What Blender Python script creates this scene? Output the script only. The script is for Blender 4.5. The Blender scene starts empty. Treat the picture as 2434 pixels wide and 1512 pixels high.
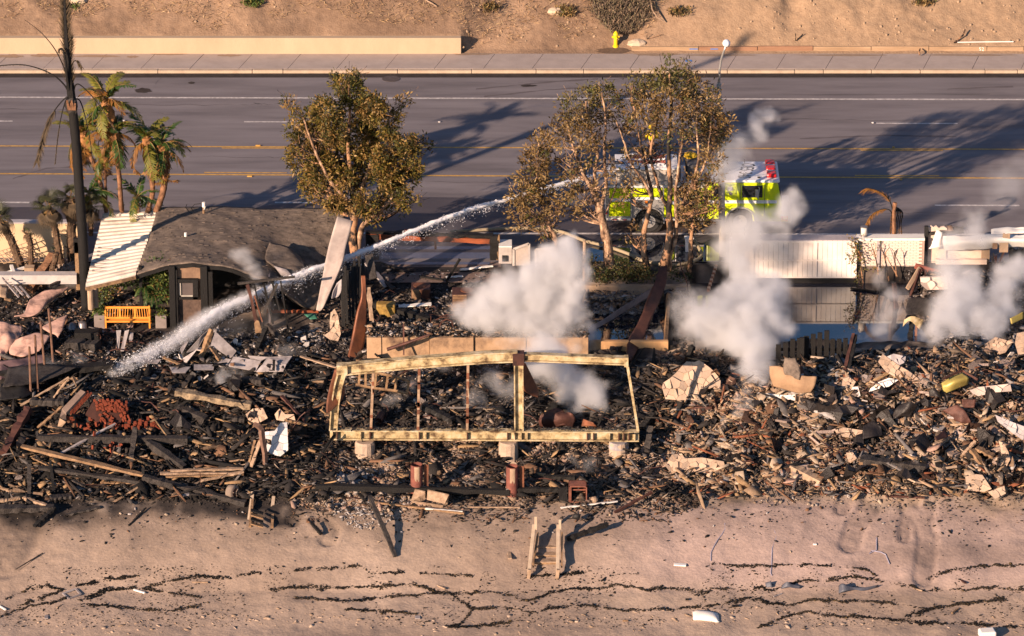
import bpy, bmesh, math, random
import numpy as np
from mathutils import Vector, Matrix
random.seed(7); RNG = np.random.default_rng(11)
SC = bpy.context.scene
COL = SC.collection
R_ = math.radians
# ---------------------------------------------------------------- camera, sky, sun
PITCH = R_(22.0); FPX = 11790.0; CAM = np.array([0.0, -200.0, 77.7])
cam_d = bpy.data.cameras.new('camera'); cam = bpy.data.objects.new('camera', cam_d); COL.objects.link(cam)
cam_d.sensor_width = 36.0; cam_d.lens = 36.0 * FPX / 2433.0; cam_d.clip_start = 1.0; cam_d.clip_end = 3000.0
cam.location = CAM; cam.rotation_euler = (math.pi / 2 - PITCH, 0, 0); SC.camera = cam
SUN_AZ = R_(48.0); SUN_EL = R_(17.5)           # light travels towards +X +Y
w = bpy.data.worlds.new('World'); SC.world = w; w.use_nodes = True
nt = w.node_tree; sky = nt.nodes.new('ShaderNodeTexSky'); sky.sky_type = 'NISHITA'; sky.sun_disc = False
sky.sun_elevation = SUN_EL; sky.sun_rotation = R_(222.0); sky.altitude = 50; sky.air_density = 1.0; sky.dust_density = 0.6; sky.ozone_density = 4.0
bg = nt.nodes['Background']; nt.links.new(sky.outputs[0], bg.inputs[0]); bg.inputs[1].default_value = 0.065
sl = bpy.data.lights.new('sun', 'SUN'); so = bpy.data.objects.new('sun', sl); COL.objects.link(so)
sl.energy = 5.0; sl.angle = R_(0.5); sl.color = (1.0, 0.73, 0.53)
so.location = (-40, -40, 30)
so.rotation_euler = Vector((math.cos(SUN_AZ) * math.cos(SUN_EL), math.sin(SUN_AZ) * math.cos(SUN_EL), -math.sin(SUN_EL))).to_track_quat('-Z', 'Y').to_euler()
SC.view_settings.view_transform = 'Standard'; SC.view_settings.look = 'None'; SC.view_settings.gamma = 1.0
SC.view_settings.exposure = 1.0
SC.cycles.max_bounces = 6; SC.cycles.transparent_max_bounces = 12; SC.cycles.volume_bounces = 3
SC.cycles.volume_step_rate = 2.0
SC.cycles.use_denoising = True
# ---------------------------------------------------------------- pixels of the photograph (2433 wide) to the place
FW = np.array([0, math.cos(PITCH), -math.sin(PITCH)]); UPV = np.array([0, math.sin(PITCH), math.cos(PITCH)])
def ray(px, py):
    return FW * FPX + np.array([1.0, 0, 0]) * (px - 1216.5) - UPV * (py - 756.0)
def P(px, py, z=0.0):
    d = ray(px, py); return Vector(CAM + d * ((z - CAM[2]) / d[2]))
def V(px, py, Y):
    d = ray(px, py); return Vector(CAM + d * ((Y - CAM[1]) / d[1]))
HK = np.array([(-400, -9), (-70, -7.2), (-40, -5.05), (-33, -4.8), (-28, -4.5), (-25.6, -4.2), (-23.2, -3.45), (-21, -2.85), (-18.5, -2.5), (-16.2, -2.25), (-14, -1.6), (-9, -0.65), (-4, -0.3), (-2.2, -0.06), (-1.5, -0.02), (400, -0.02)])
def vnoise(x, y, s, seed=0):
    x = np.asarray(x, float) / s; y = np.asarray(y, float) / s
    xi = np.floor(x).astype(np.int64); yi = np.floor(y).astype(np.int64); fx = x - xi; fy = y - yi
    fx = fx * fx * (3 - 2 * fx); fy = fy * fy * (3 - 2 * fy)
    def hh(a, b):
        n = (a * 374761393 + b * 668265263 + seed * 974634777) & 0xffffffff
        n = ((n ^ (n >> 13)) * 1274126177) & 0xffffffff
        return ((n ^ (n >> 16)) & 0xffff) / 65535.0
    return (hh(xi, yi) * (1 - fx) + hh(xi + 1, yi) * fx) * (1 - fy) + (hh(xi, yi + 1) * (1 - fx) + hh(xi + 1, yi + 1) * fx) * fy
def fbm(x, y, s, o=4, seed=0):
    t = 0; a = 1; n = 0
    for k in range(o):
        t = t + a * vnoise(x, y, s / 2 ** k, seed + k); n += a; a *= 0.5
    return t / n
def sm(a, b, x):
    t = np.clip((np.asarray(x, float) - a) / (b - a), 0, 1); return t * t * (3 - 2 * t)
MOUNDS = [(-19.5, -15.5, 4.5, 3.2, .75), (-12.5, -13.5, 3.5, 3.5, .6), (17, -13.3, 6, 3.6, 1.15), (20.5, -15.5, 4, 3.5, .8), (12, -14.5, 3.5, 3, .6), (8, -12, 2, 2.4, .5),
          (4.6, -17.3, 1.2, .8, -.4), (-6.4, -17.3, .8, .7, -.2), (-10, -10.3, 2.8, 1.4, .5), (0, -13.2, 5, 1.5, .25), (17, -19.0, 3, 1.5, .35), (12, -18.5, 3, 1.6, .3)]
def edge_y(x):                                  # where the wreckage stops and clean sand begins
    return -21.2 + 1.3 * (vnoise(x, 0 * np.asarray(x), 5, 5) - .5) + .7 * (vnoise(x, 0 * np.asarray(x), 1.3, 6) - .5) + .8 * sm(8, 16, x)
POOLS = [(1335, 1592, 715, 820, -.85), (1655, 2180, 668, 815, -.62)]
FLOW = [([(2075, 1205), (2065, 1240), (2035, 1290), (2020, 1340)], .45), ([(2160, 1200), (2158, 1240), (2190, 1280), (2205, 1330), (2195, 1388)], .42), ([(2165, 1240), (2150, 1290), (2150, 1330)], .25), ([(2212, 1215), (2205, 1260), (2195, 1290)], .25), ([(2010, 1200), (1998, 1240)], .3), ([(30, 1215), (40, 1270), (30, 1330), (0, 1360)], 1.1), ([(70, 1230), (68, 1290), (55, 1320)], .4),
        ([(705, 1240), (700, 1275)], .3), ([(760, 1270), (790, 1310), (780, 1330)], .35)]
def flows(x, y):
    if not hasattr(flows, 'w'): flows.w = [([(-1.0 * 0 + P(a, b, -3.6 - .5 * sm(1240, 1330, b)).x, P(a, b, -3.2 - 1.0 * float(sm(1210, 1340, b))).y) for a, b in L], w_) for L, w_ in FLOW]
    m = np.zeros(np.shape(x))
    for L, w_ in flows.w:
        for (x0, y0), (x1, y1) in zip(L[:-1], L[1:]):
            t = np.clip(((x - x0) * (x1 - x0) + (y - y0) * (y1 - y0)) / ((x1 - x0) ** 2 + (y1 - y0) ** 2), 0, 1); d = np.hypot(x - x0 - t * (x1 - x0), y - y0 - t * (y1 - y0)); m = np.maximum(m, np.clip(1.3 - d / w_, 0, 1))
    return m
def ground(x, y):
    x = np.asarray(x, float); y = np.asarray(y, float)
    z = np.interp(y, HK[:, 0], HK[:, 1])
    deb = sm(-8.0, -10.0, y) * sm(0, .8, y - edge_y(x))
    for (mx, my, rx, ry, h) in MOUNDS:
        z = z + h * np.exp(-((x - mx) / rx) ** 2 - ((y - my) / ry) ** 2)
    z = z + deb * (.8 * (fbm(x, y, 2.4, 3, 3) - .5) + .42 * (fbm(x, y, .7, 2, 9) - .5))
    z = z + (1 - deb) * sm(-20, -21, y) * (.25 * (fbm(x, y, 4, 2, 21) - .5) + .03 * (fbm(x, y, .5, 2, 22) - .5)) * sm(-60, -50, y)
    if np.size(x) > 1: fl = flows(x, y); z = z - .10 * sm(.15, .5, fl) + .06 * sm(.5, .9, fl) * vnoise(x, y, .15, 88) + (1 - deb) * sm(-20, -21, y) * sm(-33, -31, y) * (.05 * (fbm(x, y, .3, 2, 89) - .5) + .10 * (vnoise(x, y * .5, 1.1, 90) - .5))
    for (a, b, c, d, pz) in POOLS:
        p0 = P(a, d, pz); p1 = P(b, c, pz)
        m = sm(-.25, .05, x - p0.x) * sm(-.25, .05, p1.x - x) * sm(-.3, .05, y - p0.y) * sm(-.3, .05, p1.y - y)
        z = z * (1 - m) + m * (pz - .35)
    return z
def gz(x, y): return float(ground(x, y))
def G(px, py, h=0.0):
    z = -1.0; p = P(px, py, z)
    for k in range(14):
        z = z * .4 + .6 * (gz(p.x, p.y) + h); p = P(px, py, z)
    return p
def projv(px, py, hfun, h=0.0, n=16, al=.5, z0=0.0):
    px = np.asarray(px, float); py = np.asarray(py, float)
    d = FW[None] * FPX + np.stack([px - 1216.5, 0 * px, 0 * px], 1) - UPV[None] * (py - 756.0)[:, None]
    z = np.full(len(px), z0)
    for k in range(n):
        p = CAM + d * ((z - CAM[2]) / d[:, 2])[:, None]; z = z * (1 - al) + al * (hfun(p[:, 0], p[:, 1]) + h)
    return CAM + d * ((z - CAM[2]) / d[:, 2])[:, None]
def Gv(px, py, h=0.0): return projv(px, py, ground, h, 14, .6, -1.5)
CR = dict(A=(0, 855.5, .2306), B=(380.2, 855.5, .2306), C=(1520.9, 792.1, .2306), D=(1964.5, 792.1, .2306), E=(760.4, 811.1, .3228), F=(316.9, 570.3, .2213),
          G=(855.5, 494.3, .197), H=(0, 494.3, .1676), I=(2027.8, 507, .1887), J=(1413.2, 354.9, .2096), K=(0, 0, .3353), L=(602, 0, .3353), M=(1204, 0, .3353), N=(1799.7, 0, .3353),
          O=(0, 475.3, .3353), P=(602, 475.3, .3353), Q=(1204, 475.3, .3353), R=(1799.7, 475.3, .3353), S=(0, 950.5, .3712), T=(602, 950.5, .3712), U=(1204, 950.5, .3712), W=(1799.7, 950.5, .3712),
          X=(0, 697.1, .2920), Y=(38, 158.4, .4380), v=(0, 0, 1.0))
def c(k, x, y):
    a, b, s = CR[k]; return (a + s * x, b + s * y)
def g(k, x, y, h=0.0): return G(*c(k, x, y), h)
def v(k, x, y, Y): return V(*c(k, x, y), Y)
# ---------------------------------------------------------------- mesh and material helpers
class MB:
    def __init__(s): s.v = []; s.f = []; s.m = []; s.mi = 0
    def add(s, vs, fs):
        o = len(s.v); s.v += [tuple(q) for q in vs]; s.f += [tuple(o + i for i in f) for f in fs]; s.m += [s.mi] * len(fs); return s
    def box(s, c0, size, rot=None):
        hx, hy, hz = size[0] / 2, size[1] / 2, size[2] / 2
        vs = [Vector((x, y, z)) for z in (-hz, hz) for y in (-hy, hy) for x in (-hx, hx)]
        if rot is not None: vs = [rot @ q for q in vs]
        return s.add([q + Vector(c0) for q in vs], [(0, 2, 3, 1), (4, 5, 7, 6), (0, 1, 5, 4), (2, 6, 7, 3), (0, 4, 6, 2), (1, 3, 7, 5)])
    def lim(s, a, b):
        return s.box([(a[i] + b[i]) / 2 for i in range(3)], [abs(b[i] - a[i]) for i in range(3)])
    def bar(s, p0, p1, w_, h_, up=(0, 0, 1), seg=1, bend=0, rough=0):
        p0 = Vector(p0); p1 = Vector(p1); d = (p1 - p0); L = d.length or 1e-3; d.normalize()
        u = Vector(up); sd = d.cross(u)
        if sd.length < .05: sd = d.cross(Vector((1, 0, .1)))
        sd.normalize(); u = sd.cross(d).normalized(); vs = []
        for k in range(seg + 1):
            t = k / seg; ce = p0.lerp(p1, t) + u * (bend * math.sin(math.pi * t))
            j = 1 + (random.uniform(-rough, rough) if rough else 0)
            for a, b in ((-1, -1), (1, -1), (1, 1), (-1, 1)):
                jj = j + (random.uniform(-rough, rough) if rough else 0)
                vs.append(ce + sd * (a * w_ / 2 * jj) + u * (b * h_ / 2 * jj))
        fs = [(3, 2, 1, 0), tuple(4 * seg + i for i in range(4))]
        for k in range(seg):
            for i in range(4): fs.append((4 * k + i, 4 * k + (i + 1) % 4, 4 * k + 4 + (i + 1) % 4, 4 * k + 4 + i))
        return s.add(vs, fs)
    def tube(s, pts, rs, n=8, cap=True, wob=0):
        pts = [Vector(p) for p in pts]
        if not hasattr(rs, '__len__'): rs = [rs] * len(pts)
        vs = []; ref = None
        for k, p in enumerate(pts):
            d = (pts[min(k + 1, len(pts) - 1)] - pts[max(k - 1, 0)]).normalized()
            if ref is None: ref = d.cross(Vector((0, 1, .3)) if abs(d.z) > .8 else Vector((0, 0, 1)))
            a = (ref - d * ref.dot(d)).normalized(); ref = a; b = d.cross(a)
            for i in range(n):
                t = 2 * math.pi * i / n; r = rs[k] * (1 + (random.uniform(-wob, wob) if wob else 0))
                vs.append(p + a * (r * math.cos(t)) + b * (r * math.sin(t)))
        fs = []
        for k in range(len(pts) - 1):
            for i in range(n): fs.append((n * k + i, n * k + (i + 1) % n, n * k + n + (i + 1) % n, n * k + n + i))
        if cap: fs += [tuple(reversed(range(n))), tuple(range(n * (len(pts) - 1), n * len(pts)))]
        return s.add(vs, fs)
    def prism(s, outline, d):
        n = len(outline); d = Vector(d); a = [Vector(q) for q in outline]
        return s.add(a + [q + d for q in a], [tuple(range(n)), tuple(reversed(range(n, 2 * n)))] + [(i, n + i, n + (i + 1) % n, (i + 1) % n) for i in range(n)])
    def ell(s, c0, r, n=10, m_=6, jit=0):
        vs = [Vector((0, 0, -1))]; c0 = Vector(c0)
        for k in range(1, m_):
            ph = math.pi * k / m_ - math.pi / 2
            for i in range(n):
                t = 2 * math.pi * i / n; vs.append(Vector((math.cos(ph) * math.cos(t), math.cos(ph) * math.sin(t), math.sin(ph))))
        vs.append(Vector((0, 0, 1)))
        r = r if hasattr(r, '__len__') else (r, r, r)
        vs = [Vector((q.x * r[0], q.y * r[1], q.z * r[2])) * (1 + random.uniform(-jit, jit)) + c0 for q in vs]
        fs = [(0, 1 + (i + 1) % n, 1 + i) for i in range(n)]
        for k in range(m_ - 2):
            for i in range(n): fs.append((1 + n * k + i, 1 + n * k + (i + 1) % n, 1 + n * k + n + (i + 1) % n, 1 + n * k + n + i))
        L = 1 + n * (m_ - 2); fs += [(L + i, L + (i + 1) % n, len(vs) - 1) for i in range(n)]
        return s.add(vs, fs)
    def build(s, name, mats, parent=None, smooth=False, bevel=0, kind=None):
        me = bpy.data.meshes.new(name); me.from_pydata(s.v, [], s.f)
        mats = mats if isinstance(mats, (list, tuple)) else [mats]
        for m_ in mats: me.materials.append(m_)
        if len(mats) > 1: me.polygons.foreach_set('material_index', s.m)
        if smooth: me.polygons.foreach_set('use_smooth', [True] * len(me.polygons))
        me.update()
        o = bpy.data.objects.new(name, me); COL.objects.link(o)
        if parent is not None:
            o.parent = parent; o.matrix_parent_inverse = parent.matrix_basis.inverted()
        if bevel:
            b = o.modifiers.new('bevel', 'BEVEL'); b.width = bevel; b.segments = 2; b.limit_method = 'ANGLE'
        if kind: o['kind'] = kind
        return o
def npmesh(name, co, quads, mats, col=None, parent=None, kind=None, smooth=False, tris=False):
    k = 3 if tris else 4
    me = bpy.data.meshes.new(name); nv = len(co); nf = len(quads)
    me.vertices.add(nv); me.vertices.foreach_set('co', np.ascontiguousarray(co, np.float32).ravel())
    me.loops.add(nf * k); me.loops.foreach_set('vertex_index', np.ascontiguousarray(quads, np.int32).ravel())
    me.polygons.add(nf); me.polygons.foreach_set('loop_start', np.arange(nf, dtype=np.int32) * k)
    try: me.polygons.foreach_set('loop_total', np.full(nf, k, np.int32))
    except Exception: pass
    if smooth: me.polygons.foreach_set('use_smooth', np.ones(nf, bool))
    for m_ in (mats if isinstance(mats, (list, tuple)) else [mats]): me.materials.append(m_)
    if col is not None:
        a = me.color_attributes.new('Col', 'FLOAT_COLOR', 'POINT')
        cc = np.ones((nv, 4), np.float32); cc[:, :3] = col; a.data.foreach_set('color', cc.ravel())
    me.update(); me.validate()
    o = bpy.data.objects.new(name, me); COL.objects.link(o)
    if parent is not None:
        o.parent = parent; o.matrix_parent_inverse = parent.matrix_basis.inverted()
    if kind: o['kind'] = kind
    return o
def tag(o, label, cat=None, group=None):
    o['label'] = label
    if cat: o['category'] = cat
    if group: o['group'] = group
    return o
def thing(name, label, cat, loc, group=None):
    o = bpy.data.objects.new(name, None); COL.objects.link(o); o.location = loc; o.empty_display_size = .2
    return tag(o, label, cat, group)
def struct(o): o['kind'] = 'structure'; return o
def copy_tree(o, parent=None):
    q = o.copy(); COL.objects.link(q)
    if parent is not None: q.parent = parent; q.matrix_parent_inverse = o.matrix_parent_inverse.copy()
    for ch in o.children: copy_tree(ch, q)
    return q
MATS = {}
def mat(name, c1, c2=None, scale=3.0, rough=.85, bump=.3, bscale=None, c3=None, stretch=(1, 1, 1), metal=0, spec=.3, contrast=.25, world=True, trans=0, vcol=False, rough2=None, rnd=False):
    if name in MATS: return MATS[name]
    m = bpy.data.materials.new(name); m.use_nodes = True; n = m.node_tree.nodes; L = m.node_tree.links
    b = n['Principled BSDF']; b.inputs['Roughness'].default_value = rough; b.inputs['Metallic'].default_value = metal
    b.inputs['Specular IOR Level'].default_value = spec
    if world: tc = n.new('ShaderNodeNewGeometry').outputs['Position']
    else: tc = n.new('ShaderNodeTexCoord').outputs['Object']
    mp = n.new('ShaderNodeMapping'); mp.inputs['Scale'].default_value = stretch; L.new(tc, mp.inputs[0])
    nz = n.new('ShaderNodeTexNoise'); nz.inputs['Scale'].default_value = scale; nz.inputs['Detail'].default_value = 8; nz.inputs['Roughness'].default_value = .65; L.new(mp.outputs[0], nz.inputs[0])
    cr = n.new('ShaderNodeValToRGB'); e = cr.color_ramp; L.new(nz.outputs['Fac'], cr.inputs[0])
    c2 = c2 or tuple(q * .7 for q in c1)
    e.elements[0].position = .5 - contrast; e.elements[0].color = (*c2, 1); e.elements[1].position = .5 + contrast; e.elements[1].color = (*c1, 1)
    if c3: q = e.elements.new(.5); q.color = (*c3, 1)
    out = cr.outputs[0]
    if vcol:
        at = n.new('ShaderNodeVertexColor'); at.layer_name = 'Col'
        mx = n.new('ShaderNodeMix'); mx.data_type = 'RGBA'; mx.blend_type = 'MULTIPLY'; mx.inputs[0].default_value = 1
        L.new(at.outputs[0], mx.inputs[6]); L.new(out, mx.inputs[7]); out = mx.outputs[2]
    if rnd:
        oi = n.new('ShaderNodeObjectInfo'); mr_ = n.new('ShaderNodeMapRange'); mr_.inputs[3].default_value = .5; mr_.inputs[4].default_value = 1.1; L.new(oi.outputs['Random'], mr_.inputs[0])
        mx = n.new('ShaderNodeMix'); mx.data_type = 'RGBA'; mx.blend_type = 'MULTIPLY'; mx.inputs[0].default_value = 1; L.new(out, mx.inputs[6]); L.new(mr_.outputs[0], mx.inputs[7]); out = mx.outputs[2]
    L.new(out, b.inputs['Base Color'])
    if rough2 is not None:
        mr = n.new('ShaderNodeMapRange'); mr.inputs[1].default_value = .35; mr.inputs[2].default_value = .65; mr.inputs[3].default_value = rough; mr.inputs[4].default_value = rough2
        L.new(nz.outputs['Fac'], mr.inputs[0]); L.new(mr.outputs[0], b.inputs['Roughness'])
    if bump:
        bn = n.new('ShaderNodeTexNoise'); bn.inputs['Scale'].default_value = bscale or scale * 4; bn.inputs['Detail'].default_value = 6; L.new(mp.outputs[0], bn.inputs[0])
        bp = n.new('ShaderNodeBump'); bp.inputs['Strength'].default_value = bump; bp.inputs['Distance'].default_value = .04; L.new(bn.outputs['Fac'], bp.inputs['Height']); L.new(bp.outputs[0], b.inputs['Normal'])
    if trans:
        tr = n.new('ShaderNodeBsdfTranslucent'); L.new(out, tr.inputs[0]); ms = n.new('ShaderNodeMixShader'); ms.inputs[0].default_value = trans
        L.new(b.outputs[0], ms.inputs[1]); L.new(tr.outputs[0], ms.inputs[2]); L.new(ms.outputs[0], n['Material Output'].inputs[0])
    MATS[name] = m; return m
m_char = mat('charred_wood', (.014, .0125, .012), (.004, .0035, .0035), 9, .65, .9, 30, stretch=(1, 1, 1), rough2=.8)
m_charg = mat('charred_wood_ashy', (.065, .055, .050), (.008, .007, .007), 7, .7, .9, 25)
m_wood = mat('scorched_wood', (.38, .24, .13), (.09, .05, .03), 4, .8, .5, 20)
m_woodl = mat('pale_split_wood', (.46, .33, .23), (.16, .10, .06), 5, .8, .4, 20)
m_rust = mat('rusted_steel', (.30, .11, .055), (.07, .03, .022), 2.2, .7, .3, 18, c3=(.17, .07, .04), metal=.2)
m_rustd = mat('dark_rusted_steel', (.13, .055, .04), (.03, .018, .018), 2, .6, .3, 14, metal=.3)
m_yel = mat('scorched_yellow_paint', (.52, .44, .31), (.09, .055, .03), 2.3, .6, .5, 12, c3=(.40, .31, .17), contrast=.15)
m_stucco = mat('cream_stucco', (.48, .36, .27), (.27, .19, .14), 1.6, .95, .4, 20)
m_pink = mat('pink_stucco', (.50, .31, .25), (.10, .06, .05), 1.7, .9, .5, 7, c3=(.42, .26, .21), contrast=.2)
m_greypan = mat('ash_grey_board', (.42, .38, .38), (.14, .12, .12), 1.8, .85, .3, 9, contrast=.2)
m_white = mat('white_paint', (.80, .77, .72), (.66, .62, .57), 1.5, .55, .1, 8)
m_conc = mat('tan_concrete', (.47, .34, .235), (.22, .15, .10), 1.5, .9, .3, 12)
m_concp = mat('pier_concrete', (.48, .37, .29), (.30, .22, .16), 2.5, .95, .5, 10)
m_dark = mat('soot_black', (.02, .018, .018), (.008, .008, .008), 4, .6, .4, 15)
m_metal = mat('bare_metal', (.35, .33, .33), (.12, .10, .10), 3, .4, .2, 10, metal=.6)
m_vc = mat('rubble_mixed', (1, 1, 1), (.5, .48, .46), 5, .9, .4, 22, vcol=True)
m_leaf = mat('leaf_mixed', (1, 1, 1), (.6, .6, .6), 6, .6, 0, vcol=True, trans=.25)
m_dull = mat('dull_white_paint', (.52, .47, .43), (.28, .24, .22), 2, .7, .1, 8)
# ---------------------------------------------------------------- ground from the houses down to the sea
def axis(lo, hi, st, far, n):
    a = np.arange(lo, hi + 1e-6, st); e = np.geomspace(st * 2, far, n)
    return np.concatenate([lo - e[::-1], a, hi + e])
gx = axis(-26, 26, .11, 500, 22)
gy = np.concatenate([-40 - np.geomspace(.3, 300, 20)[::-1], np.arange(-40, -31, .16), np.arange(-31, -1.2, .1)])
X, Y = np.meshgrid(gx, gy); Z = ground(X, Y)
nx, ny = len(gx), len(gy)
co = np.stack([X.ravel(), Y.ravel(), Z.ravel()], 1)
ii = np.arange(nx * (ny - 1)).reshape(ny - 1, nx)[:, :-1].ravel()
quads = np.stack([ii, ii + 1, ii + nx + 1, ii + nx], 1)
x_, y_ = co[:, 0], co[:, 1]
deb = sm(-.5, .6, y_ - edge_y(x_) + .9 * (fbm(x_, y_, .7, 3, 31) - .5))
n1 = fbm(x_, y_, 3.2, 4, 41)[:, None]; n2 = fbm(x_, y_, .6, 3, 43)[:, None]; n3 = fbm(x_, y_, .35, 2, 44)[:, None]
warm = sm(-10, -5, x_)[:, None]                      # left lots are charred, the others paler ash
char_c = np.array([.030, .024, .022]); ash = np.array([.30, .235, .19]); tanr = np.array([.36, .25, .17])
low = np.maximum(sm(-15.2, -17.5, y_), sm(7, 10, x_) * sm(-9.5, -11, y_))[:, None]
base = char_c + (ash - char_c) * np.clip((n1 * 1.1 + n2 * .9 - .95 + .55 * warm * low - .12) * 2.0, 0, 1)
base = base + (tanr - base) * (warm * low * np.clip(n3 * 1.6 - .35, 0, 1) * .75)
s1 = np.array([.44, .33, .255]); s2 = np.array([.29, .212, .162]); s3 = np.array([.44, .325, .28])
sand = s2 + (s1 - s2) * np.clip(fbm(x_, y_, 5, 4, 51)[:, None] * 1.8 - .4, 0, 1)
pk = (sm(1, 8, x_) * sm(-26.3, -24.5, y_))[:, None]; sand = sand + (s3 - sand) * pk
wet = (np.exp(-((x_ - 17.5) / 4.2) ** 2 - ((y_ + 23.6) / .9) ** 2) * (.5 + fbm(x_, y_, 1.2, 3, 61)))[:, None]
sand = sand * (1 - .38 * np.clip(wet, 0, 1))
sand = sand * (1 - .20 * sm(.1, .6, flows(x_ + .5 * (fbm(x_, y_, .6, 3, 95) - .5), y_) * (.3 + 1.3 * fbm(x_, y_, .25, 2, 93))))[:, None] * (.86 + .28 * fbm(x_, y_, .9, 3, 94))[:, None]
soot = np.clip(sm(-23.8, -21.5, y_ + .8 * (fbm(x_, y_, 1, 3, 65) - .5)) * fbm(x_, y_, .8, 3, 66), 0, 1)[:, None]
sand = sand * (1 - .45 * soot)
col = sand * (1 - deb[:, None]) + base * deb[:, None]
m_ground = mat('sand_and_ash', (1.05, 1.05, 1.05), (.72, .72, .72), 6, .95, .55, 9, vcol=True)
beach = struct(npmesh('beach', co, quads, m_ground, col, smooth=True)); beach['label'] = 'sand beach and ash covered building plots'
m_sea = mat('sea_water', (.03, .06, .08), (.02, .04, .05), .3, .1, .5, 1.5)
struct(MB().add([(-500, -345, -7.9), (500, -345, -7.9), (500, -85, -7.9), (-500, -85, -7.9)], [(0, 1, 2, 3)]).build('sea', m_sea))
# ---------------------------------------------------------------- road, markings, kerb, pavement
m_asph = mat('asphalt', (.205, .185, .195), (.125, .112, .120), .55, .85, .25, 60, c3=(.172, .154, .163), stretch=(.22, 1.5, 1), contrast=.15)
m_gut = mat('gutter_grime', (.05, .04, .035), (.015, .012, .012), 2, .7, .5, 12)
m_wline = mat('white_road_paint', (.62, .58, .56), (.33, .30, .29), 5, .7, .05, contrast=.12)
m_yline = mat('yellow_road_paint', (.62, .36, .08), (.36, .20, .06), 5, .7, .05, contrast=.12)
m_side = mat('pavement_concrete', (.43, .355, .315), (.33, .27, .24), 1.3, .9, .2, 30)
m_kerb = mat('kerb_concrete', (.50, .39, .29), (.34, .26, .19), 2, .9, .3, 20)
YC = P(1216, 176).y                                # kerb face
def quad(p, z): return [(q[0], q[1], z) for q in p]
struct(MB().add([(-500, -1.25, .004), (500, -1.25, .004), (500, YC + .05, .004), (-500, YC + .05, .004)], [(0, 1, 2, 3)]).build('road', m_asph))
def mark(name, m_, xa, ya, xb, yb, wpx, label, z=.012, ext=0):
    a, b = P(xa, ya), P(xb, yb); h = wpx / 2 / 18.0; sl_ = (b.y - a.y) / (b.x - a.x)
    x0, x1 = a.x - ext, b.x + ext; y0 = a.y - sl_ * ext; y1 = b.y + sl_ * ext
    o = struct(MB().add([(x0, y0 - h, z), (x1, y1 - h, z), (x1, y1 + h, z), (x0, y0 + h, z)], [(0, 1, 2, 3)]).build(name, m_)); o['label'] = label; return o
mark('road_line', m_wline, 0, 232, 2433, 237.5, 3.2, 'solid white line along the far bike lane', ext=80)
for i, (a, b, ya, yb) in enumerate([(-180, 30, 288.5, 288.6), (580, 772, 290.2, 290.8), (1325, 1516, 292.4, 293), (2082, 2275, 293.8, 294.3), (2835, 3030, 295, 295.4)]):
    mark('lane_dash', m_wline, a, ya, b, yb, 2.6, 'white dash between the two far lanes')
for i, (a, b, ya, yb) in enumerate([(-130, 70, 481, 482), (653, 850, 481.8, 483), (1436, 1634, 486, 487), (2221, 2422, 488.6, 489.2)]):
    mark('lane_dash', m_wline, a, ya, b, yb, 3.0, 'white dash between the two near lanes')
mark('road_line', m_wline, 0, 553, 2433, 558, 3.4, 'solid white line along the near shoulder', ext=80)
mark('road_line', m_yline, 0, 347.6, 2433, 355.7, 2.6, 'solid yellow line on the far side of the centre lane', ext=80)
mark('road_line', m_yline, 0, 413.5, 2433, 424.3, 2.8, 'solid yellow line on the near side of the centre lane', ext=80)
for a, b, ya, yb in [(527, 720, 352.6, 353), (2045, 2240, 357.8, 358.6)]: mark('lane_dash', m_yline, a, ya, b, yb, 2.2, 'yellow dash beside the far centre line')
for a, b, ya, yb in [(485, 682, 410.6, 411.6), (2031, 2232, 417.8, 418.4)]: mark('lane_dash', m_yline, a, ya, b, yb, 2.2, 'yellow dash beside the near centre line')
for i in range(5): tag(MB().ell(P(*[(295, 287), (1044, 290), (2074, 292), (2123, 350), (2141, 427)][i], .03), (.07, .06, .035), 8, 4).build('road_stud', [m_wline, m_wline, m_wline, m_yline, m_yline][i]), ['white raised road stud beside the bird of paradise trees', 'white raised road stud right of the round bushy tree', 'white raised road stud above the fire engine cab', 'yellow raised road stud by the far centre line in tree shade', 'yellow raised road stud by the near centre line'][i], 'road stud')
for i, (q, l_) in enumerate([((613, 346), 'dark yellow road stud on the centre lane edge beyond the tree'), ((593, 419), 'dark yellow road stud on the near centre line beyond the roof')]):
    tag(MB().box(P(*q, .03), (.22, .1, .04)).build('road_stud', m_yline), l_, 'road stud')
q = P(929, 188, .01); mh = MB().tube([q, q + Vector((0, 0, .012))], .43, 20); o = tag(mh.build('manhole_cover', mat('iron', (.10, .08, .08), (.06, .05, .05), 12)), 'round iron manhole cover in the far lane near the kerb', 'manhole cover')
o = MB(); o.add([(-500, YC - .55, .010), (500, YC - .55, .010), (500, YC + .05, .010), (-500, YC + .05, .010)], [(0, 1, 2, 3)]); g_ = struct(o.build('gutter', m_gut)); g_['label'] = 'dark dirty gutter along the far kerb'
for nm, q, rx, ry in [('oil_stain', (340, 215), .42, .17), ('oil_stain', (455, 197), .16, .08), ('oil_stain', (1255, 204), .4, .08)]:
    p = P(*q, .013); n_ = 22; struct(MB().add([(p.x + rx * math.cos(6.283 * i / n_) * random.uniform(.8, 1.15), p.y + ry * math.sin(6.283 * i / n_) * random.uniform(.8, 1.15) * 2, .013) for i in range(n_)], [tuple(range(n_))]).build(nm, m_gut))
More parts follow.
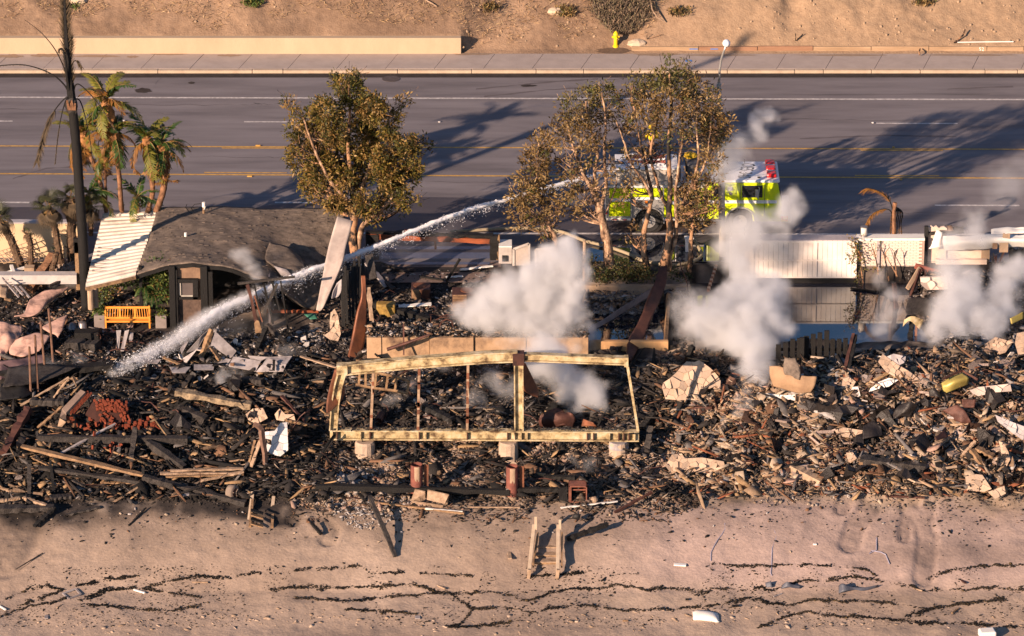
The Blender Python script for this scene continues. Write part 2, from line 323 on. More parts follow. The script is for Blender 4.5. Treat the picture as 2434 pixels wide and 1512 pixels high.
for lab, pts, cc in [('wet asphalt darkened by painted shade around the jet and the tree row', [(560, 600), (540, 505), (640, 488), (760, 478), (900, 466), (1100, 470), (1250, 478), (1400, 492), (1560, 520), (1700, 565), (1740, 600)], .010), ('painted shade of palms and garden wall along the shoulder', [(-200, 600), (-200, 500), (60, 492), (300, 500), (420, 520), (420, 600)], .010)]:
    q = [P(a + random.uniform(-8, 8), b, cc) for a, b in pts]; q = [(p.x, max(p.y, -1.24), cc) for p in q]; o = struct(MB().add(q, [tuple(reversed(range(len(q))))]).build('wet_shade_asphalt', mat('wet_shade_asphalt', (.085, .075, .085), (.04, .037, .045), .7, .4, .15, 50, stretch=(.4, 1.6, 1), rough2=.7))); o['label'] = lab  # wet by the jet; house, wall and palm shade painted into the colour
def crack(nm, lab, pts, w0, z, m_, jit=2.0, sub=7):
    vs = []; fs = []; k = 0
    for (x0, y0), (x1, y1) in zip(pts[:-1], pts[1:]):
        for j in range(sub):
            t = j / sub; p = P(x0 + (x1 - x0) * t, y0 + (y1 - y0) * t + random.uniform(-jit, jit), z); w_ = w0 * random.uniform(.3, 1.4); vs += [(p.x, p.y - w_, z), (p.x + .02, p.y + w_, z)]; k += 1
    fs = [(2 * i, 2 * i + 2, 2 * i + 3, 2 * i + 1) for i in range(k - 1)]; o = struct(MB().add(vs, fs).build(nm, m_)); o['label'] = lab
m_crk = mat('crack_fill', (.06, .05, .052), (.035, .03, .032), 3, .7, 0)
for pts in [[(300, 248), (560, 250), (633, 246)], [(0, 258), (200, 262), (420, 270)], [(602, 246), (680, 249)], [(2060, 505), (2200, 507), (2290, 510)], [(1800, 283), (2060, 285), (2500, 284)], [(820, 182), (780, 200)], [(1230, 196), (1420, 190), (1500, 186)], [(1860, 225), (2433, 222)], [(450, 372), (640, 375), (720, 372)], [(390, 175), (365, 205)], [(1000, 432), (1300, 436)]]: crack('road_crack', 'thin dark crack in the asphalt', pts, .02, .008, m_crk)
m_tyr = mat('tyre_mark', (.125, .108, .112), (.095, .08, .085), 3, .8, 0)
for pts in [[(870, 405), (940, 385), (985, 350), (1000, 310)], [(905, 412), (960, 395), (1010, 355)], [(1150, 230), (1300, 214), (1480, 202)], [(1130, 212), (1300, 196), (1440, 186)], [(30, 425), (110, 400), (200, 395)], [(2250, 212), (2433, 205)], [(1900, 330), (2100, 322), (2300, 326)]]: crack('tyre_mark', 'faint dark tyre mark curving over the lanes', pts, .09, .0065, m_tyr, .6)
m_drt = mat('dirt_patch', (.34, .24, .17), (.24, .17, .12), 6, .95, .3)
for a, b, rx, ry in [(20, 134, 34, 5), (110, 132, 40, 4), (230, 134, 60, 3), (400, 128, 50, 3), (545, 132, 30, 3), (315, 135, 16, 3), (1120, 129, 50, 3), (1700, 131, 90, 2.5), (2000, 131, 120, 2.5), (2300, 131, 120, 2.5), (1560, 130, 60, 3)]:
    q = [P(a + rx * math.cos(k * .3) * random.uniform(.75, 1.1), b + ry * math.sin(k * .3) * random.uniform(.5, 1.2), .158) for k in range(21)]; o = struct(MB().add(q, [tuple(reversed(range(21)))]).build('dirt_patch', m_drt)); o['label'] = 'brown dirt washed onto the pavement'
# kerb stones and pavement slabs, each one a piece
kx = [(-26, 0)] ; joints = [-240, -60, 111, 376, 600, 673, 823, 945, 1121, 1274, 1387, 1500, 1728, 1888, 1956, 2070, 2186, 2340, 2417, 2600, 2760]
kr = thing('kerb', 'pale yellow kerb of separate stones along the far side of the road', 'kerb', (0, YC, 0)); kr['kind'] = 'structure'; del kr['category']
ztop = .15
jx = [P(q, 172).x for q in joints]
for a, b in zip(jx[:-1], jx[1:]):
    MB().lim((a + .012, YC + .06, -.1), (b - .012, YC + .33, ztop + random.uniform(-.006, .006))).build('kerb_stone', m_kerb, kr, bevel=.02)
MB().lim((-300, YC + .06, -.1), (jx[0] - .012, YC + .33, ztop)).build('kerb_stone', m_kerb, kr)
MB().lim((jx[-1] + .012, YC + .06, -.1), (300, YC + .33, ztop)).build('kerb_stone', m_kerb, kr)
YS0, YS1 = YC + .335, P(1216, 128, .15).y
pv = bpy.data.objects.new('pavement', None); COL.objects.link(pv); pv['kind'] = 'structure'; pv['label'] = 'concrete pavement slabs beside the far kerb'
xs_ = [-200, -60] + list(np.arange(-27, 28, 2.33)) + [60, 200]
for a, b in zip(xs_[:-1], xs_[1:]):
    sk = .12
    MB().prism([(a + .012, YS0, -.1), (b - .012, YS0, -.1), (b - .012 + .55, YS1, -.1), (a + .012 + .55, YS1, -.1)], (0, 0, .1 + ztop + random.uniform(-.004, .004))).build('paving_slab', m_side, pv)
# ---------------------------------------------------------------- hillside and the retaining wall
YW = YS1 - .02; XW = P(1096, 126).x
wall_h = (P(600, 126).z, 0)
ZW = V(600, 91, YW).z; YB = YS1 + .0
def hill(x, y):
    x = np.asarray(x, float); y = np.asarray(y, float)
    d = y - YB; left = sm(.35, -.05, (x - XW) / (1 + np.clip(d - .42, 0, 9) * 3.5))
    a = np.where(d < .42, .12, .12 + (ZW - .18) + (d - .42) * .62)                       # behind the wall
    b = .12 + np.clip(d, 0, .42) * .25 + np.clip(d - .42, 0, 99) * .60 + .12 * sm(.36, .42, d) * sm(6, 6.5, x)
    z = a * left + b * (1 - left)
    z = z + sm(.3, 2.5, d) * (1.1 * (fbm(x, y, 7, 3, 71) - .5) + .35 * (fbm(x, y, 1.3, 3, 73) - .5)) + sm(0, .6, d) * .12 * (fbm(x, y, .35, 3, 75) - .5)
    gul = np.exp(-((x - 13.2 - (y - YB) * .12) / .55) ** 2) * sm(.9, 2, d); z = z - .25 * gul
    return z
hx = axis(-27, 27, .11, 450, 18); hy = YB - .02 + np.concatenate([np.arange(0, 13, .08), 13 + np.geomspace(.3, 260, 20)])
X, Y = np.meshgrid(hx, hy); Z = hill(X, Y); far_ = np.clip(Y - YB - 20, 0, None); Z = Z - far_ * .25
nx, ny = len(hx), len(hy); co = np.stack([X.ravel(), Y.ravel(), Z.ravel()], 1)
ii = np.arange(nx * (ny - 1)).reshape(ny - 1, nx)[:, :-1].ravel(); quads = np.stack([ii, ii + 1, ii + nx + 1, ii + nx], 1)
x_, y_ = co[:, 0], co[:, 1]
h1 = np.array([.36, .245, .165]); h2 = np.array([.21, .14, .095]); h3 = np.array([.37, .26, .17])
k1 = fbm(x_, y_, 2.2, 4, 81)[:, None]
col = h2 + (h1 - h2) * np.clip(k1 * 2 - .5, 0, 1); col = col + (h3 - col) * sm(3, 12, x_)[:, None] * .8
m_hill = mat('dry_earth', (1.05, 1.03, 1.0), (.68, .64, .60), 5, .95, .8, 12, vcol=True)
o = struct(npmesh('hillside', co, quads, m_hill, col, smooth=True)); o['label'] = 'dry bare earth slope above the road'
def Hv(px, py, h=0.0): return projv(px, py, hill, h, 16, .4, 1.0)
def H(px, py, h=0.0):
    z = 1.0; p = P(px, py, z)
    for k in range(16): z = z * .6 + .4 * (float(hill(p.x, p.y)) + h); p = P(px, py, z)
    return p
m_rw = mat('yellow_wall_render', (.50, .375, .255), (.41, .30, .20), .8, .9, .15, 20, stretch=(1, 1, .4))
wt = thing('retaining_wall', 'long low pale yellow retaining wall at the foot of the slope', 'wall', (XW - 12, YW, .14))
MB().lim((-120, YW, 0), (XW, YW + .38, ZW)).build('wall_body', m_rw, wt, bevel=.02)
# blocks of timber along the foot of the slope
tm = thing('timber_edging', 'low edging of end to end timber boards along the slope foot', 'edging', P(2000, 115, .2))
m_tim = mat('weathered_timber', (.44, .30, .19), (.26, .17, .10), 2, .85, .4, 14, stretch=(.3, 3, 3)); m_timr = mat('reddish_timber', (.34, .19, .12), (.22, .12, .07), 2, .85, .4, 14, stretch=(.3, 3, 3))
tj = [1500, 1660, 1800, 1932, 2070, 2207, 2345, 2433, 2560, 2700]; bb = None
for i, (a, b) in enumerate(zip(tj[:-1], tj[1:])):
    p0 = V(a, 118, YB + .30); p1 = V(b, 118, YB + .30)
    o = MB().lim((p0.x + .015, p0.y, .1), (p1.x - .015, p0.y + .12, .40 + random.uniform(-.02, .02))).build('board', m_timr if i in (1, 2) else m_tim, tm, bevel=.01)
    if i == 5: bb = (p0, o, p1)
def text(name, body, size, m_, parent, mw, ext=.003, align='CENTER'):
    cu = bpy.data.curves.new(name, 'FONT'); cu.body = body; cu.size = size; cu.extrude = ext; cu.align_x = align; cu.align_y = 'CENTER'; cu.materials.append(m_)
    o = bpy.data.objects.new(name, cu); COL.objects.link(o); o.parent = parent
    o.matrix_basis = mw; bpy.context.view_layer.update(); dg = bpy.context.evaluated_depsgraph_get()
    me = bpy.data.meshes.new_from_object(o.evaluated_get(dg)); q = bpy.data.objects.new(name, me); bpy.data.objects.remove(o); COL.objects.link(q)
    q.matrix_basis = mw
    if parent is not None: q.parent = parent; q.matrix_parent_inverse = parent.matrix_basis.inverted()
    return q
q = V(2332, 117, YB + .295); q.z = .27
text('lettering', '52', .26, m_white, tm, Matrix.Translation((q.x, YB + .295, q.z)) @ Matrix.Rotation(math.pi / 2, 4, 'X'))
m_blue = mat('blue_spray', (.06, .22, .60), (.04, .15, .42), 8, .8, 0)
for a, b, yy in [(1698, 1716, 115), (1648, 1668, 114)]:
    p0 = V(a - 10, yy, YB + .29); p1 = V(b - 10, yy, YB + .29); MB().lim((p0.x, YB + .29, .26), (p1.x, YB + .297, .31)).build('paint_mark', m_blue, tm)
# ---------------------------------------------------------------- surfaces drawn through control rows (px, py, Y)
def patch(name, rows, m_, parent=None, n=3, thick=.03, rough=.0, holes=0, kind=None, crop='v', smooth=True, seed=1, solid=True):
    pts = [[v(crop, a, b, y) for (a, b, y) in r] for r in rows]
    R0, C0 = len(pts), len(pts[0]); u = 2 ** n
    def cr(p0, p1, p2, p3, t): return .5 * ((2 * p1) + (p2 - p0) * t + (2 * p0 - 5 * p1 + 4 * p2 - p3) * t * t + (3 * p1 - p0 - 3 * p2 + p3) * t ** 3)
    def line(ps, uu):
        out = []
        for i in range(len(ps) - 1):
            a, b = ps[i], ps[i + 1]; p = ps[i - 1] if i else a * 2 - b; q = ps[i + 2] if i + 2 < len(ps) else b * 2 - a
            for k in range(uu): out.append(cr(p, a, b, q, k / uu))
        return out + [ps[-1]]
    wide = [line(r, u) for r in pts]
    cols = [line([wide[j][i] for j in range(R0)], u) for i in range(len(wide[0]))]
    nx, ny = len(cols), len(cols[0]); vs = []
    for i in range(nx):
        for j in range(ny):
            q = cols[i][j]; e = (float(fbm(q.x, q.y + q.z * 1.7, .7, 3, seed)) - .5) * rough
            vs.append(q + Vector((0, -.5, .8)) * e)
    fs = []
    for i in range(nx - 1):
        for j in range(ny - 1):
            if holes and float(vnoise(i + seed * 7, j, 2.3, seed)) < holes: continue
            a = i * ny + j; fs.append((a, a + ny, a + ny + 1, a + 1))
    mb = MB(); mb.add(vs, fs); o = mb.build(name, m_, parent, smooth=smooth, kind=kind)
    if solid:
        s = o.modifiers.new('solid', 'SOLIDIFY'); s.thickness = thick; s.offset = 0
    return o
# ---------------------------------------------------------------- house with the slumped shingle roof
m_shing = mat('asphalt_shingle', (.25, .195, .155), (.075, .06, .052), 3.2, .95, 1.4, 26, contrast=.2, stretch=(1, 1.6, 1))
m_scorch = mat('scorched_wall', (.30, .19, .12), (.10, .06, .045), 1.7, .9, .4, 10)  # burnt wall's own scorched tan, mottled by noise
m_corr = mat('white_roof_metal', (.78, .71, .62), (.40, .32, .26), .9, .6, .1, 8, contrast=.2, c3=(.68, .60, .51))
m_soot = mat('sooty_white_metal', (.62, .52, .43), (.20, .14, .11), 2.4, .7, .2, 8, contrast=.2)
hs = thing('burnt_house', 'burnt house with a sagging grey shingle roof and open charred front', 'house', P(560, 700, -.4))
BK = -.7
roof = patch('roof', [
    [(375, 496, BK), (450, 494, BK), (530, 494, BK), (620, 498, BK), (690, 497, BK), (760, 496, BK), (835, 492, BK)],
    [(366, 528, -2.3), (440, 522, -2.2), (525, 523, -2.2), (612, 530, -2.2), (682, 532, -2.0), (752, 533, -1.9), (812, 530, -1.7)],
    [(354, 572, -4.2), (430, 566, -4.2), (520, 566, -4.2), (605, 574, -4.2), (664, 588, -4.0), (742, 590, -3.6), (798, 598, -3.2)],
    [(338, 615, -6.0), (424, 602, -6.0), (520, 606, -6.0), (600, 622, -6.0), (672, 632, -5.2), (738, 655, -4.8), (783, 670, -4.4)],
    [(322, 655, -7.4), (420, 629, -7.4), (520, 633, -7.4), (590, 652, -7.3), (640, 668, -7.2), (705, 722, -6.2), (752, 738, -5.8)]],
    m_shing, hs, n=3, thick=.12, rough=.22)
roof['label'] = 'sagging weathered grey shingle roof'
patch('roof_fold', [[(640, 578, -4.6), (675, 585, -4.7), (712, 612, -4.9)], [(630, 612, -5.6), (668, 622, -5.9), (728, 636, -5.6)], [(650, 634, -6.3), (690, 650, -6.4), (712, 655, -6.1)]], m_shing, hs, n=3, thick=.08, rough=.35)
patch('underlay', [[(650, 632, -6.45), (680, 640, -6.5)], [(668, 655, -6.6), (700, 660, -6.6)]], m_greypan, hs, n=1, thick=.03)
# shingle courses: low strips following the roof
cm = MB()
me = roof.data; nv_ = len(me.vertices); nyy = 33
for j in range(2, 32, 2):
    prev = None
    for i in range(0, nv_ // nyy - 1, 1):
        q0 = me.vertices[i * nyy + j].co; q1 = me.vertices[(i + 1) * nyy + j].co
        if random.random() < .35:
            off = Vector((0, random.uniform(-.06, .06), .075)); cm.bar(q0 + off, q0.lerp(q1, random.uniform(.4, 1)) + off, .10, .018)
cm.build('shingle', m_shing, hs, kind='stuff')
fas = MB(); fr = [me.vertices[i * nyy + nyy - 1].co + Vector((0, -.05, -.06)) for i in range(0, nv_ // nyy)]
for a, b in zip(fr[:24], fr[1:25]): fas.bar(a, b, .05, .16)
fas.build('fascia', m_char, hs)
ff = MB()
for (x0, x1, ytop, ybase, d) in [(405, 415, 632, 782, .0), (415.5, 421, 640, 775, .05), (479, 492, 632, 775, .0), (497, 505, 645, 740, .05)]:
    a = V(x0, ybase, -7.5 + d); b = V(x1, ytop, -7.5 + d); MB().lim((a.x, -7.6 + d, a.z), (b.x, -7.4 + d, b.z)).build('post', m_char, hs, bevel=.01)
def vpanel(name, x0, y0, x1, y1, Y, m_, parent, t=.06, **k):
    a = V(x0, y1, Y); b = V(x1, y0, Y); return MB().lim((a.x, Y, a.z), (b.x, Y + t, b.z)).build(name, m_, parent, **k)
vpanel('wall_panel', 421, 631, 476, 668, -7.35, m_scorch, hs)['label'] = 'tan scorched panel above the window'
vpanel('wall_panel', 419, 712, 492, 786, -7.33, mat('burnt_brown_board', (.16, .105, .08), (.03, .02, .018), 2.5, .9, .8, 7), hs)
vpanel('wall_panel', 463, 668, 478, 712, -7.3, m_scorch, hs)
wf = thing('x', 'x', None, (0, 0, 0)); bpy.data.objects.remove(wf)
wfr = MB(); 
for (a, b, c_, d) in [(417, 664, 470, 672), (417, 672, 424, 712), (459, 672, 470, 712), (417, 706, 470, 712)]:
    p = V(a, d, -7.5); q = V(c_, b, -7.5); wfr.lim((p.x, -7.52, p.z), (q.x, -7.36, q.z))
wn = wfr.build('window', m_char, hs)
vpanel('pane', 425, 673, 458, 705, -7.40, mat('smoky_glass', (.14, .11, .10), (.07, .06, .06), 1, .25, 0), wn, .02)
wf2 = MB()
for (a, b, c_, d) in [(426, 673, 429.5, 706), (426, 702, 458, 706)]:
    p = V(a, d, -7.44); q = V(c_, b, -7.44); wf2.lim((p.x, -7.46, p.z), (q.x, -7.42, q.z))
wf2.build('frame', mat('pale_frame', (.45, .42, .36), (.3, .27, .24), 3), wn)
vpanel('red_panel', 403, 631, 418, 650, -7.2, mat('red_paint', (.45, .02, .015), (.25, .01, .01), 3, .5), hs)
vpanel('red_panel', 417, 674, 424, 690, -7.2, MATS['red_paint'], hs)
# dark interior: rear wall and side wall, ceiling void
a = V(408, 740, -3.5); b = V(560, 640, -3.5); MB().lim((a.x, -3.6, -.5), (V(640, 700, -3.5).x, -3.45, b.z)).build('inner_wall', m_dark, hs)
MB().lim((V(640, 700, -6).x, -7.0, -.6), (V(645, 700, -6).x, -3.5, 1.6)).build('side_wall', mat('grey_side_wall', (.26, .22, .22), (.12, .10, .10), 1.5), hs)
MB().lim((V(322, 700, -2).x + .6, -1.2, -.4), (V(800, 700, -2).x, -1.0, 2.0)).build('rear_wall', m_scorch, hs)
# vents on the roof
for (x0, yb, yt, w_, l_) in [(441, 569, 553, 3.0, 'thin white plastic vent pipe on the shingle roof'), (441, 597, 586, 5, 'short vent pipe with a white cap on the shingle roof')]:
    Yv = -4.2 if yb < 580 else -5.2; p = V(x0, yb + 4, Yv); q = V(x0, yt, Yv)
    t = thing('roof_vent', l_, 'vent pipe', p); MB().tube([p, p.lerp(q, .55)], w_ / 54, 10).build('pipe', m_white if yb < 580 else m_metal, t); MB().tube([p.lerp(q, .55), q], w_ / 50, 10).build('cap', m_white, t)
q = V(484, 512, -1.6); t = thing('vent_mast', 'orange and white pipe with loose black wires at the roof ridge', 'vent pipe', q)
MB().tube([q, V(484, 492, -1.6)], .05, 8).build('pipe', m_wood, t); MB().tube([V(484, 492, -1.6), V(484, 481, -1.6)], .07, 8).build('cap', m_white, t); MB().tube([V(484, 498, -1.6), V(487, 490, -1.6)], .05, 8).build('elbow', m_white, t)
MB().tube([V(462, 511, -1.6), V(450, 505, -1.6), V(441, 493, -1.6), V(444, 486, -1.6)], .015, 5).build('wire', m_dark, t); MB().tube([V(464, 511, -1.6), V(455, 495, -1.6), V(462, 486, -1.6), V(478, 484, -1.6)], .015, 5).build('wire', m_dark, t)
# white ribbed carport roof: every rib its own piece
cp = thing('carport_roof', 'white ribbed metal carport roof with a sooty lower edge', 'roof', V(290, 600, -4))
N = 19
for k in range(N):
    t0 = k / N; t1 = (k + 1) / N
    def L_(t): return V(245 + (203 - 245) * t, 511 + (683 - 511) * t, -.6 - 7.6 * t)
    def R__(t): return V(376 + (322 - 376) * t, 506 + (655 - 506) * t, -.65 - 6.9 * t)
    a0, a1, b0, b1 = L_(t0), L_(t1), R__(t0), R__(t1); hgt = Vector((0, 0, .075)); mb = MB()
    a1 = a1 + (a0 - a1) * .04; b1 = b1 + (b0 - b1) * .04
    s0 = lambda p, q, f: p.lerp(q, f)
    prof = [(0, 0), (.12, 1), (.62, 1), (.78, 0), (1, 0)]
    vs = [s0(a0, a1, f) + hgt * h_ * 1.3 for f, h_ in prof] + [s0(b0, b1, f) + hgt * h_ * 1.3 for f, h_ in prof]
    vs += [q - Vector((0, 0, .02)) for q in vs]
    fs = [(i, i + 5, i + 6, i + 1) for i in range(4)] + [(10 + i, 11 + i, 16 + i, 15 + i) for i in range(4)] + [(0, 1, 11, 10), (1, 2, 12, 11), (2, 3, 13, 12), (3, 4, 14, 13), (5, 15, 16, 6), (6, 16, 17, 7), (7, 17, 18, 8), (8, 18, 19, 9), (4, 9, 19, 14), (0, 10, 15, 5)]
    mb.add(vs, fs).build('roof_rib', m_soot if k in (9, 10, 11, 12) and False else m_corr, cp)
for k in range(9, 16):
    t0 = (k + .3) / N; p = L_(t0) + Vector((.1, 0, .11)); MB().box(p + Vector((.35, 0, .008)), (random.uniform(.5, .9), .22, .012)).build('soot_flake', m_soot, cp)
ed = MB().bar(V(203, 687, -8.3), V(290, 668, -7.9), .08, .12).bar(V(290, 668, -7.9), V(322, 660, -7.6), .08, .12); ed.build('edge_board', m_wood, cp)
for (x_1, y_1, y_2, Yp) in [(214, 690, 735, -8.0), (226, 684, 730, -7.7)]: MB().tube([V(x_1, y_1, Yp), V(x_1 + 2, y_2, Yp)], .12, 10).build('column', m_conc, cp)
MB().lim((V(330, 640, -7).x, -7.2, -.5), (V(337, 640, -7).x, -7.0, 2.1)).build('column', m_char, cp)
# ---------------------------------------------------------------- leaning white wall slab and charred upright boards
o = patch('leaning_wall_slab', [[(801, 515, -4.6), (818, 520, -4.6), (839, 526, -4.6)], [(780, 588, -5.4), (803, 592, -5.4), (822, 585, -5.4)], [(766, 660, -6.3), (785, 655, -6.3), (812, 628, -6.3)], [(751, 737, -7.2), (764, 737, -7.2), (780, 700, -7.2)]], mat('smudged_white_board', (.46, .39, .35), (.20, .16, .15), .9, .8, .1, 9, contrast=.22), n=2, thick=.07)
tag(o, 'tall white wall slab leaning with sooty smudges beside the shingle roof', 'wall slab')
t = thing('charred_wall', 'black charred upright boards standing behind the rusted curved beam', 'wall', g('P', 680, 900))
for i, (x0, y0, x1, y1, w_) in enumerate([(650, 470, 665, 880, 16), (672, 500, 690, 850, 14), (700, 470, 712, 830, 22), (715, 430, 735, 820, 18), (745, 400, 760, 760, 22), (775, 420, 790, 760, 16), (630, 540, 640, 900, 26), (612, 560, 640, 960, 12), (820, 390, 850, 560, 60)]):
    MB().bar(v('P', x1, y1, -8.6 + .2 * i), v('P', x0, y0, -7.6 + .2 * i), w_ * .3353 / 54, .06, up=(0, 1, 0), seg=4, rough=.15).build('board', m_char if i < 7 else m_charg, t)
q = patch('peeled_sheet', [[(590, 590, -8.7), (612, 570, -8.7), (625, 560, -8.7)], [(565, 650, -8.9), (590, 640, -8.7), (622, 640, -8.9)], [(555, 700, -9), (575, 695, -8.8), (600, 680, -9)]], m_greypan, crop='P', n=2, thick=.02, rough=.2); tag(q, 'crumpled grey sheet peeled off the charred upright boards', 'sheet')
# ---------------------------------------------------------------- burnt garage opening with the red beam
t = thing('garage_frame', 'burnt garage door frame with a red header beam and black posts', 'frame', P(1170, 640, 0))
YG = -.9
m_redb = mat('red_brown_beam', (.42, .11, .04), (.05, .02, .014), 1.4, .6, .3, 12, contrast=.2, stretch=(.5, 2, 2))
a = V(873, 558, YG); b = V(1165, 575, YG)
MB().bar(V(870, 561, YG), V(1168, 573, YG), .18, .22, seg=10, rough=.08).build('header_beam', m_redb, t)
MB().bar(V(870, 551, YG + .1), V(1172, 561, YG + .1), .3, .12, seg=14, rough=.3).build('charred_top', m_char, t)
MB().bar(V(960, 549, YG + .15), V(998, 552, YG + .15), .1, .12).build('red_board', m_redb, t)
MB().bar(V(885, 640, YG), V(884, 556, YG), .55, .3, up=(0, 1, 0), seg=4, rough=.1).build('post', m_dark, t)
MB().bar(V(1176, 640, YG), V(1173, 560, YG), .34, .3, up=(0, 1, 0), seg=6, rough=.15).build('post', m_char, t)
MB().bar(V(1182, 622, YG - .1), V(1186, 558, YG - .1), .08, .1, up=(0, 1, 0), seg=6, rough=.3).build('burnt_stud', m_wood, t)
MB().bar(V(1034, 573, YG), V(1035, 592, YG), .09, .07, up=(0, 1, 0)).build('bracket', m_redb, t)
t = thing('white_cabinet', 'white open cabinet unit with a small black box beside the garage post', 'cabinet', P(1220, 650, 0))
vpanel('side_panel', 1185, 588, 1216, 640, -1.4, m_dull, t); p = V(1185, 588, -1.4); q = V(1216, 588, -1.4)
MB().lim((p.x, -1.4, p.z), (q.x, -.6, p.z + .05)).build('top', m_white, t); vpanel('box', 1193, 608, 1206, 622, -1.46, m_dark, t, .05)
def door(name, label, cat, pts, Y, m_, fr=.1, handle=None):
    t = thing(name, label, cat, V(*pts[3], Y)); ps = [V(a, b, Y) for a, b in pts]
    MB().prism(ps, (0, .04, 0)).build('leaf', m_, t)
    f = MB()
    for i in range(4): f.bar(ps[i] + Vector((0, -.02, 0)), ps[(i + 1) % 4] + Vector((0, -.02, 0)), fr, .05, up=(0, 1, 0))
    f.build('frame', m_dull, t); return t
m_door = mat('cream_door', (.45, .38, .33), (.28, .23, .2), 1.5, .6)
door('white_door', 'white door standing ajar with a dark top edge', 'door', [(1220, 592), (1257, 579), (1257, 655), (1220, 655)], -1.6, m_door)
door('white_gate', 'tall pale gate leaf half hidden by the big smoke plume', 'gate', [(1273, 593), (1322, 588), (1324, 662), (1273, 662)], -2.0, m_door)
door('pale_gate', 'pale pink gate leaf behind the big smoke plume', 'gate', [(1326, 598), (1358, 606), (1360, 684), (1328, 676)], -2.4, m_pink)
tag(MB().tube([V(1387, 700, -3), V(1389, 573, -3)], .07, 8).build('metal_post', m_conc), 'thin pale post standing in front of the hose at the smoke edge', 'post')
# ---------------------------------------------------------------- white panelled garage wall over the flooded slab
gar = thing('garage_wall', 'sunlit white garage wall of tall panels above the flooded slab', 'wall', V(1880, 663, -1.8))
YW2 = -1.8; m_gw = mat('white_garage_paint', (.80, .75, .70), (.58, .50, .45), .6, .5, .05, 8, contrast=.2)
x0, x1 = V(1733, 600, YW2).x, V(2036, 600, YW2).x; zt, zm, zb = V(1880, 573, YW2).z, V(1880, 618, YW2).z, V(1880, 660, YW2).z
xs = list(np.linspace(x0, x1, 27))
for a, b in zip(xs[:-1], xs[1:]):
    for (za, zb_) in ((zm, zt), (zb, zm)): MB().lim((a + .005, YW2 + random.uniform(0, .008), za), (b - .005, YW2 + .06, zb_)).build('wall_board', m_gw, gar)
for px in (1735, 1790, 1940, 2034):
    p = V(px, 600, YW2).x; MB().lim((p - .035, YW2 - .035, zb), (p + .035, YW2 - .003, zt)).build('batten', m_gw, gar)
for zz in (zt - .03, zm, zb + .03): MB().lim((x0 - .02, YW2 - .05, zz - .03), (x1 + .02, YW2 - .037, zz + .03)).build('rail', m_gw, gar)
MB().lim((x0 - .1, YW2 - .06, zb - .22), (x1, YW2 + .1, zb - .04)).build('sill', m_dark, gar)
MB().lim((x0, YW2 + .06, zt - .02), (x1, -1.1, zt + .02)).build('roof_edge', mat('grey_ledge', (.40, .36, .38), (.3, .27, .28), 2), gar)
m_brick = mat('painted_brick', (.74, .56, .44), (.58, .40, .30), 1.0, .85, .15, 30, c3=(.70, .58, .50), contrast=.3)
m_mort = mat('mortar', (.42, .30, .24), (.34, .24, .19), 3)
bw = thing('brick_wall', 'whitewashed brick wall beside the garage with sooty pink streaks', 'wall', V(2118, 663, -1.6))
x0, x1 = V(2040, 600, -1.6).x, V(2196, 600, -1.6).x; z1, z0 = V(2100, 571, -1.6).z, V(2100, 663, -1.6).z
MB().lim((x0, -1.59, z0 - .3), (x1, -1.2, z1 - .005)).build('core', m_mort, bw)
bh = (z1 - z0) / 23; k = 0; protob = MB().box((0, 0, 0), (.245, .03, bh - .014)).build('brick', m_brick, bw)
first = True
for r in range(23):
    x = x0 + (.13 if r % 2 else 0)
    while x + .13 < x1 - .13:
        b = protob if first else protob.copy()
        if not first: COL.objects.link(b)
        b.location = (x + .13, -1.6 + random.uniform(-.003, .003), z0 + (r + .5) * bh); first = False; x += .26; k += 1
        if k >= 296: break
    if k >= 296: break
if k >= 296:
    rest = MB(); r0 = r
    for r in range(r0 + 1, 23):
        x = x0 + (.13 if r % 2 else 0)
        while x + .13 < x1: rest.box((x + .13, -1.6, z0 + (r + .5) * bh), (.245, .03, bh - .014)); x += .26
    if rest.v: rest.build('brick', m_brick, bw, kind='stuff')
MB().lim((x0 - .1, -1.66, z1), (x1, -1.15, z1 + .1)).build('coping', m_white, bw)
p = V(2087, 600, -1.66).x; MB().lim((p - .06, -1.70, z0), (p + .06, -1.62, z1)).build('pilaster', mat('grey_paint', (.42, .37, .37), (.34, .3, .3), 2), bw)
t = thing('vent_stack', 'shiny metal vent stack on top of the whitewashed brick wall', 'vent pipe', V(2053, 566, -1.4))
p, q = V(2053, 566, -1.4), V(2053, 538, -1.4); MB().tube([p, p.lerp(q, .25), p.lerp(q, .3)], [.16, .14, .09], 14).build('base', m_metal, t); MB().tube([p.lerp(q, .3), p.lerp(q, .92)], .135, 14).build('pipe', m_corr, t, smooth=True); MB().tube([p.lerp(q, .92), q], .155, 14).build('cap', m_metal, t)
MB().box(V(2060, 566, -1.4), (.8, .4, .12)).build('pad', m_white, t)
# ruined white building at the far right
rh = thing('burnt_garage', 'gutted white stucco garage with a torn parapet in drifting smoke', 'building', V(2320, 660, -1.3))
m_rw2 = mat('scorched_white_stucco', (.74, .60, .50), (.46, .34, .27), 1.3, .9, .3, 12, contrast=.3)
x0 = V(2196, 600, -1.3).x
MB().lim((x0 - .02, -1.35, -.3), (x0 + .14, -1.2, V(2200, 538, -1.3).z)).build('corner_post', m_dark, rh)
def vp(name, x0, y0, x1, y1, Y, m_, par, t=.1, j=0):
    a, b = V(x0, y1, Y), V(x1, y0, Y); n_ = 7; top = [Vector((a.x + (b.x - a.x) * i / n_, Y, b.z + random.uniform(-j, j))) for i in range(n_ + 1)]
    return MB().prism([Vector((a.x, Y, a.z)), Vector((b.x, Y, a.z))] + top[::-1], (0, t, 0)).build(name, m_, par)
vp('wall_panel', 2203, 540, 2250, 655, -1.2, m_rw2, rh, .12, .06)
vp('wall_panel', 2222, 618, 2345, 662, -1.5, m_rw2, rh, .15, .03)
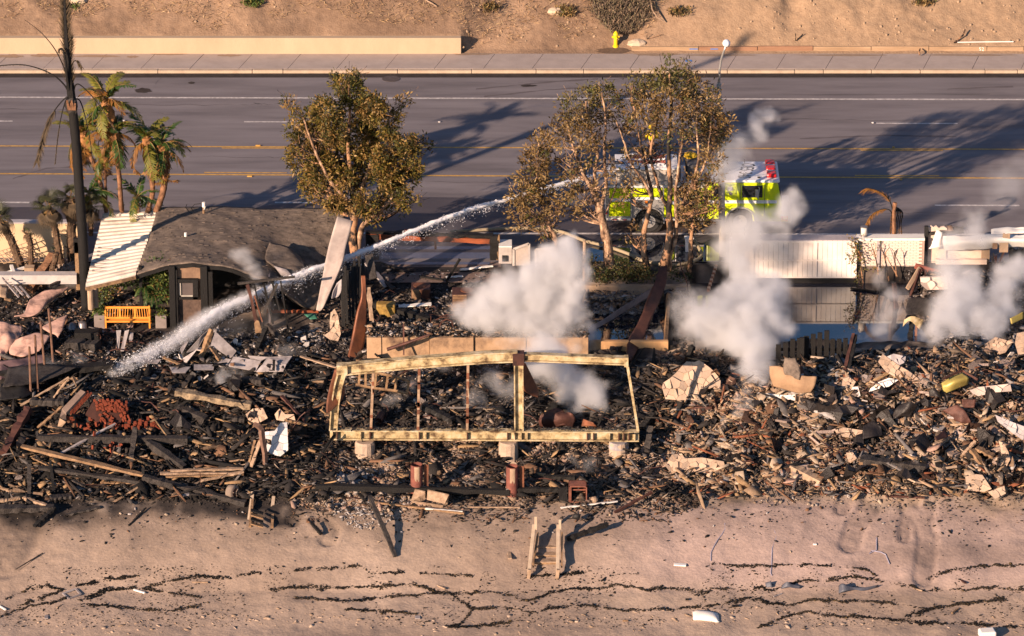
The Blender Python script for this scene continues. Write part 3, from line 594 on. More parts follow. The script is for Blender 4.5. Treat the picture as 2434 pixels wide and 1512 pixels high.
vp('wall_panel', 2218, 592, 2334, 620, -1.1, m_rw2, rh, .1, .02)
vp('wall_panel', 2330, 590, 2352, 660, -1.3, m_conc, rh, .1, .1)
for i, (x0_, y0_, x1_, y1_, Y_) in enumerate([(2240, 556, 2460, 592, -1.6), (2200, 537, 2290, 552, -1.0), (2355, 538, 2470, 560, -1.0)]):
    patch('parapet', [[(x0_, y0_ + 8, Y_), ((x0_ + x1_) / 2, y0_ + 3, Y_), (x1_, y0_, Y_)], [(x0_, y0_ + 22, Y_ - .3), ((x0_ + x1_) / 2, y0_ + 18, Y_ - .3), (x1_, y0_ + 14, Y_ - .3)], [(x0_ + 4, y1_ + 4, Y_), ((x0_ + x1_) / 2, y1_ - 2, Y_), (x1_, y1_ - 4, Y_)]], m_white if i != 1 else m_charg, rh, n=3, thick=.05, rough=.3, seed=i + 3)
patch('torn_sheet', [[(2225, 546, -1.4), (2240, 552, -1.5)], [(2214, 578, -1.7), (2232, 580, -1.8)], [(2206, 594, -1.7), (2240, 582, -1.8)]], m_white, rh, n=2, thick=.02, rough=.3)
patch('header', [[(2220, 541, -1.0), (2262, 535, -1.0)], [(2230, 554, -1.2), (2266, 548, -1.2)]], m_scorch, rh, n=2, thick=.08, rough=.1)
for i in range(8):
    a = V(2352 + random.uniform(-5, 30), 660, -1.7 + random.uniform(-.4, .2)); b = V(2352 + random.uniform(0, 36), 580 + random.uniform(0, 40), -1.7); MB().bar(a, b, .05, .05, up=(0, 1, 0), seg=5, bend=random.uniform(-.2, .2)).build('twisted_stud', m_rustd if i % 2 else m_charg, rh)
for i, (a, b, c_, d) in enumerate([(2358, 570, 2370, 592), (2374, 572, 2396, 600), (2382, 556, 2400, 572)]): vp('hanging_panel', a, b, c_, d, -1.9, m_conc if i else m_scorch, rh, .04, .03)
vp('wall_panel', 2395, 590, 2440, 660, -1.1, m_dark, rh, .1, .1)
t = thing('rusted_truss', 'bent rust red steel bracket leaning at the gutted garage corner', 'steel beam', v('R', 1150, 520, -2.2))
MB().bar(v('R', 1062, 630, -3.2), v('R', 1150, 482, -2.4), .16, .1, up=(0, 1, 0)).build('leg', m_conc, t); MB().bar(v('R', 1118, 468, -2.3), v('R', 1280, 512, -2.2), .12, .22).build('arm', mat('rust_red', (.34, .10, .06), (.16, .05, .04), 3), t)
for a, b, c_, d in [(1150, 490, 1100, 640), (1165, 495, 1080, 690), (1140, 500, 1075, 700), (1190, 500, 1185, 600)]: MB().bar(v('R', a, b, -2.5), v('R', c_, d, -3.4), .07, .07, seg=3).build('strut', m_rustd, t)
# ---------------------------------------------------------------- flooded slabs
m_water = bpy.data.materials.new('still_water'); m_water.use_nodes = True; b = m_water.node_tree.nodes['Principled BSDF']
b.inputs['Base Color'].default_value = (.018, .02, .03, 1); b.inputs['Roughness'].default_value = .04; b.inputs['IOR'].default_value = 1.6; b.inputs['Specular IOR Level'].default_value = 1.0
n = m_water.node_tree.nodes; nz = n.new('ShaderNodeTexNoise'); nz.inputs['Scale'].default_value = 2.5; bp = n.new('ShaderNodeBump'); bp.inputs['Strength'].default_value = .02; m_water.node_tree.links.new(nz.outputs[0], bp.inputs['Height']); m_water.node_tree.links.new(bp.outputs[0], b.inputs['Normal'])
for i, (a, b_, c_, d, pz) in enumerate(POOLS):
    p0 = P(a, d, pz); p1 = P(b_, c_, pz); o = MB().add([(p0.x, p0.y, pz - .1), (p1.x, p0.y, pz - .1), (p1.x, p1.y, pz - .1), (p0.x, p1.y, pz - .1)], [(0, 1, 2, 3)]).build('flood_water', m_water); struct(o)
    o['label'] = ['muddy flood water in the concrete pit', 'dark still flood water below the white garage wall'][i]
p0, p1 = P(1372, 657, .02), P(1722, 560, .02)
n_ = 30; pts = [(((p0.x + p1.x) / 2 + (p1.x - p0.x) / 2 * math.cos(6.283 * i / n_) * random.uniform(.88, 1.05)), max(-1.2, (p0.y + p1.y) / 2 + (p1.y - p0.y) / 2 * math.sin(6.283 * i / n_) * random.uniform(.85, 1.05)), .012) for i in range(n_)]
o = struct(MB().add(pts, [tuple(range(n_))]).build('puddle', m_water)); o['label'] = 'dark puddle mirroring the lime fire engine'
p0, p1 = P(905, 628, .02), P(1165, 585, .02); o = struct(MB().add([(p0.x, p0.y, .0), (p1.x, p0.y, .0), (p1.x, p1.y, .012), (p0.x, p1.y, .012)], [(0, 1, 2, 3)]).build('wet_slab', mat('wet_concrete', (.11, .12, .18), (.07, .08, .12), 2, .25, .2, 9)))
p0, p1 = P(905, 672, -.15), P(1190, 628, -.1); o = struct(MB().add([(p0.x, p0.y, -.14), (p1.x, p0.y, -.14), (p1.x, p1.y, .0), (p0.x, p1.y, .0)], [(0, 1, 2, 3)]).build('garage_slab', mat('dusty_slab', (.22, .15, .12), (.10, .075, .07), 1.2, .8, .3, 9)))
# concrete pit walls and the long low wall
t = thing('pit_wall', 'tan concrete wall round the flooded pit with sooty staining', 'wall', P(1460, 690, -.5))
m_stain = mat('stained_concrete', (.56, .34, .16), (.26, .14, .07), 1.3, .85, .3, 8, contrast=.25, stretch=(1, 1, .3))
def vbox(name, xa, ya, xb, yb, Y, d, m_, par):
    a, b = V(xa, yb, Y), V(xb, ya, Y); return MB().lim((a.x, Y, a.z), (b.x, Y + d, b.z)).build(name, m_, par, bevel=.015)
vbox('rear_wall', 1380, 679, 1640, 706, -3.6, .2, m_conc, t)
vbox('front_wall', 1400, 812, 1588, 858, -9.7, .22, m_stain, t)
pa, pb = V(1588, 820, -9.6), V(1594, 700, -3.6); MB().lim((pa.x, -9.6, -1.3), (pa.x + .2, -3.6, -.45)).build('side_wall', m_char, t)
t = thing('low_wall', 'long low tan concrete wall behind the yellow steel frame', 'wall', P(1000, 850, -1))
for a, b, Yq in [(872, 906, -10.3), (907, 1020, -10.25), (1021, 1125, -10.35), (1127, 1250, -10.25), (1252, 1398, -10.3)]: vbox('wall_section', a, 803, b, 852, Yq, .22, mat('sooty_tan_wall', (.44, .29, .18), (.08, .05, .04), 1.1, .9, .4, 9, contrast=.2, c3=(.34, .22, .13)), t)
MB().lim((V(872, 800, -10.3).x, -10.0, -.9), (V(1398, 800, -10.3).x, -8.9, V(872, 804, -10.3).z)).build('slab_top', mat('ash_slab', (.30, .24, .20), (.08, .07, .06), 3, .95, .8, 12), t)
tag(MB().bar(V(1588, 700, -5.0), V(1581, 818, -9.2), .14, .14, up=(0, 1, 0)).build('timber_post', m_wood), 'weathered post standing at the corner of the flooded pit', 'post')
# tan property wall and the plants' side at far left
t = thing('garden_wall', 'tan rendered garden wall behind the small fan palms', 'wall', P(90, 640, 0)); vbox('wall_body', -260, 531, 188, 625, -.75, .28, mat('tan_render', (.62, .47, .30), (.50, .36, .23), .9, .9, .1, 12), t); 
a = V(-260, 531, -.75); b = V(195, 531, -.75); MB().lim((a.x, -.8, a.z), (b.x, -.42, a.z + .06)).build('coping', mat('grey_cap', (.42, .40, .42), (.34, .32, .34), 2), t)
MB().bar(V(178, 650, -1.6), V(196, 545, -1.6), .25, .12, up=(0, 1, 0), seg=3).build('end_board', m_char, t)
t = thing('tall_post', 'tall scorched timber post beside the burnt palm trunk', 'post', G(187, 690)); MB().bar(V(186, 690, -4.2), V(181, 575, -4.2), .16, .16, up=(0, 1, 0)).build('lower', m_wood, t); MB().bar(V(181, 600, -4.18), V(180, 566, -4.18), .2, .2, up=(0, 1, 0)).build('upper', m_char, t)
MB().bar(V(193, 700, -4.1), V(188, 580, -4.1), .2, .1, up=(0, 1, 0), seg=4, rough=.1).build('burnt_side', m_char, t)
# trellises
for (lab, q0, q1, q2, nx_, ny_) in [('large white trellis panel leaning on the tan garden wall', (350, 490), (630, 780), (230, 540), 0, 0)]:
    t = thing('trellis', lab, 'trellis', v('H', 350, 780, -1.6))
    A_ = [v('H', 230, 545, -1.2), v('H', 350, 800, -1.9), v('H', 500, 445, -1.2), v('H', 632, 780, -1.9)]
    for i in range(5):
        f = i / 4
        if f in (.5,): continue
        MB().bar(A_[0].lerp(A_[2], f), A_[1].lerp(A_[3], f), .035, .025, up=(0, 1, 0)).build('slat', m_woodl, t)
    for i in range(6): f = i / 5; MB().bar(A_[0].lerp(A_[1], f), A_[2].lerp(A_[3], f), .03, .025, up=(0, 1, 0)).build('slat', m_woodl, t)
t = thing('trellis', 'white trellis panel with a cut corner at the photo edge', 'trellis', v('H', 60, 790, -1.6)); t['label'] = 'low white trellis panel between wall and collapsed deck'
A_ = [v('H', -80, 640, -1.2), v('H', 60, 790, -1.9), v('H', 195, 555, -1.2), v('H', 300, 700, -1.9)]
for i in range(6): f = i / 5; MB().bar(A_[0].lerp(A_[2], f), A_[1].lerp(A_[3], f), .035, .025, up=(0, 1, 0)).build('slat', m_woodl, t)
for i in range(4): f = i / 3; MB().bar(A_[0].lerp(A_[1], f), A_[2].lerp(A_[3], f), .03, .025, up=(0, 1, 0)).build('slat', m_woodl, t)
# white concrete ledge across the left lot
t = thing('white_ledge', 'long white concrete ledge crossing behind the pink stucco slab', 'ledge', P(80, 680, 0)); vbox('ledge_body', -40, 655, 182, 676, -4.6, .5, mat('dirty_white', (.55, .50, .48), (.33, .30, .29), 1.5), t)
# ---------------------------------------------------------------- fire engine
YT = P(1640, 553, 0).y; XT = V(1439, 553, YT).x
fe = thing('fire_engine', 'lime yellow fire engine with a white cab roof parked on the near shoulder', 'fire engine', (XT, YT, 0))
m_lime = mat('lime_paint', (.62, .74, .012), (.56, .67, .01), .8, .3, 0, spec=.5); m_silver = mat('brushed_steel', (.55, .54, .53), (.40, .39, .38), 2, .35, 0, metal=.6)
m_tyre = mat('tyre_rubber', (.03, .03, .032), (.018, .018, .018), 6, .85, .3); m_wr = mat('white_roof_paint', (.80, .80, .82), (.74, .74, .77), 1, .35, 0, spec=.5)
m_glass = mat('dark_glass', (.02, .022, .028), (.012, .013, .018), 1, .08, 0, spec=.8); m_red = mat('red_lens', (.65, .02, .02), (.45, .01, .01), 8, .25, 0, spec=.6); m_stripe = mat('reflective_white', (.72, .72, .74), (.64, .64, .66), 3, .4, 0)
m_amb = mat('amber_lens', (.8, .25, .03), (.6, .16, .02), 3, .3, 0); m_dgrey = mat('dark_grey_trim', (.10, .10, .11), (.06, .06, .065), 4, .6, .1)
def tb(name, a, b, m_, par=None, bevel=.012, **k): return MB().lim((XT + a[0], YT + a[1], a[2]), (XT + b[0], YT + b[1], b[2])).build(name, m_, par or fe, bevel=bevel, **k)
tb('chassis', (.3, .3, .42), (7.6, 2.1, .68), m_dgrey)
body = tb('body', (0, .05, .62), (4.3, 2.35, 2.28), m_silver)
for (a, b, z0, z1, m_) in [(.14, 1.07, 1.60, 2.05, m_lime), (.14, 1.07, 1.44, 1.59, m_stripe), (.14, 1.07, .76, 1.43, m_lime), (1.16, 2.45, 1.65, 2.05, m_lime), (1.16, 2.45, 1.52, 1.64, m_stripe), (2.54, 3.02, .72, 1.30, m_lime), (2.54, 3.02, 1.31, 1.46, m_stripe), (2.54, 3.02, 1.47, 2.05, m_lime), (4.06, 4.28, .7, 2.05, m_lime)]:
    tb('compartment_door' if m_ is m_lime else 'stripe', (a, 0, z0), (b, .08, z1), m_)
for a in (.1, 1.10, 2.49, 3.06): tb('door_trim', (a, -.02, .70), (a + .04, .06, 2.10), m_silver)
tb('top_rail', (0, -.03, 2.10), (4.3, .10, 2.19), m_white); tb('top_rail', (0, .0, 2.22), (4.3, .35, 2.30), m_silver)
tb('rub_rail', (0, -.05, .58), (1.1, .08, .68), m_white); tb('rub_rail', (2.5, -.05, .58), (4.3, .08, .66), m_white)
for a in (.25, .72, 2.6, 3.2): tb('red_reflector', (a, -.055, .60), (a + .22, -.045, .64), m_red, bevel=0)
tb('tail_light', (-.02, -.03, .85), (.05, .10, 1.05), m_red); tb('marker_light', (1.70, -.04, 1.36), (1.82, .05, 1.47), m_amb)
tb('pump_panel', (3.12, .0, .66), (4.02, .1, 2.05), m_dgrey)
for i in range(9):
    q = (XT + 3.25 + .22 * (i % 4), YT - .02, .95 + .28 * (i // 4)); MB().tube([(q[0], q[1] + .1, q[2]), (q[0], q[1] - .06, q[2])], .07, 12).build('gauge', m_silver, fe)
tb('hose_bed', (.45, .35, 2.28), (3.1, 2.1, 2.80), mat('beige_cover', (.42, .38, .33), (.34, .30, .27), 1.5, .7)); tb('hose_bed_top', (.42, .32, 2.80), (3.14, 2.13, 2.86), m_stripe)
for i in range(7):
    pts = [(XT + 1.0 + .2 * k, YT + .55 + .2 * i + .05 * math.sin(k), 2.93 + .03 * math.sin(k * 1.3 + i)) for k in range(9)]
    MB().tube(pts, .09, 6).build('folded_hose', mat('faded_red_hose', (.42, .14, .10), (.3, .09, .07), 4) if i % 3 else m_stripe, fe)
tb('equipment_box', (.25, 1.2, 2.3), (.9, 2.2, 2.75), m_dgrey); tb('crew_rail', (3.2, .2, 2.28), (3.26, 2.2, 3.0), m_dgrey); tb('gear_stack', (3.5, .7, 2.28), (4.1, 1.9, 2.9), m_dgrey, bevel=.1)
# cab
CX = 4.42
def cabpt(x, z, y): return Vector((XT + x, YT + y, z))
prof = [(CX, .62), (5.28, .62), (5.33, .95), (5.5, 1.13), (5.85, 1.2), (6.2, 1.13), (6.37, .95), (6.42, .50), (7.62, .50), (7.66, 1.3), (7.50, 2.2), (7.40, 2.30), (CX, 2.30)]
MB().prism([cabpt(x, z, .02) for x, z in prof], (0, 2.34, 0)).build('cab_body', m_lime, fe, bevel=.04)
rf = MB().lim((XT + CX - .05, YT - .03, 2.31), (XT + 7.56, YT + 2.43, 2.43)).build('cab_roof', m_wr, fe, bevel=.08)
for a, b, z0, z1 in [(4.66, 5.10, 1.65, 2.16), (5.92, 6.82, 1.62, 2.18)]: tb('side_window', (a, .0, z0), (b, .05, z1), m_glass, bevel=.03)
for a in (4.60, 5.16, 5.84, 6.90): tb('door_seam', (a, .005, .75), (a + .018, .04, 2.2), m_dgrey, bevel=0)
tb('stripe', (4.45, .003, 1.36), (7.45, .04, 1.50), m_stripe, bevel=0)
tb('rear_facing_light', (5.28, -.03, 1.95), (5.5, .05, 2.14), m_white); MB().tube([cabpt(5.42, 1.82, .05), cabpt(5.42, 1.82, -.04)], .07, 12).build('siren_speaker', m_dgrey, fe)
wsn = MB().prism([cabpt(7.47, 2.22, .2), cabpt(7.66, 1.38, .2), cabpt(7.66, 1.38, 2.2), cabpt(7.47, 2.22, 2.2)], (.04, 0, .01)).build('windscreen', m_glass, fe)
tb('bumper', (7.6, .0, .45), (8.1, 2.4, .85), m_silver, bevel=.05); tb('grille', (7.62, .5, .85), (7.72, 1.9, 1.3), m_silver); tb('bumper_chevron', (7.64, -.01, .52), (7.95, .02, .78), mat('chevron_red_yellow', (.9, .6, .05), (.8, .08, .03), 12, .4, 0, contrast=.02), bevel=0)
for yy in (.25, 2.0): tb('headlight', (7.66, yy, .95), (7.74, yy + .25, 1.15), m_white)
MB().tube([cabpt(6.62, 2.12, -.02), cabpt(6.66, 2.2, -.28), cabpt(6.62, 1.7, -.3), cabpt(6.6, 1.66, -.02)], .02, 6).build('mirror_arm', m_silver, fe); tb('mirror', (6.48, -.32, 1.75), (6.62, -.26, 2.1), m_silver)
MB().tube([cabpt(5.72, 1.6, -.05), cabpt(5.72, 1.05, -.05)], .02, 6).build('grab_handle', m_silver, fe)
# light bar at the front edge of the roof, three red domes with grey gaps
for i in range(3): MB().box((XT + 7.22 - .10 * 0, YT + .50 + .72 * i, 2.53), (.42, .50, .18)).build('red_beacon', m_red, fe, bevel=.06)
for i in range(2): MB().box((XT + 7.22, YT + .86 + .72 * i, 2.51), (.40, .22, .13)).build('beacon_bar', m_silver, fe, bevel=.02)
tb('roof_hatch', (6.6, .28, 2.43), (6.72, .38, 2.47), m_dark, bevel=0); tb('roof_antenna', (6.1, 2.2, 2.43), (6.13, 2.23, 2.6), m_dark, bevel=0)
m_letter = mat('black_lettering', (.04, .04, .05), (.03, .03, .035), 4, .6, 0)
mw = Matrix.Translation((XT + 6.12, YT + 1.2, 2.4345)) @ Matrix.Rotation(R_(-99), 4, 'Z') @ Matrix.Diagonal((.66, 1.05, 1, 1))
text('lettering', 'OES 340', .80, m_letter, fe, mw, .002)
for (x_, y_w, nm) in [(1.88, .0, 'near'), (1.88, 2.0, 'far'), (5.86, .0, 'near'), (5.86, 2.05, 'far')]:
    y0_ = YT + (.0 if nm == 'near' else 2.05); w0 = MB()
    w0.tube([(XT + x_, y0_ - .02, .53), (XT + x_, y0_ + .05, .53), (XT + x_, y0_ + .30, .53), (XT + x_, y0_ + .35, .53)], [.48, .53, .53, .48], 28)
    wh = w0.build('wheel', m_tyre, fe, smooth=False)
    r0 = MB().tube([(XT + x_, y0_ - .05, .53), (XT + x_, y0_ - .03, .53)], [.29, .30], 24); r0.tube([(XT + x_, y0_ - .12, .53), (XT + x_, y0_ - .05, .53)], [.08, .12], 12)
    for k in range(8): r0.tube([(XT + x_ + .19 * math.cos(k * .785), y0_ - .07, .53 + .19 * math.sin(k * .785)), (XT + x_ + .19 * math.cos(k * .785), y0_ - .05, .53 + .19 * math.sin(k * .785))], .035, 6)
    r0.build('rim', m_silver, wh)
    if nm == 'near':
        ar = MB(); pts = [(XT + x_ + .66 * math.cos(t), y0_ - .03, .53 + .66 * math.sin(t)) for t in np.linspace(-.1, math.pi + .1, 17)]
        for p_, q_ in zip(pts[:-1], pts[1:]): ar.bar(p_, q_, .12, .05, up=(0, 0, 1) if abs(p_[0] - q_[0]) > .03 else (1, 0, 0))
        ar.build('wheel_arch', m_silver, fe)
        if x_ < 3: MB().tube([(XT + x_, y0_ + .02, .53), (XT + x_, y0_ + .045, .53)], .64, 24).build('wheel_well', m_dark, fe)
t = thing('deck_gun', 'brass deck gun on top of the fire engine feeding the water jet', 'deck gun', (XT + .7, YT + 1.0, 2.86))
MB().tube([(XT + .7, YT + 1.0, 2.3), (XT + .7, YT + 1.0, 2.75), (XT + .5, YT + .95, 2.9), (XT + .05, YT + .85, 2.98), (XT - .25, YT + .8, 3.0)], [.1, .1, .09, .07, .05], 10).build('barrel', m_metal, t); MB().ell((XT + .7, YT + 1.0, 2.8), .14).build('swivel', m_rustd, t)
# lamp post
lp = thing('street_lamp', 'tall concrete street lamp rising beside the fire engine cab', 'street lamp', P(1717, 640, 0))
YL = -.55
m_lp = mat('lamp_concrete', (.50, .44, .38), (.30, .26, .22), 3, .9, .4, 14)
MB().tube([V(1718, 640, YL), V(1713, 400, YL), V(1708, 200, YL)], [.16, .13, .10], 12).build('column', m_lp, lp, smooth=True)
MB().tube([V(1708, 202, YL), V(1708, 196, YL)], [.11, .06], 12).build('collar', m_lp, lp)
MB().tube([V(1708, 198, YL), V(1710, 165, YL), V(1714, 140, YL - .1), V(1720, 122, YL - .3), V(1724, 112, YL - .4)], [.055, .05, .045, .045, .045], 8).build('arm', m_silver, lp, smooth=True)
MB().ell(V(1726, 103, YL - .45), (.17, .24, .16), 14, 8).build('lamp_head', m_wr, lp, smooth=True)
MB().box(V(1725, 96.5, YL - .4), (.1, .1, .06)).build('photocell', m_dgrey, lp)
# fire hoses
def hose(label, pts, r, lift=.1):
    return tag(MB().tube([P(a, b, z) for a, b, z in pts], r, 8).build('fire_hose', mat('olive_hose', (.34, .28, .19), (.22, .18, .12), 4, .8, .2), smooth=True), label, 'fire hose')
def spl(pts, n=6):
    out = []
    for i in range(len(pts) - 1):
        p0 = pts[max(i - 1, 0)]; p1 = pts[i]; p2 = pts[i + 1]; p3 = pts[min(i + 2, len(pts) - 1)]
        for k in range(n):
            t = k / n; out.append(tuple(.5 * (2 * b + (c_ - a) * t + (2 * a - 5 * b + 4 * c_ - d) * t * t + (3 * b - a - 3 * c_ + d) * t ** 3) for a, b, c_, d in zip(p0, p1, p2, p3)))
    return out + [pts[-1]]
hose('long olive fire hose running from the tree row into a loop by the lamp', spl([(1070, 551, .1), (1150, 546, .1), (1235, 542, .1), (1300, 546, .1), (1340, 553, .1), (1388, 572, .1), (1440, 585, .1), (1492, 603, .1), (1526, 619, .1), (1580, 629, .1), (1630, 626, .1), (1660, 615, .1), (1667, 602, .12), (1655, 580, .2), (1646, 562, .5), (1640, 545, .9)]), .075)
# signal box on the shoulder
t = thing('utility_box', 'small grey utility box on the shoulder behind the tree trunks', 'utility box', P(1637, 600, 0)); p = P(1637, 600, 0); MB().lim((p.x - .16, p.y, 0), (p.x + .16, p.y + .25, .62)).build('cabinet', m_wr, t, bevel=.02); MB().lim((p.x - .2, p.y - .03, .62), (p.x + .2, p.y + .28, .66)).build('lid', m_stripe, t)
# ---------------------------------------------------------------- hydrant on the slope foot
hp = H(1463, 110); hy = thing('fire_hydrant', 'bright yellow fire hydrant standing at the foot of the slope', 'fire hydrant', hp)
m_hyd = mat('hydrant_yellow', (.85, .60, .02), (.75, .50, .01), 3, .4, .1)
def hz(dx, z, dy=0): return hp + Vector((dx, dy, z))
MB().tube([hz(0, -.05), hz(0, .04), hz(0, .05), hz(0, .55), hz(0, .58)], [.14, .14, .095, .095, .14], 14).build('barrel', m_hyd, hy)
MB().tube([hz(0, .58), hz(0, .66), hz(0, .72), hz(0, .76)], [.13, .11, .06, .03], 14).build('bonnet', m_hyd, hy); MB().tube([hz(-.19, .46), hz(.17, .46)], .055, 10).build('outlet', m_hyd, hy); MB().tube([hz(0, .46, -.18), hz(0, .46)], .065, 10).build('outlet', m_hyd, hy)
# ---------------------------------------------------------------- large yellow steel frame on piers
def ibeam(mb, p0, p1, w_, h_, up, tf=.05, seg=1, bend=0):
    p0, p1 = Vector(p0), Vector(p1); d = (p1 - p0).normalized(); u = (Vector(up) - d * Vector(up).dot(d)).normalized()
    mb.bar(p0 + u * (h_ / 2 - tf / 2), p1 + u * (h_ / 2 - tf / 2), w_, tf, up=u, seg=seg, bend=bend); mb.bar(p0 - u * (h_ / 2 - tf / 2), p1 - u * (h_ / 2 - tf / 2), w_, tf, up=u, seg=seg, bend=bend)
    mb.bar(p0, p1, tf, h_ - tf * 2, up=u, seg=seg, bend=bend); return mb
YF = -16.6
sf = thing('steel_portal', 'scorched yellow steel window portal standing on three concrete piers', 'steel frame', V(1150, 1040, YF))
z = Vector((0, 0, 1)); zf = (0, 0, 1)
ibeam(MB(), V(784, 1031, YF), V(1518, 1035, YF), .34, .42, zf).build('bottom_beam', m_yel, sf)
for px in (790, 801, 857, 879, 996, 1012, 1110, 1206, 1222, 1238, 1252, 1395, 1410, 1448, 1470, 1482, 1494, 1508):
    p = V(px, 1031 + (px - 784) * .0055, YF); MB().box((p.x, YF - .09, p.z), (.045, .16, .34)).build('stiffener', m_yel if px % 3 else m_rustd, sf)
ibeam(MB(), V(1232, 856, YF), V(1233, 1021, YF), .34, .38, (1, 0, 0)).build('main_post', m_yel, sf)
mb = MB(); pts = [V(815, 878, YF), V(900, 869, YF), V(985, 861, YF), V(1070, 855, YF), V(1150, 849, YF), V(1230, 846, YF)]
for a, b in zip(pts[:-1], pts[1:]): ibeam(mb, a, b, .34, .44, zf)
mb.build('top_beam', m_yel, sf)
ibeam(MB(), V(1242, 848, YF), V(1488, 857, YF), .30, .32, zf).build('top_beam', m_yel, sf)
mb = MB(); pts = [V(815, 876, YF), V(804, 915, YF), V(796, 960, YF), V(792, 1021, YF)]
for a, b in zip(pts[:-1], pts[1:]): ibeam(mb, a, b, .32, .34, (1, 0, 0))
mb.build('end_post', m_yel, sf)
MB().box(V(1232, 851, YF), (.46, .4, .52)).build('joint_plate', m_rustd, sf, bevel=.01); MB().box(V(813, 876, YF), (.44, .4, .4)).build('joint_plate', m_yel, sf, bevel=.01)
for (a, b, c_, d) in [(887, 879, 881, 1022), (996, 868, 993, 1022), (1112, 861, 1110, 1022), (1490, 864, 1516, 1024)]:
    p, q = V(a, b, YF), V(c_, d, YF); mb = MB().bar(p, q, .12, .10, up=(1, 0, 0), seg=4, rough=.05); mb.build('slim_post', m_yel if a == 1490 else m_woodl, sf)
    if a != 1490:
        for k in range(7): o_ = p.lerp(q, random.random()); MB().bar(o_, o_ + Vector((0, 0, -random.uniform(.1, .35))), .125, .105, up=(1, 0, 0)).build('rust_patch', m_rust, sf)
MB().box(V(1488, 858, YF), (.16, .34, .4)).build('end_plate', m_yel, sf)
mbt = MB(); 
for k in range(260):
    p = V(random.uniform(790, 1500), 1020, YF); mbt.box((p.x, YF + random.uniform(-.16, .2), p.z + .02), (random.uniform(.02, .12), random.uniform(.02, .08), random.uniform(.01, .06)), Matrix.Rotation(random.uniform(0, 3), 3, 'Z'))
mbt.build('char_crumbs', m_charg, sf, kind='stuff')
for i, (px, lab) in enumerate([(867, 'squat concrete pier under the end of the frame near the burnt timbers'), (1208, 'squat concrete pier under the middle of the yellow frame'), (1470, 'squat concrete pier with a cracked sooty top below the frame corner')]):
    a = V(px, 1048, YF + .0); b = V(px, 1083, YF + .0); n_ = 14; mb = MB()
    mb.tube([a, a.lerp(b, .15), a.lerp(b, .8), b - Vector((0, 0, .5))], [.36, .40, .40, .41], n_, wob=.03)
    t = thing('concrete_pier', lab, 'pier', b); mb.build('shaft', m_concp, t, bevel=.02)
    if i == 2: MB().tube([a + Vector((0, 0, .01)), a.lerp(b, .42)], [.365, .415], n_, wob=.04).build('sooty_top', m_greypan, t)
for i, (px, y0, y1) in enumerate([(990, 1104, 1157), (1217, 1108, 1160)]):
    Yq = P(px, y1, -2.3).y; a, b = V(px, y0, Yq), V(px, y1, Yq); t = thing('steel_casing', ['rusted steel pipe pile with peeled pale patch, farther from the fallen stove box', 'rusted steel pipe pile with peeled pale patch, nearer the fallen stove box'][i], 'pipe pile', b)
    mb = MB(); mb.tube([b - Vector((0, 0, .3)), a], .24, 18, cap=False); mb.tube([a, b], .21, 18, cap=False); mb.build('pipe', mat('maroon_rust', (.24, .085, .06), (.10, .035, .03), 4, .8, .4), t, smooth=True)
    MB().tube([a - Vector((0, 0, .3)), a - Vector((0, 0, .28))], .2, 14).build('fill', m_conc, t)
    pm = MB(); n_ = 7
    for k in range(n_):
        t0 = math.pi * 1.38 + k * .12; t1 = t0 + .12; top = a.z - .02; bot = a.lerp(b, .62 + random.uniform(-.08, .12)).z
        f = lambda tt, zz: (a.x + .246 * math.cos(tt), a.y + .246 * math.sin(tt), zz); pm.add([f(t0, bot), f(t1, bot), f(t1, top), f(t0, top)], [(0, 1, 2, 3)])
    pm.build('peeled_patch', m_conc, t); ibeam(MB(), a + Vector((.38, .1, -.05)), b + Vector((.38, .1, 0)), .1, .18, (1, 0, 0), .03).build('side_channel', m_rust, t)
# ---------------------------------------------------------------- bench with its back to the sea
t0_ = c('O', 742, 755); YB_ = G(*c('O', 900, 912)).y
bn = thing('garden_bench', 'orange varnished slatted garden bench between two stone planters', 'bench', V(305, 779, YB_))
m_or = mat('orange_varnish', (.78, .33, .06), (.60, .22, .035), 3, .45, .1, 14)
def bb_(a, b): return v('O', a, b, YB_)
L0, R0 = bb_(745, 905).x, bb_(1066, 905).x; zb_, zt_ = bb_(900, 912).z, bb_(900, 757).z; zs = bb_(900, 858).z; zs2 = bb_(900, 838).z
for x in (L0 + .03, R0 - .03):
    MB().lim((x - .035, YB_, zb_ - .05), (x + .035, YB_ + .07, zt_ + .03)).build('leg', m_or, bn, bevel=.006); MB().lim((x - .035, YB_ + .5, zb_ - .05), (x + .035, YB_ + .57, zs + .28)).build('leg', m_or, bn, bevel=.006)
    MB().lim((x - .04, YB_ + .0, zs + .24), (x + .04, YB_ + .6, zs + .29)).build('armrest', m_or, bn, bevel=.006); MB().lim((x - .02, YB_ + .07, zs - .08), (x + .02, YB_ + .5, zs)).build('side_rail', m_or, bn)
MB().lim((L0, YB_ + .005, zt_ - .09), (R0, YB_ + .065, zt_)).build('top_rail', m_or, bn, bevel=.006); MB().lim((L0, YB_ + .005, zs2 - .03), (R0, YB_ + .065, zs2 + .04)).build('lower_rail', m_or, bn, bevel=.006); MB().lim((L0, YB_ - .01, zs - .07), (R0, YB_ + .06, zs + .0)).build('seat_rail', m_or, bn, bevel=.006)
for i in range(1, 3): x = L0 + (R0 - L0) * i / 3; MB().lim((x - .04, YB_ + .002, zs2 + .04), (x + .04, YB_ + .055, zt_ - .09)).build('backrest_post', m_or, bn)
for i in range(3):
    for k in range(5): x = L0 + (R0 - L0) * (i + (k + 1) / 6) / 3; MB().bar((x, YB_ + .03, zs2 + .04), (x + (i - 1) * .0 + (.03 if i < 2 else -.03), YB_ + .03, zt_ - .09), .03, .02, up=(0, 1, 0)).build('backrest_slat', m_or, bn)
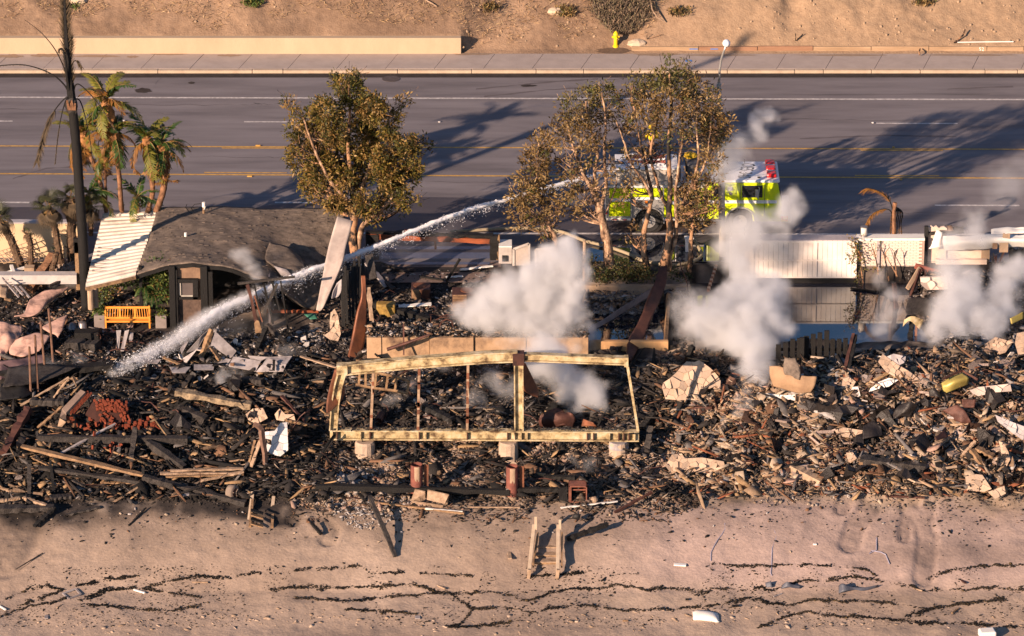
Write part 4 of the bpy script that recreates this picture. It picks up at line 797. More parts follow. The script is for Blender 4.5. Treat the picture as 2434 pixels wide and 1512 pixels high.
for k in range(5): y = YB_ + .1 + .1 * k; MB().lim((L0, y, zs - .01), (R0, y + .08, zs + .015)).build('seat_slat', m_or, bn)
# ---------------------------------------------------------------- plants
def leafmesh(name, centers, dirs, L_, W_, cols, parent, droop=.3, m_=None):
    n = len(centers); d = dirs / np.linalg.norm(dirs, axis=1)[:, None]
    r = RNG.normal(size=(n, 3)); s_ = np.cross(d, r); s_ /= np.linalg.norm(s_, axis=1)[:, None] + 1e-9
    L = (L_ * RNG.uniform(.6, 1.25, n))[:, None]; W = (W_ * RNG.uniform(.7, 1.3, n))[:, None]
    co = np.stack([centers, centers + d * L * .5 + s_ * W, centers + d * L + np.array([0, 0, -1]) * droop * L * .3, centers + d * L * .5 - s_ * W], 1).reshape(-1, 3)
    q = np.arange(n * 4).reshape(-1, 4); cc = np.repeat(cols, 4, axis=0)
    return npmesh(name, co, q, m_ or m_leaf, cc, parent)
OLIVE = np.array([[.13, .105, .02], [.22, .16, .03], [.24, .14, .04], [.34, .21, .07], [.04, .04, .012], [.07, .075, .02], [.42, .28, .11]])
DRY = np.array([[.23, .145, .05], [.31, .20, .08], [.15, .09, .04], [.42, .29, .13], [.08, .06, .03], [.11, .11, .03]])
GREEN = np.array([[.08, .14, .03], [.12, .17, .04], [.05, .09, .02], [.22, .20, .05]])
def blobs_leaves(blobs, per, pal, w, L_=.2, W_=.034, clump=.26, leaves=13, shell=.55):
    C, D, K = [], [], []
    w = np.array(w) / sum(w)
    for (a, b, y, rx, rz, dens, tint) in blobs:
        c0 = np.array(V(a, b, y)); rx_, rz_ = rx / 54.5, rz / 50.5; n = max(3, int(per * dens * rx_ * rz_ * 4 * 2.1))
        for k in range(n):
            u = RNG.normal(size=3); u /= np.linalg.norm(u); rr = RNG.uniform(shell, 1.0) ** .7
            p = c0 + u * np.array([rx_, min(rx_, rz_) * 1.0, rz_]) * rr
            out = u * .8 + np.array([0, 0, .35]); base = pal[RNG.choice(len(pal), p=w)] * RNG.uniform(.75, 1.15)
            if tint is not None: base = base * (1 - tint[3]) + np.array(tint[:3]) * tint[3]
            m = leaves; ang = RNG.normal(size=(m, 3)) * .75 + out; C.append(p + RNG.normal(size=(m, 3)) * clump * .45); D.append(ang); K.append(np.clip(base * RNG.uniform(.8, 1.2, (m, 1)), 0, 1))
    return np.concatenate(C), np.concatenate(D), np.concatenate(K)
m_bark = mat('peeling_pink_bark', (.56, .38, .25), (.05, .03, .022), 4.5, .9, .6, 14, c3=(.26, .16, .10), stretch=(1, 1, .6), contrast=.14)
m_barkb = mat('burnt_bark', (.36, .20, .11), (.012, .010, .010), 2.4, .8, .6, 12, contrast=.07, stretch=(1, 1, .7), c3=(.03, .022, .018))
def tree(name, label, base, trunks, blobs, per, pal, w, twigs=1.0, **kw):
    t = thing(name, label, 'tree', base); nodes = []
    for (pts, r0, r1, m_, Yd) in trunks:
        q = spl([tuple(V(a, b, y)) for a, b, y in pts], 4); n_ = len(q)
        rs = [r0 + (r1 - r0) * (i / (n_ - 1)) ** .8 for i in range(n_)]; q = [Vector(p) + Vector((random.uniform(-.02, .02), random.uniform(-.04, .04), 0)) for p in q]
        MB().tube(q, rs, 9, wob=.12).build('trunk', m_, t, smooth=True)
        nodes += [(Vector(p), r) for p, r in zip(q, rs)]
    mb = MB()
    for (a, b, y, rx, rz, dens, tint) in blobs:
        c0 = V(a, b, y); cand = [(((p - c0).length + max(0, p.z - c0.z + .3) * 4), p, r) for p, r in nodes]; cand.sort(key=lambda q: q[0]); _, p, r = cand[0]
        for j in range(max(1, int(round(3 * twigs)))):
            e = c0 + Vector((random.uniform(-1, 1) * rx / 70, random.uniform(-.8, .8) * rx / 70, random.uniform(-.4, .9) * rz / 65))
            md = p.lerp(e, .5) + Vector((random.uniform(-.15, .15), random.uniform(-.15, .15), -.12)); pts = spl([tuple(p), tuple(md), tuple(e)], 3)
            rr = min(r * .5, .06); mb.tube(pts, [rr * (1 - .75 * i / (len(pts) - 1)) for i in range(len(pts))], 5)
            for k in range(int(3 * twigs)):
                s_ = Vector(pts[random.randint(2, len(pts) - 1)]); mb.tube([s_, s_ + Vector((random.uniform(-.5, .5), random.uniform(-.5, .5), random.uniform(0, .55)))], [rr * .3, .008], 4)
    mb.build('branch', trunks[0][3], t, kind='stuff')
    C, D, K = blobs_leaves(blobs, per, pal, w, **kw)
    o = leafmesh('crown', C, D, kw.get('L_', .2), kw.get('W_', .034), K, t); return t
# round bushy tree beside the shingle roof
YA = -2.6
bl = []
for (a, b, rx, rz, d) in [(830, 225, 45, 45, 1), (780, 265, 50, 45, 1), (880, 255, 45, 45, 1), (735, 290, 38, 40, .9), (930, 285, 30, 40, .9), (700, 252, 14, 26, .6), (718, 330, 40, 40, 1), (775, 340, 60, 55, 1.1), (850, 330, 65, 60, 1.1), (925, 345, 50, 48, 1), (970, 350, 30, 45, .8), (985, 395, 28, 30, .8), (702, 380, 28, 36, .8),
                    (760, 400, 55, 45, 1), (840, 410, 65, 50, 1), (915, 415, 55, 45, 1), (968, 425, 36, 32, .8), (735, 440, 36, 30, .7), (790, 465, 45, 32, .8), (870, 470, 40, 30, .45), (930, 465, 45, 32, .9), (905, 500, 30, 18, .5), (750, 475, 34, 18, .5), (948, 250, 12, 34, .5), (812, 195, 28, 24, .8), (860, 490, 50, 22, .6), (880, 515, 26, 12, .5), (800, 485, 40, 20, .7), (955, 470, 30, 30, .8), (960, 495, 16, 16, .6), (840, 190, 22, 20, .7), (690, 300, 16, 30, .5), (1000, 350, 14, 22, .4)]:
    bl.append((a + random.uniform(-6, 6), b + random.uniform(-8, 8), YA + random.uniform(-1.6, 1.8), rx * .68, rz * .72, d * 1.5, (.08, .10, .02, .4) if b < 230 else None)); bl.append((a + random.uniform(-34, 34), b + random.uniform(-30, 30), YA + random.uniform(-1.6, 1.4), rx * .32, rz * .42, d * 1.5, None))
tree('bushy_tree', 'dense round olive brown tree beside the end of the shingle roof', V(845, 590, YA), [
    ([(845, 610, YA), (838, 560, YA), (842, 500, YA), (835, 430, YA), (828, 340, YA), (832, 240, YA)], .26, .04, m_barkb, 0),
    ([(850, 600, YA), (858, 545, YA), (880, 520, YA - .3), (905, 500, YA - .5), (930, 470, YA - .4), (960, 400, YA)], .16, .03, m_bark, 0),
    ([(842, 520, YA), (820, 470, YA - .3), (785, 430, YA - .6), (745, 350, YA - .4), (720, 280, YA)], .14, .03, m_bark, 0), ([(842, 500, YA), (870, 420, YA + .4), (905, 330, YA + .5), (930, 270, YA)], .12, .03, m_bark, 0)], bl, 19, OLIVE, [3, 3, 2.4, 2, 2, 1.6, .9])
# the row of trees in front of the fire engine
YB2 = -1.7
bl = [(a, b, YB2 + random.uniform(-.5, .7), rx, rz, d, None) for (a, b, rx, rz, d) in [(1280, 345, 30, 32, .8), (1272, 385, 34, 34, .9), (1300, 330, 14, 18, .5), (1262, 425, 40, 30, .7), (1240, 460, 32, 28, .8), (1285, 455, 34, 30, .7), (1230, 500, 26, 24, .5), (1275, 500, 40, 26, .5), (1262, 535, 34, 22, .6), (1300, 545, 22, 20, .5), (1315, 500, 26, 24, .5)]]
tree('slender_tree', 'low slender brown tree where the water jet passes behind', V(1320, 590, YB2), [([(1325, 590, YB2), (1318, 560, YB2), (1306, 540, YB2), (1300, 510, YB2), (1285, 480, YB2), (1275, 420, YB2), (1280, 340, YB2)], .11, .03, m_bark, 0), ([(1306, 540, YB2), (1325, 520, YB2), (1330, 480, YB2)], .06, .02, m_bark, 0), ([(1302, 565, YB2), (1288, 530, YB2), (1262, 500, YB2)], .05, .02, m_bark, 0)], bl, 16, DRY, [2, 2, 2, 1.5, 1.5, 1])
YC2 = -2.0
bl = [(a, b, YC2 + random.uniform(-1, 1.2), rx, rz, d, (.13, .14, .04, .4) if b < 260 else None) for (a, b, rx, rz, d) in [(1430, 225, 32, 28, .8), (1395, 240, 30, 30, .7), (1350, 255, 20, 30, .7), (1420, 265, 44, 26, .6), (1365, 290, 40, 26, .7), (1330, 300, 20, 22, .7), (1400, 310, 40, 28, .6), (1350, 340, 36, 26, .5), (1420, 345, 30, 26, .35), (1375, 380, 34, 26, .4), (1345, 400, 24, 30, .5), (1400, 410, 30, 22, .25), (1355, 440, 24, 30, .5), (1380, 470, 26, 26, .5), (1350, 500, 22, 26, .45), (1395, 505, 20, 22, .35), (1430, 440, 22, 24, .25), (1440, 395, 22, 26, .3)]]
tree('open_tree', 'open crowned pale trunked tree at the back end of the fire engine', V(1450, 652, YC2), [
    ([(1452, 660, YC2), (1447, 610, YC2), (1440, 560, YC2), (1428, 510, YC2), (1420, 470, YC2)], .26, .15, m_bark, 0), ([(1420, 480, YC2), (1400, 440, YC2 - .3), (1380, 400, YC2 - .4), (1360, 340, YC2), (1345, 280, YC2)], .11, .03, m_bark, 0),
    ([(1422, 480, YC2), (1412, 420, YC2), (1420, 360, YC2), (1400, 300, YC2), (1392, 240, YC2)], .10, .03, m_bark, 0), ([(1425, 500, YC2), (1440, 440, YC2), (1436, 360, YC2), (1440, 290, YC2), (1430, 220, YC2)], .10, .03, m_bark, 0), ([(1430, 520, YC2), (1455, 470, YC2 + .3), (1468, 420, YC2)], .06, .02, m_bark, 0)], bl, 15, DRY, [2, 2, 2, 1.5, 1.5, 1.5])
YD2 = -2.2
bl = [(a, b, YD2 + random.uniform(-1.4, 1.6), rx, rz, d, (.12, .14, .04, .5) if (b < 215 or a > 1655 and b < 240) else None) for (a, b, rx, rz, d) in [
    (1590, 160, 26, 18, .7), (1625, 165, 20, 16, .6), (1575, 185, 36, 24, .9), (1615, 200, 44, 28, 1), (1655, 215, 32, 28, 1), (1560, 215, 34, 28, .8), (1530, 205, 18, 26, .6), (1500, 200, 18, 22, .5), (1600, 245, 54, 30, .9), (1655, 260, 34, 30, .8), (1540, 255, 40, 28, .7), (1495, 240, 34, 30, .7), (1480, 285, 30, 26, .5), (1530, 300, 44, 30, .5), (1600, 300, 50, 28, .45), (1650, 310, 34, 30, .5),
    (1690, 245, 18, 30, .9), (1688, 285, 24, 34, 1), (1690, 325, 28, 34, 1), (1700, 300, 30, 30, .7), (1728, 300, 14, 26, .9), (1695, 370, 26, 34, .7), (1560, 350, 40, 30, .28), (1510, 350, 34, 30, .3), (1620, 350, 34, 26, .25), (1500, 395, 26, 26, .2), (1690, 410, 28, 30, .6), (1655, 440, 34, 34, .4), (1640, 480, 34, 34, .4), (1680, 470, 30, 36, .4), (1650, 520, 34, 30, .4), (1690, 500, 22, 24, .4), (1625, 440, 20, 24, .4), (1490, 470, 22, 22, .4), (1485, 440, 22, 20, .35), (1500, 555, 18, 24, .35), (1530, 440, 22, 18, .2)]]
tree('multi_stem_tree', 'largest many stemmed tree with burnt trunks in front of the fire engine', V(1575, 660, YD2), [
    ([(1545, 670, YD2), (1532, 610, YD2), (1530, 560, YD2), (1540, 510, YD2), (1548, 460, YD2), (1535, 400, YD2), (1520, 330, YD2), (1505, 250, YD2)], .17, .03, m_barkb, 0), ([(1568, 672, YD2), (1580, 620, YD2), (1592, 560, YD2), (1590, 500, YD2), (1592, 430, YD2), (1588, 350, YD2), (1595, 260, YD2), (1590, 175, YD2)], .22, .04, m_barkb, 0),
    ([(1600, 665, YD2 + .2), (1590, 620, YD2 + .2), (1606, 560, YD2 + .2), (1608, 520, YD2 + .2), (1640, 450, YD2), (1660, 380, YD2), (1655, 300, YD2), (1660, 220, YD2)], .13, .03, m_bark, 0), ([(1592, 500, YD2), (1574, 470, YD2), (1558, 420, YD2 + .2), (1545, 360, YD2), (1560, 290, YD2), (1555, 220, YD2)], .10, .03, m_barkb, 0),
    ([(1608, 540, YD2), (1606, 460, YD2), (1612, 400, YD2), (1622, 320, YD2), (1620, 210, YD2)], .09, .03, m_bark, 0), ([(1548, 470, YD2), (1530, 430, YD2 - .3), (1500, 390, YD2 - .5), (1480, 330, YD2), (1465, 290, YD2)], .08, .025, m_bark, 0), ([(1640, 450, YD2), (1670, 400, YD2), (1685, 340, YD2), (1690, 250, YD2)], .07, .025, m_bark, 0)], bl, 13, DRY, [2, 2, 2, 1.5, 1.5, 1.2], twigs=1.3)
YE2 = -1.8
tree('burnt_stem_tree', 'single blackened stem with brown tufts beside the lamp column', V(1638, 655, YE2), [([(1636, 660, YE2), (1640, 610, YE2), (1643, 560, YE2), (1646, 520, YE2), (1640, 470, YE2), (1650, 420, YE2)], .14, .04, m_barkb, 0), ([(1646, 525, YE2), (1668, 500, YE2), (1685, 460, YE2)], .05, .02, m_bark, 0)], [(a, b, YE2, rx, rz, d, None) for (a, b, rx, rz, d) in [(1650, 500, 26, 26, .5), (1672, 520, 20, 20, .4), (1632, 465, 20, 22, .3), (1668, 470, 22, 26, .4)]], 20, DRY, [2, 2, 2, 1, 1, 1])
# low hedge under the trees
C, D, K = blobs_leaves([(a, b, -3.1 + random.uniform(-.3, .5), rx, rz, d, None) for (a, b, rx, rz, d) in [(1400, 645, 26, 22, 1), (1430, 655, 26, 18, 1), (1465, 660, 34, 18, 1.2), (1500, 655, 30, 20, 1), (1530, 660, 30, 16, .8), (1490, 635, 34, 16, .6), (1615, 655, 24, 20, .6), (1395, 620, 16, 16, .6)]], 34, np.array([[.04, .05, .02], [.10, .09, .03], [.16, .10, .04], [.05, .07, .02]]), [2, 2, 1, 2], L_=.13, leaves=10)
h = leafmesh('hedge', C, D, .13, .03, K, None); tag(h, 'low dark hedge under the trees behind the flooded pit', 'hedge')
# ---------------------------------------------------------------- palms
def frond(L, droop, nl, ll, lw, pal, curl=.0, side=0, torn=False, fold=.3, mr=.02):
    """one frond along +X from the origin: a midrib tube and two rows of leaflets, returned as a mesh"""
    mb = MB(); pts = []
    for i in range(9):
        s_ = i / 8; a = -droop * s_ ** 1.5; x = L * s_ * math.cos(a * .8); pts.append(Vector((x, side * s_ * s_, L * s_ * math.sin(a))))
    mb.tube(pts, [mr * (1 - .8 * i / 8) for i in range(9)], 5); 
    for i in range(nl):
        s_ = .12 + .88 * i / (nl - 1); k = min(7, int(s_ * 8)); p = pts[k].lerp(pts[k + 1], s_ * 8 - k); d = (pts[k + 1] - pts[k]).normalized()
        wl = ll * math.sin(math.pi * (.12 + .83 * s_)) ** .6
        for sg in (-1, 1):
            if random.random() < .06: continue
            o_ = Vector((d.x * .35, sg, 0)).normalized(); e = p + o_ * wl * random.uniform(.75, 1.1) + Vector((0, 0, -fold * wl * random.uniform(.5, 1.6))) + d * wl * (.35 if not torn else .1)
            hw = d * lw * .5; mb.mi = 1; mid = p.lerp(e, .55) + Vector((0, 0, .08 * wl))
            mb.add([p - hw * .6, p + hw * .6, mid + hw, e + hw * .25, e - hw * .25, mid - hw], [(0, 1, 2, 5), (5, 2, 3, 4)]); mb.mi = 0
    return mb
def fmesh(name, args, mats):
    mb = frond(*args[0], **args[1]); me = bpy.data.meshes.new(name); me.from_pydata(mb.v, [], mb.f)
    for m_ in mats: me.materials.append(m_)
    me.polygons.foreach_set('material_index', mb.m); me.update(); return me
m_pg = mat('green_palm_leaf', (.07, .13, .03), (.02, .045, .012), 3, .4, 0, trans=.2, world=False); m_py = mat('scorched_yellow_leaf', (.27, .235, .035), (.05, .075, .015), 3, .55, 0, trans=.25, world=False)
m_pb = mat('scorched_orange_leaf', (.36, .16, .035), (.10, .05, .015), 3, .6, 0, trans=.2, world=False); m_pd = mat('dry_frond', (.12, .085, .05), (.03, .022, .015), 4, .8, 0, world=False); m_pk = mat('dark_fan_leaf', (.07, .075, .035), (.02, .022, .014), 4, .6, 0, trans=.1, world=False)
m_rib = mat('leaf_rib', (.30, .18, .07), (.14, .09, .03), 4, .7, 0, world=False)
BAN = {k: [fmesh('frond', ((1.5, dr, 26, .30, .085, None), dict(torn=True, side=sd, fold=fo)), [m_rib, m_]) for dr, sd, fo in ((.7, .1, .5), (1.2, -.15, .9), (1.7, .1, 1.2))] for k, m_ in (('g', m_pg), ('y', m_py), ('b', m_pb))}
def put(me, name, p, az, el, s_, parent, roll=0):
    o = bpy.data.objects.new(name, me); COL.objects.link(o); o.matrix_basis = Matrix.Translation(p) @ Matrix.Rotation(az, 4, 'Z') @ Matrix.Rotation(-el, 4, 'Y') @ Matrix.Rotation(roll, 4, 'X') @ Matrix.Diagonal((s_, s_, s_, 1))
    o.parent = parent; o.matrix_parent_inverse = parent.matrix_basis.inverted(); return o
m_palmt = mat('fibrous_palm_trunk', (.30, .15, .08), (.07, .035, .02), 5, .9, .8, 14, contrast=.2); m_shth = mat('orange_leaf_sheath', (.42, .19, .07), (.12, .06, .025), 3, .8, .5, 10)
def banana(label, trunk, Yp, rb, rt, n, mix, s_, flat=None, top=None):
    t = thing('bird_of_paradise_tree', label, 'palm', V(*trunk[0], Yp), 'giant bird of paradise trees by the road')
    q = spl([tuple(V(a, b, Yp)) for a, b in trunk], 5); m = len(q); rs = [rb + (rt - rb) * (i / (m - 1)) + .015 * (i % 2) for i in range(m)]
    cut = int(m * .68); MB().tube(q[:cut + 1], rs[:cut + 1], 9, wob=.1).build('trunk', m_palmt, t, smooth=True)
    mb = MB(); mb.tube(q[cut:], [rt + .05 + .08 * math.sin(math.pi * i / (m - cut)) for i in range(m - cut)], 9, wob=.25); mb.build('sheath', m_shth, t)
    crown = Vector(q[-1]); under = Vector(q[cut])
    n = int(n * 1.3)
    for k in range(n):
        key = random.choices('gyb', mix)[0]; az = k * 2.4 + random.uniform(-.3, .3)
        el = random.uniform(.75, 1.35) if k < n * .45 else random.uniform(-.1, .6)
        if k > n * .75: el = random.uniform(-.9, -.3); key = random.choice('bby')
        me = BAN[key][0 if el > .9 else (1 if el > .2 else 2)]; p = crown.lerp(under, max(0, (k / n) - .3) * .9)
        put(me, 'frond', p, az, el, s_ * 1.05 * random.uniform(.8, 1.1), t, random.uniform(-.5, .5))
    return t
YP = .35 - 1.2
banana('tallest yellowing bird of paradise tree of the roadside clump', [(290, 505), (283, 420), (275, 340), (262, 280), (248, 235)], YP, .09, .10, 18, (3, 5, 2), .95)
banana('left leaning bird of paradise tree with orange leaf sheaths', [(252, 505), (240, 440), (222, 390), (205, 345), (197, 318)], YP + .3, .08, .09, 14, (2, 4, 4), .9)
banana('bird of paradise tree with a twisted orange sheath at mid clump', [(288, 500), (284, 430), (278, 380), (274, 345), (270, 318)], YP - .3, .09, .10, 13, (3, 3, 4), .8)
banana('dark green topped bird of paradise tree near the white roof', [(350, 505), (362, 460), (360, 400), (352, 360), (350, 328)], YP, .10, .12, 17, (6, 3, 2), .95)
banana('pale stemmed bird of paradise tree closest to the shingle roof', [(370, 503), (385, 465), (392, 420), (388, 380), (386, 345)], YP - .2, .13, .13, 14, (4, 4, 3), .8)
banana('short green bird of paradise tree behind the burnt palm', [(254, 505), (252, 470), (250, 420), (248, 390), (247, 375)], YP + .2, .05, .06, 10, (8, 1, 1), .6)
banana('lowest bird of paradise plant with split green leaves', [(322, 510), (322, 490), (324, 480), (326, 474), (327, 468)], YP + .1, .05, .06, 9, (7, 2, 0), .75)
banana('yellow green bird of paradise plant half hidden by the dark fan palm', [(215, 520), (215, 500), (214, 480), (214, 470), (213, 462)], YP, .05, .06, 9, (8, 3, 0), .8)
FAN = []
for k in range(3):
    mb = MB(); mb.tube([(0, 0, 0), (.45, 0, .05)], .012, 4)
    for i in range(19):
        a = -1.9 + 3.8 * i / 18; l_ = .55 * (1 - .15 * abs(a)); d = Vector((math.cos(a), math.sin(a), 0)); s_ = Vector((-d.y, d.x, 0)); p = Vector((.42, 0, .05)); e = p + d * l_ + Vector((0, 0, -.12 - .15 * k)); m_ = p + d * l_ * .55
        mb.mi = 1; mb.add([p, m_ + s_ * .022, e, m_ - s_ * .022], [(0, 1, 2, 3)]); mb.mi = 0
    me = bpy.data.meshes.new('fan_frond'); me.from_pydata(mb.v, [], mb.f); me.materials.append(m_rib); me.materials.append([m_pk, m_pk, m_pd][k]); me.polygons.foreach_set('material_index', mb.m); FAN.append(me)
def fanpalm(label, trunk, Yp, r, n, s_, dead=0.4, m_=None):
    t = thing('fan_palm', label, 'palm', V(*trunk[0], Yp), 'small fan palms in front of the garden wall')
    q = spl([tuple(V(a, b, Yp)) for a, b in trunk], 5); mb = MB(); mb.tube(q, r, 9, wob=.15); mb.build('trunk', m_ or mat('shaggy_dark_trunk', (.16, .10, .06), (.03, .02, .015), 6, .95, .9, 12), t)
    sp = MB()
    for i in range(60): p = Vector(q[0]).lerp(Vector(q[-1]), random.random()); k = min(range(len(q)), key=lambda j: abs(q[j][2] - p.z)); p = Vector(q[k]); a = random.uniform(0, 6.28); sp.bar(p + Vector((math.cos(a) * r * .8, math.sin(a) * r * .8, 0)), p + Vector((math.cos(a) * r * 1.5, math.sin(a) * r * 1.5, .07)), .03, .015)
    sp.build('leaf_base', m_palmt, t, kind='stuff')
    for k in range(n):
        el = random.uniform(.1, 1.3) if k > n * dead else random.uniform(-1.3, -.3); put(FAN[2 if k <= n * dead else k % 2], 'frond', Vector(q[-1]), k * 2.4, el, s_ * random.uniform(.8, 1.1), t, random.uniform(-.4, .4))
    return t
fanpalm('fan palm with a full drooping crown in front of the tan wall', [(146, 630), (138, 590), (132, 550), (124, 520), (116, 495)], -2.2, .15, 26, 1.0)
fanpalm('dark burnt fan palm close beside the tall burnt palm trunk', [(172, 625), (170, 580), (170, 540), (169, 500), (168, 470)], -1.8, .20, 26, .95, .6)
fanpalm('leaning fan palm entering from the photo corner', [(50, 632), (38, 600), (26, 570), (12, 545), (-6, 520)], -2.4, .17, 22, 1.0)
fanpalm('stunted bare fan palm in front of the trellis', [(75, 638), (73, 600), (72, 580), (68, 565), (66, 555)], -2.3, .12, 8, .45)
fanpalm('fan palm fronds behind the burnt trunk above the white roof', [(216, 560), (216, 540), (215, 520), (214, 505), (213, 492)], -1.2, .1, 22, .9, .35)
t = fanpalm('toppled charred fan palm trunk lying across the white ledge', [(100, 690), (110, 665), (122, 645), (130, 620), (133, 600)], -3.6, .13, 2, .4)
# tall burnt palm
YK = -6.2
pk = thing('burnt_palm', 'very tall blackened palm with stripped drooping fronds', 'palm', V(208, 735, YK), None)
q = spl([tuple(V(a, b, YK)) for a, b in [(206, 735), (200, 640), (196, 560), (190, 470), (183, 370), (176, 290), (172, 262)]], 5)
MB().tube(q, [.215 + (.185 - .215) * i / (len(q) - 1) + .01 * (i % 2) for i in range(len(q))], 12, wob=.03).build('trunk', m_char, pk, smooth=True)
MB().tube([V(172, 268, YK), V(171, 250, YK), V(170, 236, YK), V(169, 222, YK)], [.20, .28, .2, .1], 10, wob=.2).build('crown_base', m_charg, pk)
for i in range(6): a = V(163 + 3 * i, 262, YK - .25); MB().bar(a, a + Vector((random.uniform(-.1, .1), -.1, random.uniform(.25, .5))), .07, .04, up=(0, 1, 0)).build('orange_stub', m_palmt, pk)
def pfrond(pts, r, ll, n0=0.35, dens=60, m_=None, down=True, name='frond'):
    q = spl([tuple(V(a, b, YK + y)) for a, b, y in pts], 6); mb = MB(); m = len(q); mb.tube(q, [r * (1 - .8 * i / (m - 1)) for i in range(m)], 6); mb.mi = 1
    for i in range(dens):
        s_ = n0 + (1 - n0) * i / dens; k = min(m - 2, int(s_ * (m - 1))); p = Vector(q[k]).lerp(Vector(q[k + 1]), s_ * (m - 1) - k); d = (Vector(q[k + 1]) - Vector(q[k])).normalized()
        for sg in (-1, 1):
            o_ = Vector((sg * .5, random.uniform(-.5, .5), 0)) + d * .9 + (Vector((0, 0, -.5)) if down else Vector((0, 0, .1))); o_.normalize(); e = p + o_ * ll * random.uniform(.5, 1.1); s2 = o_.cross(Vector((0, 1, 0))).normalized() * .017
            mb.add([p - s2, p + s2, e], [(0, 1, 2)])
    return mb.build(name, [m_char, m_ or m_pd], pk)
pfrond([(170, 235, 0), (163, 160, 0), (157, 80, 0), (154, 10, 0), (152, -60, 0)], .18, .75, .1, 300, m_pd, False)
pfrond([(168, 235, 0), (160, 190, -.2), (156, 150, -.3), (150, 120, -.3), (143, 116, -.3), (139, 124, -.3)], .07, .2, .5, 30)
pfrond([(166, 235, 0), (158, 180, 0), (135, 125, 0), (100, 80, 0), (58, 47, 0)], .04, .05, .8, 6)
pfrond([(165, 232, 0), (155, 205, 0), (120, 175, 0), (60, 155, 0), (0, 156, 0), (-30, 160, 0)], .045, .12, .6, 30)
pfrond([(166, 228, 0), (150, 238, 0), (125, 270, 0), (108, 310, 0), (97, 350, 0), (88, 385, 0)], .035, .55, .35, 80)
pfrond([(166, 228, 0), (156, 240, -.2), (145, 280, -.2), (137, 330, -.2), (131, 390, -.2)], .035, .12, .6, 30)
pfrond([(174, 230, 0), (178, 205, 0), (190, 202, 0), (215, 225, 0), (245, 262, 0), (272, 308, 0)], .04, .12, .6, 30)
pfrond([(176, 236, 0), (190, 240, .2), (203, 280, .2), (215, 340, .2), (222, 405, .2)], .035, .1, .6, 24)
pfrond([(172, 234, 0), (170, 200, .1), (170, 160, .1), (180, 144, .1), (195, 160, .1)], .045, .3, .7, 20)
pfrond([(172, 234, 0), (166, 180, .1), (170, 110, .1), (166, 90, .1)], .05, .3, .6, 26)
# dry palm frond tufts at the right
t = thing('dead_palm', 'small dead palm with hanging rust brown fronds by the brick wall', 'palm', V(2126, 563, -1.0)); YK = -1.0
_pk = pk; pk = t
for pts in ([(2122, 545, 0), (2122, 510, 0), (2115, 480, 0), (2095, 458, 0), (2065, 448, 0), (2052, 452, 0)], [(2124, 545, 0), (2118, 505, 0), (2100, 497, 0), (2075, 508, 0), (2058, 535, 0)]): pfrond(pts, .035, .35, .4, 50, m_pb)
for k in range(7): pfrond([(2124, 490, .1 * k), (2120 + 4 * k, 505, .1 * k), (2117 + 4 * k, 530, .05 * k), (2116 + 4.5 * k, 562, 0)], .04, .12, .3, 20, m_pb)
MB().tube([V(2124, 575, -1.0), V(2124, 500, -1.0), V(2127, 482, -1)], .09, 8, wob=.2).build('trunk', m_palmt, t)
pk = _pk
# climbing bush and bare shrubs on the brick wall
C, D, K = blobs_leaves([(a, b, -1.95, rx, rz, d, None) for (a, b, rx, rz, d) in [(2030, 580, 14, 12, .8), (2028, 600, 14, 14, .8), (2036, 618, 12, 14, .6), (2040, 640, 10, 14, .5), (2046, 660, 10, 14, .5), (2080, 600, 8, 26, .25), (2086, 635, 8, 26, .25)]], 30, np.array([[.22, .20, .04], [.34, .22, .06], [.12, .14, .03], [.4, .16, .06]]), [3, 2, 2, 1], L_=.10, leaves=8)
t = thing('climbing_bush', 'scorched yellow green climber at the corner of the brick wall', 'bush', V(2050, 675, -1.9)); leafmesh('foliage', C, D, .10, .03, K, t)
MB().tube([V(2052, 680, -1.9), V(2046, 640, -1.9), V(2035, 600, -1.9), (V(2032, 575, -1.9))], .03, 6).build('stem', m_barkb, t)
for lab, l_ in [('bare burnt shrub in front of the pilaster on the brick wall', [[(2089, 665), (2082, 620), (2070, 580)], [(2086, 640), (2078, 600), (2082, 582)]]), ('bare forked shrub throwing a shadow on the brick wall', [[(2112, 668), (2106, 630), (2098, 600), (2088, 580)], [(2104, 625), (2104, 600), (2112, 590)], [(2138, 668), (2120, 635), (2102, 602)]]), ('bare upright shrub at mid brick wall', [[(2130, 663), (2128, 630), (2124, 598), (2118, 590)], [(2126, 612), (2132, 596)]])]:
    t = thing('bare_shrub', lab, 'shrub', V(*l_[0][0], -2.2), 'bare shrubs along the brick wall')
    for pts in l_: MB().tube([V(a, b, -2.1) for a, b in pts], [.03, .022, .012, .01][:len(pts)], 5).build('stem', m_barkb, t)
